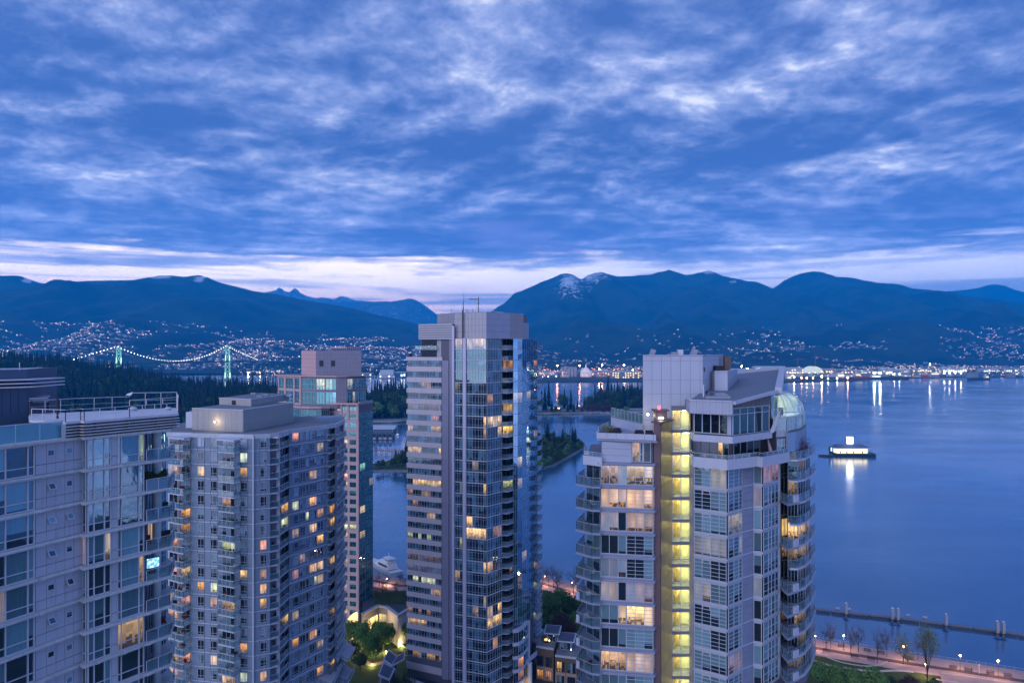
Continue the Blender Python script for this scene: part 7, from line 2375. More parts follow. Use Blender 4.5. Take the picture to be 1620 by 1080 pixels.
 mb.build('clerestory', mat('clerestory', (.14, .13, .13), .5, var=.05), root)
 # fascia of standing seams
 H0, H1, H2 = XY(1085.5, 100.6), XY(1092, 97.8), XY(1159, 95.2)
 for (p_, q_, nn) in ((H0, H1, 2), (H1, H2, 13)):
  L = (q_ - p_).length
  for i in range(nn):
   link('seam_panel', panel(p_, q_, 0, 0, 89.82, 91.45, lav, dep=.05 + .03 * (i % 2), gap=.015, s=(L * i / nn, L * (i + 1) / nn)), root)
 link('roof_edge', band([H0, H1, H2], -.35, .16, 91.46, 91.62, white, 'edge'), root)
 mb = MB(); mb.prism([H0 + Vector((.2, .3)), H1 + Vector((0, .3)), H2 + Vector((0, .3)), H2 + Vector((0, 1.2)), H0 + Vector((.2, 1.6))], 89.8, 91.44); mb.build('fascia_core', jo, root)
 # roof plane rising to the back right
 RA, RB, RC, RD, RE = XY(1092, 98.2), XY(1159, 95.3), XY(1226, 101.6), XY(1233.5, 126), XY(1150, 126)
 zf = lambda q: 91.42 + max(0, (q[0] - RB.x)) * .105 + max(0, q[1] - 96) * .055
 mb = MB(); mb.prism([RA, RB, RC, RD, RE], lambda q: zf(q) - .25, zf); mb.build('roof', mat('roof_blue_grey', (0.135, 0.165, 0.225), .85, var=.10, scale=.25), root)
 mb = MB()
 for i in range(7):
  q1 = RB.lerp(RC, .0) + Vector((1 + i * .3, 3.5 + i * 3.2)); q2 = q1 + Vector((4.5 + .3 * i, 1.2))
  mb.hexa([(q1.x, q1.y, zf(q1)), (q2.x, q2.y, zf(q2)), (q2.x, q2.y + .07, zf(q2)), (q1.x, q1.y + .07, zf(q1))], [(q1.x, q1.y, zf(q1) + .05), (q2.x, q2.y, zf(q2) + .05), (q2.x, q2.y + .07, zf(q2) + .05), (q1.x, q1.y + .07, zf(q1) + .05)])
 mb.build('roof_seam', roof_grey, root)
 def kerb(a, b, w, h, m, nm):
  d2 = (b - a).normalized(); nn = Vector((-d2.y, d2.x)) * w
  mb = MB(); mb.hexa([(*a, zf(a) - .3), (*b, zf(b) - .3), (*(b + nn), zf(b + nn) - .3), (*(a + nn), zf(a + nn) - .3)][::1 if w > 0 else -1],
                           [(*a, zf(a) + h), (*b, zf(b) + h), (*(b + nn), zf(b + nn) + h), (*(a + nn), zf(a + nn) + h)][::1 if w > 0 else -1])
  mb.build(nm, m, root)
 kerb(RC, RD, -.9, .45, conc2, 'roof_parapet')
 kerb(RD, RE, .4, .5, white, 'roof_parapet')
 kerb(RB + Vector((0, -.02)), RC, -.45, .12, white, 'roof_parapet')
 # pale penthouse block
 K0, K1, K2 = XY(1017, 104.8), XY(1111.5, 104.3), XY(1143.5, 114.5)
 kb, kt = 86.6, 97.25
 mb = MB(); mb.prism([K0, K1, K2, K2 + Vector((-8, 3)), K0 + Vector((2.4, 12))], kb, kt - .02); mb.build('penthouse_block', jw, root)
 xs = [1017, 1031.5, 1046.5, 1061.3, 1076.5, 1092, 1107.5, 1111.5]
 zs = [kb, 88.6, 92.0, 93.9, 94.85, 97.0][:]
 zs = [kb, 88.3, 91.95, 93.85, 96.55, 97.2]
 for j in range(5):
  for i in range(7):
   link('wall_panel', panel(K0, K1, xs[i] + (.2 if i == 0 else 0), xs[i + 1], zs[j], zs[j + 1], white, dep=.05, gap=.045), root)
  L = (K2 - K1).length
  for i in range(4):
   link('wall_panel', panel(K1, K2, 0, 0, zs[j], zs[j + 1], white, dep=.05, gap=.04, s=(L * i / 4, L * (i + 1) / 4)), root)
 link('block_coping', band([K0, K1, K2], -.3, .10, kt, kt + .12, white, 'coping'), root)
 link('wall_vent', panel(K1, K2, 1112.6, 1114.3, 95.0, 95.6, black, off=.06, dep=.04), root)
 J0, J1, J2 = XY(1130.5, 106.8), XY(1151, 106.3), XY(1166.5, 117)
 mb = MB(); mb.prism([J0, J1, J2, J0 + Vector((2, 9))], 91.5, 95.0); mb.build('side_block', white, root)
 link('block_coping', band([J0, J1, J2], -.3, .10, 94.95, 95.1, white, 'coping'), root)
 mb = MB(); mb.prism([XY(1125.5, 108), XY(1131, 106.9), XY(1131, 110), XY(1126, 110)], 91.5, 94.9); mb.build('duct', metal_g, root)
 mb = MB(); a, b = XY(1132, 108.5), XY(1146, 108.5); mb.box(a.x, b.x, a.y, a.y + 2, 95.1, 95.75); mb.build('roof_unit', black, root)
 mb = MB(); q = XY(1152, 112); mb.box(q.x - .5, q.x + .35, q.y, q.y + 1, 95.0, 97.0); mb.box(q.x - .6, q.x + .45, q.y - .1, q.y + 1.1, 97.02, 97.12); mb.build('flue', mat('flue_brown', (.16, .10, .08), var=.1), root)
 def cowl(px, y, w, lab):
  q = XY(px, y); t_ = thing('vent_cowl', lab, 'vent', (q.x, q.y, kt + .1), 'roof vents on the penthouse block')
  mb = MB(); mb.hexa([(q.x - w, q.y, kt + .1), (q.x + w * .6, q.y, kt + .1), (q.x + w * .6, q.y + 1.2, kt + .1), (q.x - w, q.y + 1.2, kt + .1)],
                           [(q.x - w * .2, q.y, kt + .95), (q.x + w * 1.3, q.y, kt + .75), (q.x + w * 1.3, q.y + 1.2, kt + .75), (q.x - w * .2, q.y + 1.2, kt + .95)]); mb.build('hood', metal_g, t_)
  mb = MB(); mb.hexa([(q.x + w * .62, q.y + .1, kt + .12), (q.x + w * .8, q.y + .1, kt + .2), (q.x + w * .8, q.y + 1.1, kt + .2), (q.x + w * .62, q.y + 1.1, kt + .12)],
                           [(q.x + w * 1.2, q.y + .1, kt + .70), (q.x + w * 1.34, q.y + .1, kt + .68), (q.x + w * 1.34, q.y + 1.1, kt + .68), (q.x + w * 1.2, q.y + 1.1, kt + .70)]); mb.build('opening', black, t_)
 cowl(1033, 107, .36, 'small tilted vent cowl at the left end of the penthouse block roof')
 cowl(1099, 107, .48, 'larger tilted vent cowl near the front corner of the penthouse block')
 q = XY(1077, 107); t_ = thing('roof_fan', 'white box fan unit in the middle of the penthouse block roof', 'vent', (q.x, q.y, kt + .1))
 mb = MB(); mb.box(q.x - .36, q.x + .36, q.y, q.y + .8, kt + .1, kt + .85); mb.build('housing', metal_w, t_)
 mb = MB(); mb.box(q.x - 1.3, q.x - .4, q.y + .1, q.y + .8, kt + .1, kt + .5); mb.build('low_box', metal_g, t_)
 # glazed quarter vault
 vg = clear_glass('vault_glass', (.62, .80, .66), .16, .10)
 vf = mat('vault_frame', (.50, .55, .50), .4, .4, var=0)
 base = [XY(1222, 102.5), XY(1243, 103.2), XY(1258, 105.2), XY(1268, 108.5), XY(1272, 113)]
 cen = XY(1228, 114)
 zb_ = 88.75
 def vp(i, t_):
  """i along the foot, t up the vault: bends inwards like a sail"""
  k0 = int(min(i, 3.999)); q = base[k0].lerp(base[k0 + 1], i - k0)
  f_ = 1 - math.cos(t_ * math.pi / 2)
  p_ = q.lerp(cen, f_ * .85)
  return Vector((p_.x, p_.y, zb_ + 3.0 * math.sin(t_ * math.pi / 2)))
 mg, mf = MB(), MB()
 for i in range(8):
  for j in range(4):
   a, b, c, e = vp(i / 2, j / 4), vp((i + 1) / 2, j / 4), vp((i + 1) / 2, (j + 1) / 4), vp(i / 2, (j + 1) / 4)
   mg.face([a, b, c, e])
   mf.tube(a, b, .03 if j else .06, 4)
   mf.tube(a, e, .045 if i % 2 == 0 else .02, 4)
 for j in range(4): mf.tube(vp(4, j / 4), vp(4, (j + 1) / 4), .06, 4)
 vv = mf.build('vault_frame', vf, root)
 sub('vault_glass', mg.mesh('vault_glass', vg), vv)
 # lit room inside the vault
 mb = MB(); mb.prism([XY(1224, 104.5), XY(1243, 105.3), XY(1256, 107.2), XY(1265, 110.5), XY(1266, 114), XY(1228, 114)], 86.9, zb_ - .05); mb.build('vault_floor', conc2, root)
 mb = MB(); mb.prism([XY(1224, 112.8), XY(1262, 113.6), XY(1262, 114), XY(1224, 113.2)], zb_, zb_ + 2.4); mb.build('vault_wall', mat('cream_wall', (.72, .76, .58), .8, var=.04), root)
 mb = MB(); mb.prism([XY(1225, 107), XY(1230, 107.3), XY(1230, 112), XY(1225, 111.5)], zb_, zb_ + 2.3); mb.build('vault_screen', mat('screen_teal', (.10, .20, .20), .5, var=.05), root)
 mb = MB(); q = XY(1236, 108); mb.box(q.x - .3, q.x + .3, q.y, q.y + .4, zb_, zb_ + 1.0); mb.build('plant_box', black, root)
 for (px, y, zl, e_) in ((1240, 109.5, 2.2, 190), (1256, 110.0, 1.7, 110)):
  ld = bpy.data.lights.new('room_light', 'POINT'); ld.energy = e_; ld.color = (1, 1, .80); ld.shadow_soft_size = .25
  lo = bpy.data.objects.new('room_light', ld); col.objects.link(lo); lo.parent = root; lo.matrix_parent_inverse = Matrix.Translation(-ROOTPOS[root.name]); q = XY(px, y); lo.location = (q.x, q.y, zb_ + zl)
 add_rail(root, railing([q + Vector((0, -.3)) for q in base], 86.95, 1.75, clear_glass('vault_rail', (.55, .66, .66), .35, .1), vf, 1.1, bars=1), 0)
 # curved corrugated drum under it
 dr_ = [XY(1246, 102.6), XY(1257, 103.6), XY(1266, 105.8), XY(1272, 109), XY(1275, 113)]
 cor = mat('corrugated_blue', (.20, .30, .48), .45, .5, var=.05)
 mb = MB()
 for a, b in zip(dr_, dr_[1:]):
  L = (b - a).length; n_ = max(3, int(L / .45))
  for i in range(n_): obox(mb, a, b, L * i / n_ + .02, L * (i + 1) / n_ - .02, -.2, .04 + .05 * (i % 2), 84.15, 86.75)
 mb.build('corrugated_drum', cor, root)
 mb = MB(); mb.prism(dr_ + [XY(1240, 114)], 83.8, 86.9); mb.build('drum_core', jo, root)
 # raking white fin and small window beside it
 mb = MB(); mb.hexa([(*XY(1217, 100.4), 87.0), (*XY(1224, 100.4), 87.0), (*XY(1224, 101), 87.0), (*XY(1217, 101), 87.0)], [(*XY(1230, 100.4), 89.6), (*XY(1236, 100.4), 90.1), (*XY(1236, 101), 90.1), (*XY(1230, 101), 89.6)]); mb.build('raking_fin', white, root)
 P_, Q_ = XY(1228, 102.4), XY(1247, 103.2)
 for i in range(3): link('wall_panel', panel(P_, Q_, 1228 + 6.2 * i, 1234.2 + 6.2 * i, 86.2, 88.6, white, dep=.05, gap=.03), root)
 add_window(root, window(P_, Q_, 1229, 1246, 84.2, 85.9, 3, [0, .5, 1], metal_w, GR, .08, .08), 0)
 mb = MB(); mb.prism([P_ + Vector((0, .1)), Q_ + Vector((0, .1)), Q_ + Vector((0, 4)), P_ + Vector((0, 4))], 83.2, 88.6); mb.build('link_core', jo, root)

 items_on_balconies(root, 'lit stair tower', ZS, FH, range(1, 10), [('left', (916, 99.6), (944, 98.4))], 15, .75)
 items_on_balconies(root, 'lit stair tower', ZS, FH, range(1, 10), [('curved right', (1256, 104.4), (1278, 107.6))], 16, .6, -.35)
 # loose things on terraces --------------------------------------
 def shrub(q, z, r, h, m, lab, name='potted_shrub', n=420, pot=True, seed=1, grp=None):
  rr = random.Random(seed)
  t_ = thing(name, lab, 'plant', (q[0], q[1], z), grp)
  if pot:
   mb = MB(); mb.tube((q[0], q[1], z), (q[0], q[1], z + .45), .22, 8, .3); mb.build('pot', black, t_)
  mb = MB()
  for _ in range(n):
   v = Vector((rr.gauss(0, .5), rr.gauss(0, .5), rr.gauss(0, .4)))
   if v.length > 1.2: v = v * (1.2 / v.length)
   p_ = Vector((q[0], q[1], z + h * .6)) + Vector((v.x * r, v.y * r, v.z * h * .55))
   a = rr.uniform(0, 6.28); s_ = rr.uniform(.06, .14)
   mb.face([p_, p_ + Vector((math.cos(a) * s_, math.sin(a) * s_, .02)), p_ + Vector((-math.sin(a) * s_ * .6, math.cos(a) * s_ * .6, s_))])
  mb.build('foliage', m, t_)
 yl = leaf_mat('leaves_yellow', (.12, .12, .03), (.22, .19, .05), .5)
 shrub(XY(961, 101.0), zt + .25, .9, 1.6, yl, 'yellowish shrub in the white planter on the wing roof terrace', seed=2)
 zbt = ZS - FH * 1 - .35 + 3.0 - 2.9
 shrub(XY(1271, 105.4), ZS - .45, 1.0, 2.6, leaf_mat('leaves_wine', (.05, .012, .03), (.09, .02, .05), .5), 'wine red leafy shrub hanging over the curved terrace edge', n=700, seed=3)
 shrub(XY(1255, 104.6), ZS - .45, .7, 1.5, leafl, 'light green shrub left of the wine red one on the curved terrace', seed=4)
 o = link('balcony', cb, root, loc=(0, 0, ZS - .45)); sub('railing', cr[0], o); sub('glass', cr[1], o)
 for i, (px, y) in enumerate(((1171, 99.8), (1139, 98.9), (1122, 99.3))):
  shrub(XY(px, y), zt0 + .1, .45, 1.1, leafd, ('dark potted shrub right of the lit door on the open terrace', 'dark potted shrub before the lit door on the open terrace', 'dark potted shrub left of the lit door on the open terrace')[i], n=160, seed=20 + i, grp='potted shrubs on the open terrace')
 def sofa(q, z, w, lab, nm='patio_sofa', grp=None):
  t_ = thing(nm, lab, 'sofa', (q[0], q[1], z), grp)
  c = mat('cushion_dark', (.035, .035, .055), .9, var=.1)
  mb = MB(); mb.box(q[0] - w, q[0] + w, q[1] - .4, q[1] + .4, z + .12, z + .45); mb.build('seat', c, t_)
  mb = MB(); mb.box(q[0] - w, q[0] + w, q[1] + .28, q[1] + .46, z + .45, z + .95); mb.build('backrest', c, t_)
  for s in (-1, 1):
   mb = MB(); mb.box(q[0] + s * w - .09, q[0] + s * w + .09, q[1] - .4, q[1] + .4, z + .45, z + .7); mb.build('armrest', c, t_)
 sofa(XY(1012, 99.5), zt + .22, .55, 'dark patio sofa on the wing roof terrace left of the white ornament')
 sofa(XY(1027, 99.0), zt + .22, .55, 'dark patio sofa on the wing roof terrace beside the brown column')
 sofa(XY(973, 102.0), zt + .22, .8, 'dark lounger by the yellowish shrub on the wing roof terrace')
 q = XY(1020, 98.8); t_ = thing('garden_statue', 'white garden ornament between two dark sofas on the roof terrace', 'statue', (q.x, q.y, zt + .22))
 mb = MB(); mb.tube((q.x, q.y, zt + .22), (q.x, q.y, zt + .6), .16, 8, .12); mb.build('plinth', metal_w, t_)
 mb = MB(); mb.tube((q.x, q.y, zt + .6), (q.x, q.y, zt + 1.15), .13, 8, .06); mb.ball((q.x, q.y, zt + 1.28), .13, 8, 6); mb.tube((q.x - .22, q.y, zt + 1.2), (q.x + .2, q.y, zt + .85), .05, 6); mb.build('figure', metal_w, t_)
 q = XY(1222, 101.6); t_ = thing('patio_umbrella', 'closed pale patio umbrella leaning on the open terrace', 'umbrella', (q.x, q.y, zt0 + .1))
 mb = MB(); mb.tube((q.x, q.y, zt0 + .1), (q.x - .6, q.y, zt0 + 2.9), .04, 6); mb.build('pole', metal_g, t_)
 mb = MB(); mb.tube((q.x - .25, q.y, zt0 + 1.3), (q.x - .6, q.y, zt0 + 2.85), .26, 8, .08); mb.build('canopy', mat('canopy_rose', (.40, .30, .33), .9, var=.05), t_)
 q = XY(1226, 101.8); t_ = thing('patio_chair', 'red cushioned chair by the closed umbrella on the open terrace', 'chair', (q.x, q.y, zt0 + .1))
 rc = mat('cushion_red', (.18, .03, .05), .9, var=.05)
 mb = MB(); mb.box(q.x - .1, q.x + .6, q.y - .3, q.y + .3, zt0 + .5, zt0 + .62); mb.build('seat', rc, t_)
 mb = MB(); mb.box(q.x - .1, q.x + .6, q.y + .25, q.y + .35, zt0 + .62, zt0 + 1.3); mb.build('backrest', rc, t_)
 for sx in (-.05, .55):
  for sy in (-.25, .25):
   mb = MB(); mb.box(q.x + sx - .03, q.x + sx + .03, q.y + sy - .03, q.y + sy + .03, zt0 + .1, zt0 + .5); mb.build('leg', black, t_)
 # skylight on the roof
 q = XY(1134, 100.5); t_ = thing('skylight', 'long low skylight lying on the roof in front of the pale block', 'skylight', (q.x, q.y, zf(q)))
 mb = MB(); a = XY(1116, 99.2); b = XY(1156, 98.6)
 P4_ = [a, b, b + Vector((.3, 3.6)), a + Vector((1.6, 4.0))]
 mb.prism(P4_, lambda q: zf(q), lambda q: zf(q) + .32); mb.build('curb', metal_g, t_)
 mb = MB(); c4 = sum(P4_, Vector((0, 0))) / 4
 mb.prism([c4 + (v - c4) * .9 for v in P4_], lambda q: zf(q) + .33, lambda q: zf(q) + .40); mb.build('glazing', mat('skylight_glass', (.10, .15, .20), .15, .6, var=0), t_)
 q = XY(1113, 100.4); t_ = thing('vent_pipe', 'thin white vent pipe in front of the pale block', 'pipe', (q.x, q.y, 91.5))
 mb = MB(); mb.tube((q.x, q.y, 91.4), (q.x, q.y, 93.3), .10, 8); mb.build('pipe', metal_w, t_); mb = MB(); mb.tube((q.x, q.y, 93.3), (q.x, q.y, 93.42), .15, 8); mb.build('cap', metal_w, t_)
 q = XY(1118, 101.6); t_ = thing('satellite_dish', 'small dark dish beside the white vent pipe', 'satellite dish', (q.x, q.y, 91.6))
 mb = MB(); mb.tube((q.x, q.y, 91.5), (q.x, q.y, 92.2), .04, 6); mb.build('stand', black, t_); mb = MB(); mb.tube((q.x, q.y - .04, 92.35), (q.x - .1, q.y + .06, 92.38), .24, 12, .1); mb.build('dish', black, t_)
right_tower()

# ------------------------------------------------------------------ ground between the towers, seawall walk, garden
GZ = 4.5
grass = ground_mat('lawn', (0.030, 0.055, 0.016), (0.055, 0.085, 0.028), 0.12, snow=False)
def surf(name, pts, z, m, kind='structure', thick=.5):
 mb = MB(); mb.prism([V2(q) for q in pts], z - thick, z); return mb.build(name, m, kind=kind)
shore = [(-400, 330), (-120, 322), GY(560, 903, GZ), GY(600, 909, GZ), GY(645, 917, GZ), GY(720, 915, GZ), GY(850, 909, GZ), GY(918, 927, GZ), GY(1000, 948, GZ), GY(1150, 985, GZ), GY(1290, 1011, GZ), GY(1400, 1029, GZ), GY(1500, 1044, GZ), GY(1620, 1062, GZ), GY(1800, 1090, GZ), (330, 120), (400, 20)]
surf('ground', shore + [(400, -400), (-400, -400)], GZ - .02, ground_mat('city_ground', (0.05, 0.055, 0.045), (0.09, 0.09, 0.08), 0.05, snow=False), thick=6)
SH = [V2(q) for q in shore[2:15]]
paving = mat('rosy_paving', (0.30, 0.235, 0.24), .8, var=.10, scale=.5)
def strip(name, o0, o1, z, m, i0=0, i1=None):
 a, b = offset_line(SH, o0)[i0:i1], offset_line(SH, o1)[i0:i1]
 mb = MB()
 for i in range(len(a) - 1): mb.hexa([(*b[i], z - .3), (*b[i + 1], z - .3), (*a[i + 1], z - .3), (*a[i], z - .3)], [(*b[i], z), (*b[i + 1], z), (*a[i + 1], z), (*a[i], z)])
 return mb.build(name, m, kind='structure')
strip('promenade', .3, 6.5, GZ + .05, paving)
strip('planting_strip', 6.5, 8.6, GZ + .12, mat('bark_mulch', (0.07, 0.05, 0.05), .95, var=.2))
strip('cycle_path', 8.6, 13.5, GZ + .04, mat('path_pink', (0.34, 0.25, 0.25), .85, var=.08, scale=.4))
strip('lawn', 13.6, 42, GZ + .02, grass, 4)
strip('seawall_edge', -.3, .3, GZ + .12, mat('granite', (0.25, 0.24, 0.26), .85, var=.15))
t_ = thing('promenade_railing', 'long dark railing along the seawall walk above the water', 'railing', (*SH[9], GZ))
ra = offset_line(SH, .5)
for a, b in zip(ra[3:], ra[4:]):
 r_ = railing([a, b], GZ + .05, 1.1, None, metal_g, 2.4, glass=False, bars=2)
 link('rail_section', r_[0], t_)
# tree trunks etc. ------------------------------------------------
BARE = [bare_mesh(s, 11.0) for s in (41, 42, 43)]
sparse = [broadleaf_meshes(51, 17, 3.4, 1500, leaf_mat('leaves_spring', (.08, .10, .03), (.14, .15, .05), .4), .17, .2, 1.6, .45), broadleaf_meshes(52, 9, 3.0, 900, leaf_mat('leaves_spring', (.08, .10, .03), (.14, .15, .05)), .16, .22, 1.3, .5)]
lush = [broadleaf_meshes(61, 10, 4.6, 3200, leafl, .26), broadleaf_meshes(62, 9, 4.2, 2800, leafd, .26), broadleaf_meshes(63, 9, 4.4, 2600, leafr, .26)]
def tr(pair, px, py, sc, name, lab, grp=None, z=GZ, zs=1.0):
 q = GY(px, py, z)
 return put_tree(pair, q, (sc, sc, sc * zs), (px * 1.7) % 6.28, name, lab, grp)
for i, (px, py, sc, lab) in enumerate([(1307, 1031, 1.02, 'bare tree closest to the right tower on the seawall walk'), (1314, 1024, .8, 'smaller bare tree just behind the one closest to the tower'),
  (1346, 1037, .98, 'bare tree between the first lamp and the lawn benches'), (1358, 1031, .95, 'bare tree behind the lawn benches, right of the first lamp'),
  (1388, 1047, 1.05, 'widest bare tree at the tip of the oval lawn'), (1403, 1038, .9, 'bare tree by the railing right of the widest one'), (1452, 1044, .75, 'small reddish bare tree left of the tall spring tree'),
  (859, 927, .95, 'bare tree nearest the central tower balconies'), (868, 928, .9, 'second bare tree from the central tower'), (876, 931, 1.05, 'middle bare tree of the seawall group between the towers'),
  (882, 941, 1.15, 'tallest bare tree between the two towers'), (907, 938, 1.12, 'bare tree standing alone left of the right tower'), (914, 934, .7, 'low reddish bare tree beside the right tower balconies')]):
 tr(BARE[i % 3], px, py, sc, 'bare_tree', lab, 'bare trees on the seawall walk')
tr(sparse[1], 1429, 1050, 1.0, 'spring_tree', 'small yellow green spring tree by the second lamp')
tr(sparse[0], 1467, 1082, 1.0, 'spring_tree', 'tall sparse spring tree in front of the paved square')
for i, (px, py, sc, k, lab) in enumerate([(1300, 1092, .75, 0, 'fresh green tree at the foot of the right tower'), (1325, 1100, .8, 0, 'second fresh green tree from the right tower foot'), (1352, 1102, .75, 0, 'third fresh green tree in the row under the oval lawn'),
  (1382, 1106, .85, 0, 'fourth fresh green tree under the oval lawn'), (1410, 1104, .62, 1, 'dark low tree right of the fresh green row'), (1438, 1106, .7, 2, 'reddish brown crown left of the tall spring tree'), (1478, 1102, .55, 1, 'dark green bush by the paved square'),
  (868, 982, 1.0, 0, 'large fresh green tree beside the central tower foot'), (884, 975, .95, 0, 'fresh green tree behind the large one between the towers'), (905, 985, .9, 1, 'dark green tree left of the right tower balconies'), (918, 975, .8, 0, 'green tree partly behind the right tower balconies'),
  (856, 1005, .85, 0, 'green tree low between central tower and town houses'), (890, 1012, .95, 2, 'dark purple crown above the town house roofs'), (915, 1008, .8, 0, 'green tree at the corner of the town houses')]):
 tr(lush[k], px, py, sc, 'broadleaf_tree', lab, 'leafy trees near the towers')
# garden by the teal tower
for i, (px, py, sc, k, lab) in enumerate([(562, 1020, .72, 1, 'dark leafy tree left in the lamplit garden'), (575, 1032, .9, 0, 'large green tree in the middle of the lamplit garden'), (590, 1046, .85, 0, 'lamplit yellow green tree with thin trunk in the garden'),
  (606, 1028, .85, 0, 'broad green tree below the porthole wall'), (556, 1046, .7, 1, 'dark tree at the garden edge beside the grey tower'), (617, 1016, .6, 0, 'small green tree near the two bright garden lamps'), (643, 1016, .62, 0, 'green tree against the striped tower foot'), (552, 1022, .8, 0, 'green tree touching the grey tower side in the garden'), (596, 1012, .6, 0, 'small green tree under the lit windows of the cream house'), (570, 1060, .6, 1, 'low dark tree at the bottom of the garden lawn')]):
 tr(lush[k], px, py, sc, 'broadleaf_tree', lab, 'leafy trees near the towers')
for i, (px, py, sc, lab) in enumerate([(600, 928, .8, 'shrubby bare tree on the marina walk left'), (612, 934, .85, 'shrubby bare tree below the large yacht'), (633, 926, .8, 'reddish bare tree at the stern of the large yacht'), (640, 932, .8, 'reddish bare tree against the striped tower at the marina')]):
 tr(BARE[i % 3], px, py, sc * .8, 'bare_tree', lab, 'bare trees at the marina walk')
tr(sparse[1], 606, 940, .62, 'spring_tree', 'low yellow green bush tree on the marina walk')
tr(sparse[1], 627, 938, .6, 'spring_tree', 'yellowish bush tree right on the marina walk')
put_tree(CON[2], (*XY(285, 955), 3), (.66, .66, .72), 1.0, 'conifer', 'single pointed tree between the near building and the grey tower', None)
for px, py, w, lab, in ((645, 1092, 2.2, 'dense bamboo clump in the podium planter'), (628, 1096, 1.7, 'second bamboo clump left of the dense one')):
 q = GY(px, py, 9.0)
 t_ = thing('bamboo', lab, 'plant', tuple(q), 'bamboo clumps on the podium')
 rr = random.Random(int(px)); mb = MB(); ms = MB()
 for _ in range(26):
  a, r_ = rr.uniform(0, 6.28), rr.uniform(0, w)
  b = q + Vector((math.cos(a) * r_, math.sin(a) * r_, 0)); h = rr.uniform(3.2, 5.2); tp = b + Vector((rr.uniform(-.6, .6), rr.uniform(-.6, .6), h))
  ms.tube(b, tp, .03, 3)
  for _k in range(34):
   p_ = b.lerp(tp, rr.uniform(.25, 1)) + Vector((rr.gauss(0, .3), rr.gauss(0, .3), rr.gauss(0, .15))); a2 = rr.uniform(0, 6.28)
   mb.face([p_, p_ + Vector((math.cos(a2) * .28, math.sin(a2) * .28, -.1)), p_ + Vector((math.cos(a2) * .1, math.sin(a2) * .1 + .06, .1))])
 ms.build('stem', bark, t_); mb.build('foliage', leafd, t_)

# lamps ------------------------------------------------------------
lamp_orange = emitter('street_globe', (1.0, 0.60, 0.25), 20.0, False)
def street_lamp(px, py_base, h, lab, e=900):
 q = GY(px, py_base, GZ)
 t_ = thing('street_lamp', lab, 'street lamp', tuple(q), 'globe lamps along the seawall walk')
 mb = MB(); mb.tube(q, q + Vector((0, 0, .5)), .12, 8, .09); mb.tube(q + Vector((0, 0, .5)), q + Vector((0, 0, h - .3)), .06, 6, .05); mb.build('pole', black, t_)
 mb = MB(); mb.ball(q + Vector((0, 0, h)), .25, 10, 7); mb.build('globe', lamp_orange, t_)
 mb = MB(); mb.tube(q + Vector((0, 0, h - .34)), q + Vector((0, 0, h - .22)), .12, 8, .16); mb.build('collar', black, t_)
 ld = bpy.data.lights.new('lamp_light', 'POINT'); ld.energy = e; ld.color = (1, .52, .30); ld.shadow_soft_size = .28
 lo = bpy.data.objects.new('lamp_light', ld); col.objects.link(lo); lo.parent = t_; lo.location = (0, 0, h - .62)
 for o in t_.children:
  if o.name.startswith('globe'): o.visible_shadow = True
 return t_
street_lamp(1335, 1028, 4.6, 'lit globe lamp closest to the right tower')
street_lamp(1429, 1046, 4.6, 'lit globe lamp beside the small spring tree')
street_lamp(1519, 1061, 4.6, 'lit globe lamp on the paved square, left of two')
street_lamp(1579, 1070, 4.6, 'lit globe lamp on the paved square, right of two')
street_lamp(1465, 1070, 3.6, 'lit globe lamp seen through the tall spring tree')
q = GY(1549, 1066, GZ); t_ = thing('bollard_light', 'unlit white light column between the two lamps of the square', 'lamp post', tuple(q))
mb = MB(); mb.tube(q, q + Vector((0, 0, 2.6)), .09, 8); mb.build('post', metal_w, t_); mb = MB(); mb.tube(q + Vector((0, 0, 2.6)), q + Vector((0, 0, 3.0)), .2, 8, .16); mb.build('head', metal_w, t_)
for px, y, zz_, e in ((862, 300, 8, 1300), (905, 292, 8, 1500), (612, 300, 7, 1300), (1290, 236, 8.5, 900)):
 q = XY(px, y); t_ = thing('street_lamp', {862: 'lamp on the walk hidden by the central tower balconies', 905: 'lamp on the walk left of the lone bare tree', 612: 'lamp behind the shrubs of the marina walk', 1290: 'lamp just behind the right tower balconies'}[px], 'street lamp', (q.x, q.y, GZ), 'globe lamps along the seawall walk')
 mb = MB(); mb.tube((q.x, q.y, GZ), (q.x, q.y, zz_ - .3), .06, 6); mb.build('pole', black, t_)
 mb = MB(); mb.ball((q.x, q.y, zz_), .16, 8, 6); mb.build('globe', lamp_orange, t_)
 ld = bpy.data.lights.new('lamp_light', 'POINT'); ld.energy = e; ld.color = (1, .50, .30); ld.shadow_soft_size = .2
 lo = bpy.data.objects.new('lamp_light', ld); col.objects.link(lo); lo.parent = t_; lo.location = (0, 0, zz_ - GZ - .5)
for px, py, e, lab in ((627.5, 1020, 130, 'left of two bright garden spotlights on the lawn'), (636.5, 1023, 130, 'right of two bright garden spotlights on the lawn'), (588.5, 1053, 90, 'garden spotlight at the foot of the thin-trunked tree'), (611, 1032, 90, 'garden spotlight behind the pavilion roof'),
                       (567, 1042, 110, 'garden spotlight at the left tree trunks'), (596, 1030, 120, 'garden spotlight under the middle trees'), (557, 1010, 110, 'garden spotlight before the lit arch')):
 q = GY(px, py, GZ); t_ = thing('garden_spotlight', lab, 'spotlight', tuple(q), 'garden spotlights')
 mb = MB(); mb.tube(q, q + Vector((0, 0, .3)), .05, 6); mb.build('spike', black, t_)
 mb = MB(); mb.ball(q + Vector((0, 0, .42)), .17, 8, 6); mb.build('lamp', emitter('spot_warm', (1.0, .80, .38), 16.0), t_)
 ld = bpy.data.lights.new('spot_light', 'POINT'); ld.energy = e * 4.5; ld.color = (1, .74, .28); ld.shadow_soft_size = .12
 lo = bpy.data.objects.new('spot_light', ld); col.objects.link(lo); lo.parent = t_; lo.location = (0, -.3, .75)
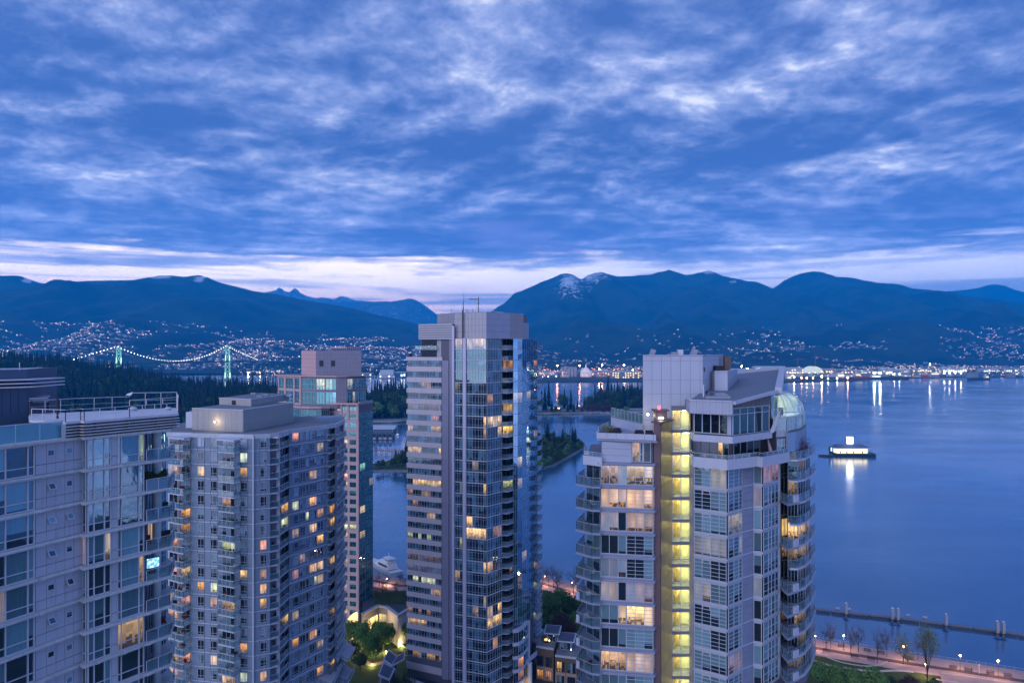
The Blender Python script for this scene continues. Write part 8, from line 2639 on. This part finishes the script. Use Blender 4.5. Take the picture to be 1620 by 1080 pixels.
# benches ----------------------------------------------------------
bench_me = {}
wood_d = mat('bench_wood', (.045, .035, .035), .7, var=.1)
mb = MB(); 
for i in range(3): mb.box(-1.0, 1.0, -.25 + .18 * i, -.10 + .18 * i, .42, .47)
seat_ = mb.mesh('seat', wood_d)
mb = MB()
for i in range(2): mb.box(-1.0, 1.0, .28, .32, .58 + .2 * i, .70 + .2 * i)
back_ = mb.mesh('backrest', wood_d)
mb = MB(); mb.box(-.04, .04, -.25, .3, 0, .42); mb.box(-.04, .04, .26, .32, .42, .92); leg_ = mb.mesh('leg', black)
for px, py, lab in ((1307, 1031, 'bench closest to the right tower, on the lawn edge'), (1352, 1040, 'bench on the lawn edge beneath the first lamp tree'), (1378, 1044, 'bench at the tip of the oval lawn'),
     (1331, 1023, 'bench by the railing behind the first lamp'), (1372, 1030, 'bench by the railing behind the lawn benches'), (1394, 1034, 'bench by the railing near the widest bare tree'), (1440, 1043, 'bench by the railing right of the second lamp'),
     (1508, 1057, 'bench by the railing left of the third lamp'), (1532, 1061, 'bench by the railing right of the third lamp'), (1567, 1066, 'bench by the railing left of the fourth lamp'), (1594, 1070, 'bench by the railing right of the fourth lamp'),
     (884, 938, 'bench on the walk under the tallest bare tree between towers'), (893, 940, 'second bench right of the tallest bare tree between towers')):
 q = GY(px, py, GZ); t_ = thing('park_bench', lab, 'bench', (q.x, q.y, GZ + .05), 'benches along the walk')
 t_.rotation_euler = (0, 0, R(-24))
 sub('seat', seat_, t_); sub('backrest', back_, t_)
 for s in (-.8, .8): o = sub('leg', leg_, t_); o.location = (s, 0, 0)
# lawn kerbs -------------------------------------------------------
kb_ = mat('kerb_pale', (.40, .38, .36), .8, var=.08)
def curve(name, pts, w, z, m):
 P = [GY(*q, GZ) for q in pts]
 fine_ = []
 for i in range(len(P) - 1):
  p0, p1, p2, p3 = P[max(i - 1, 0)], P[i], P[i + 1], P[min(i + 2, len(P) - 1)]
  for k in range(5):
   t = k / 5
   fine_.append(.5 * ((2 * p1) + (-p0 + p2) * t + (2 * p0 - 5 * p1 + 4 * p2 - p3) * t * t + (-p0 + 3 * p1 - 3 * p2 + p3) * t ** 3))
 fine_.append(P[-1])
 return ribbon(name, fine_, w, z, m, .3)
curve('kerb', [(1285, 1034), (1300, 1036), (1330, 1047), (1365, 1053), (1390, 1052), (1404, 1046)], .45, GZ + .2, kb_)
curve('footpath', [(1284, 1043), (1310, 1051), (1345, 1057), (1380, 1061), (1420, 1060), (1445, 1062)], 1.3, GZ + .06, kb_)
surf('square', [GY(1485, 1062, GZ), GY(1500, 1050, GZ), GY(1640, 1073, GZ), GY(1720, 1105, GZ), GY(1500, 1105, GZ)], GZ + .09, paving, thick=.2)
curve('paving_band', [(1490, 1064), (1540, 1071), (1600, 1080), (1660, 1090)], .8, GZ + .13, mat('band_pale', (.42, .36, .36), .8, var=.05))
curve('paving_band', [(1480, 1074), (1530, 1082), (1590, 1092)], .8, GZ + .13, mat('band_pale', (.42, .36, .36)))
# garden lawn with lamplit path
surf('garden_lawn', [GY(540, 1000, GZ), GY(600, 998, GZ), GY(648, 1010, GZ), GY(660, 1060, GZ), GY(600, 1110, GZ), GY(520, 1110, GZ)], GZ + .05, grass, thick=.3)
curve('garden_path', [(548, 1006), (566, 1030), (577, 1046), (596, 1050), (640, 1035)], 2.0, GZ + .12, mat('path_warm', (.36, .27, .22), .85, var=.08))
# breakwater -------------------------------------------------------
t_ = thing('breakwater', 'long dark floating breakwater with paired pale piles', 'breakwater', tuple(GY(1450, 985)))
wt = mat('pontoon_dark', (.035, .04, .055), .45, .5, var=.15); tp_ = mat('pontoon_top', (.17, .16, .20), .7, var=.15, scale=1.5)  # dark pontoon sides under a paler deck
bp_ = [GY(1200, 951), GY(1289, 966), GY(1340, 972), GY(1411, 979), GY(1500, 991), GY(1580, 1001), GY(1640, 1011), GY(1720, 1023)]
for a, b in zip(bp_, bp_[1:]):
 n_ = 2
 for k in range(n_):
  p_, q_ = a.lerp(b, k / n_ + .01), a.lerp(b, (k + 1) / n_ - .01)
  L = (q_ - p_).length
  mb = MB(); obox(mb, p_, q_, 0, L, -.9, 1.1, -.5, .75); mb.build('pontoon', wt, t_)
  mb = MB(); obox(mb, p_, q_, .1, L - .1, -.8, 1.0, .76, .95); mb.build('deck', tp_, t_)
pw_ = mat('pile_wood', (.20, .15, .15), .8, var=.15); pc_ = mat('pile_cap', (.50, .48, .52), .6, var=.05)
for px, py in ((1338, 975), (1411, 983), (1420, 984), (1496, 993), (1577, 1005), (1586.5, 1006)):
 q = GY(px, py); h = 5.0
 mb = MB(); mb.tube((q.x, q.y - .3, -1.5), (q.x, q.y - .3, h), .42, 10, .38); mb.build('pile', pw_, t_)
 mb = MB(); mb.tube((q.x, q.y - .3, h), (q.x, q.y - .3, h + .35), .48, 10, .3)
 mb.build('pile_cap', pc_, t_)
 mb = MB()
 for k in range(3): mb.box(q.x - .45 + .34 * k, q.x - .27 + .34 * k, q.y - .76, q.y - .70, .9, h - .2)
 mb.build('rub_strip', pc_, t_)
 mb = MB(); mb.box(q.x - .8, q.x + .8, q.y - 1.0, q.y + .8, .96, 1.2); mb.build('pile_guide', wt, t_)
for px, py, lab in ((1325, 962.5, 'white mooring float near the first pile, closest to the tower'), (1342.5, 963, 'small white float right behind the first pile'), (1436, 973, 'white mooring float right of the first paired piles'), (1463, 976.5, 'white mooring float between the paired piles and the single pile')):
 q = GY(px, py); t_ = thing('mooring_float', lab, 'buoy', tuple(q), 'white floats behind the breakwater')
 mb = MB(); mb.box(q.x - .6, q.x + .6, q.y - .5, q.y + .5, -.1, .55); mb.build('float', pc_, t_)
 mb = MB(); mb.tube((q.x, q.y, .55), (q.x, q.y, .95), .1, 6); mb.build('cleat', black, t_)
# low garden building with porthole ---------------------------------
def porthole_house():
 cream = mat('cream_render', (.42, .38, .37), .8, var=.06, scale=.5); greyr = mat('grey_render', (.17, .17, .21), .8, var=.06)
 root = thing('garden_house', 'low cream house with lit windows, round porthole and planted roof', 'house', (*XY(615, 246), GZ))
 a, b, c, e_, f_ = XY(573, 238), XY(598, 246), XY(613, 244.5), XY(630, 237), XY(655, 246)
 zt_ = 14.4
 for nm, p_, q_, m in (('wall', a, b, greyr), ('wall', b, c, greyr), ('wall', c, e_, cream), ('wall', e_, f_, mat('white_render', (.50, .50, .54), .8, var=.04))):
  mb = MB(); obox(mb, p_, q_, 0, (q_ - p_).length, -.4, 0, GZ, zt_); mb.build(nm, m, root)
 mb = MB(); mb.prism([a + Vector((0, .5)), b + Vector((0, .5)), c + Vector((0, .5)), e_ + Vector((0, .5)), f_ + Vector((0, .5)), XY(655, 256), XY(578, 253)], GZ, zt_ - .2); mb.build('core', greyr, root)
 GW = glass_pane('glass_house', refl=.08, pblind=.3, dark=(.02, .015, .01))
 add_window(root, window(a, b, 581.5, 597.5, 6.4, 12.0, 5, [0, .7, 1], metal_g, GW, .1, .08, off=.02), 0, light((1, .66, .22), 1.9, 1.0))
 add_window(root, window(b, c, 600, 612, 8.4, 12.2, 3, [0, .7, 1], metal_g, GW, .1, .08, off=.02), 0, light((1, .70, .30), .8, 1.0))
 q = c.lerp(e_, .52); n = wdir(c, e_)[1]
 mb = MB(); cc = Vector((q.x + n.x * .0, q.y + n.y * .0, 10.2)); n3 = Vector((n.x, n.y, 0)); mb.tube(cc, cc + n3 * .16, .95, 20); mb.build('porthole_frame', cream, root)
 mb = MB(); mb.tube(cc + n3 * .10, cc + n3 * .19, .78, 20); mb.build('porthole', black, root)
 link('roof_edge', band([a, b, c, e_, f_], -.5, .7, zt_, zt_ + .5, metal_g, 'edge'), root)
 mb = MB(); mb.prism([a, b, c, e_, f_, XY(658, 257), XY(640, 261), XY(574, 253)], zt_ + .0, zt_ + .42); mb.build('roof', mat('roof_dark', (.04, .05, .07), .9, var=.1), root)
 rr = random.Random(9); mb = MB()
 for _ in range(5200):
  px, y = rr.uniform(592, 652), rr.uniform(246, 258)
  q = XY(px, min(y, 258)); z = zt_ + .5 + rr.uniform(0, 1.3) * (0.5 + .5 * fbm(q.x / 3, q.y / 3, 1)); a_ = rr.uniform(0, 6.28); s_ = rr.uniform(.12, .28)
  mb.face([(q.x, q.y, z), (q.x + math.cos(a_) * s_, q.y + math.sin(a_) * s_, z + .04), (q.x, q.y + .05, z + s_)])
 mb.build('roof_planting', leafd, root, kind='stuff')
 for px, y, lamp_e in ((590, 240, 140), (606, 243, 90)):
  ld = bpy.data.lights.new('room_light', 'POINT'); ld.energy = lamp_e * 3; ld.color = (1, .66, .26); ld.shadow_soft_size = .3
  lo = bpy.data.objects.new('room_light', ld); col.objects.link(lo); lo.parent = root; q = XY(px, y - 2); lo.location = (q.x - root.location.x, q.y - root.location.y - 1.2, 7.2)
porthole_house()
# town houses between the towers, pavilion at lower left ------------
def town_houses():
 brick_ = mat('brown_brick', (.12, .085, .065), .9, var=.15, scale=1.5); sand = mat('sand_surround', (.34, .25, .20), .8, var=.08)
 GW = glass_pane('glass_town', refl=.12, pblind=.4, dark=(.01, .015, .03))
 for (px0, px1, Y0_, zt_, lab, rf) in ((848, 876, 214, 13.6, 'brown brick town house with a roof terrace and fire bowl, left of the pair', 0), (878, 914, 210, 12.6, 'brown brick town house with slate blue pavilion, right of the pair', 1)):
  P, Q = XY(px0, Y0_), XY(px1, Y0_ - 2)
  root = thing('town_house', lab, 'house', (*P, GZ), 'brick town houses')
  mb = MB(); mb.prism([P, Q, Q + Vector((3, 14)), P + Vector((2, 14))], GZ, zt_); mb.build('wall', brick_, root)
  L = (Q - P).length
  for s0, s1 in ((.08, .42), (.55, .9)):
   for (za, zc, fr__) in ((5.0, 7.6, 1), (8.6, 11.4, 0)):
    if fr__:
     mb = MB(); obox(mb, P, Q, L * s0 - .3, L * s1 + .3, .0, .12, za - .2, zc + .9); mb.build('surround', sand, root)
    add_window(root, window(P, Q, 0, 0, za, zc, 3, [0, .3, 1], black, GW, .07, .08, off=.13 if fr__ else .02, s=(L * s0, L * s1)), 0, lit(.2, .5, .5))
  link('parapet', band([P, Q], -.3, .12, zt_, zt_ + .5, conc_pl, 'parapet'), root)
  mb = MB(); mb.prism([P + Vector((.3, .4)), Q + Vector((0, .4)), Q + Vector((3, 14)), P + Vector((2, 14))], zt_ + .01, zt_ + .1); mb.build('roof_terrace', roof_grey, root)
  if rf or 1:
   a, b = P.lerp(Q, .45 if not rf else .1) + Vector((1, 5)), P.lerp(Q, 1.0 if not rf else .62) + Vector((1, 5))
   mb = MB(); mb.prism([a, b, b + Vector((1, 5)), a + Vector((1, 5))], zt_ + .1, zt_ + 2.6); mb.build('pavilion', mat('pavilion_wall', (.22, .26, .34), .7, var=.06), root)
   add_window(root, window(a, b, 0, 0, zt_ + .3, zt_ + 2.4, 3, 1, metal_g, GW, .07, .06, off=.02, s=(.2, (b - a).length - .2)), 0)
   mb = MB(); o_ = Vector((.9, .9)); mb.prism([a - o_, b + Vector((.9, -.9)), b + Vector((2, 6)), a + Vector((0, 6))], zt_ + 2.62, zt_ + 2.9); mb.build('pavilion_roof', conc_pl, root)
   mb = MB(); mb.prism([a - o_ * .6, b + Vector((.5, -.5)), b + Vector((1.6, 5.6)), a + Vector((.3, 5.6))], zt_ + 2.9, zt_ + 2.96); mb.build('roof_panel', mat('roof_slate', (.07, .08, .13), .8, var=.1), root)
  if not rf:
   q = P.lerp(Q, .3) + Vector((1.5, 4)); f__ = thing('fire_bowl', 'glowing orange fire bowl on the town house roof terrace', 'fire bowl', (q.x, q.y, zt_ + .1))
   mb = MB(); mb.tube((q.x, q.y, zt_ + .1), (q.x, q.y, zt_ + .7), .45, 10, .8); mb.build('bowl', black, f__)
   mb = MB(); mb.ball((q.x, q.y, zt_ + .9), .42, 8, 6, (1.2, 1, .9)); mb.build('flame', emitter('flame', (1.0, .36, .12), 1.6), f__)
  q = P.lerp(Q, .62) + Vector((.8, 3)); f__ = thing('terrace_lamp', 'small bright lamp on the %s town house terrace' % ('right' if rf else 'left'), 'lamp', (q.x, q.y, zt_ + .1))
  mb = MB(); mb.tube((q.x, q.y, zt_ + .1), (q.x, q.y, zt_ + 1.2), .04, 5); mb.build('pole', black, f__)
  mb = MB(); mb.ball((q.x, q.y, zt_ + 1.3), .14, 8, 6); mb.build('bulb', emitter('bulb_yellow', (1, .9, .4), 9.0), f__)
 # bridge slab at the foot of the central tower
 t_ = thing('entrance_canopy', 'white canopy on a lit column at the foot of the central tower', 'canopy', (*XY(842, 206), GZ))
 mb = MB(); mb.prism([XY(831, 205), XY(850, 212), XY(850, 214), XY(831, 207)], 12.2, 12.9); mb.build('roof', conc_pl, t_)
 mb = MB(); q = XY(838, 207); mb.tube((q.x, q.y, GZ), (q.x, q.y, 12.2), .7, 14); mb.build('column', conc_pl, t_)
 q = XY(831, 203.0)
 ld = bpy.data.lights.new('lamp_light', 'POINT'); ld.energy = 220; ld.color = (1, .72, .35); ld.shadow_soft_size = .2
 lo = bpy.data.objects.new('lamp_light', ld); col.objects.link(lo); lo.parent = t_; lo.location = (q.x - t_.location.x, q.y - t_.location.y, 1.2)
 t_ = thing('glass_canopy', 'sloping teal glass canopy beside the town houses', 'canopy', (*XY(852, 224), 12))
 mb = MB(); mb.hexa([(*XY(844, 222), 14.2), (*XY(866, 219), 12.9), (*XY(866, 227), 13.2), (*XY(846, 229), 14.8)], [(*XY(844, 222), 14.3), (*XY(866, 219), 13.0), (*XY(866, 227), 13.3), (*XY(846, 229), 14.9)]); mb.build('glass', mat('canopy_glass', (.10, .28, .36), .2, .6, var=.05), t_)
 mb = MB(); mb.tube((*XY(845, 222.5), GZ), (*XY(845, 222.5), 14.2), .12, 6); mb.tube((*XY(865, 220), GZ), (*XY(865, 220), 13), .12, 6); mb.build('post', metal_w, t_)
 # pavilion
 root = thing('garden_pavilion', 'flat roofed pavilion with slate blue panels and white edges beside the bamboo', 'pavilion', (*XY(615, 196), GZ))
 z_ = 14.9
 for i, (pts, dz_) in enumerate((([XY(598, 192), XY(616, 189), XY(625, 196), XY(606, 200)], 0), ([XY(606, 201), XY(620, 197), XY(629, 203), XY(615, 208)], .25), ([XY(618, 196), XY(640, 201), XY(641, 206), XY(627, 202)], .5))):
  mb = MB(); mb.prism(pts, z_ + dz_, z_ + dz_ + .35); mb.build('roof', conc_pl, root)
  c = sum((V2(q) for q in pts), Vector((0, 0))) / len(pts)
  mb = MB(); mb.prism([c + (V2(q) - c) * .82 for q in pts], z_ + dz_ + .35, z_ + dz_ + .41); mb.build('roof_panel', mat('roof_slate', (.07, .08, .13)), root)
 mb = MB(); mb.prism([XY(604, 196), XY(616, 193), XY(628, 203), XY(614, 206)], 8, z_ - .02); mb.build('wall', mat('pavilion_dark', (.05, .06, .08), .5, var=.05), root)
 for px, y in ((602, 193), (616, 190.5), (626, 196.5)):
  mb = MB(); q = XY(px, y); mb.tube((q.x, q.y, 9), (q.x, q.y, z_), .12, 6); mb.build('post', conc_pl, root)
 mb = MB(); mb.prism([XY(590, 186), XY(610, 180), XY(640, 190), XY(640, 200), XY(600, 205)], GZ, 9.4); mb.build('plinth', mat('brick_mauve', (.16, .11, .13), .9, var=.12, scale=1.2), root)
 link('parapet', band([XY(590, 186), XY(610, 180), XY(640, 190)], -.3, .15, 9.4, 10.1, conc_pl, 'parapet'), root)
 # podium behind the bamboo
 root = thing('podium', 'dark low podium with pale kerbs at the foot of the striped wing', 'podium', (*XY(680, 198), GZ))
 mb = MB(); mb.prism([XY(642, 186), XY(705, 178), XY(716, 197), XY(645, 212)], GZ, 9.0); mb.build('wall', mat('podium_dark', (.03, .035, .05), .8, var=.1), root)
 link('kerb', band([XY(642, 186), XY(705, 178)], -.4, .2, 9.0, 9.5, mat('slab_blue_grey', (0.23, 0.25, 0.36)), 'kerb'), root)
 mb = MB(); mb.prism([XY(643, 200), XY(699, 192), XY(699, 194), XY(643, 202)], 9.0, 10.6); mb.build('planter_wall', conc_pl, root)
conc_pl = mat('edge_white', (.42, .43, .50), .7, var=.06)
town_houses()
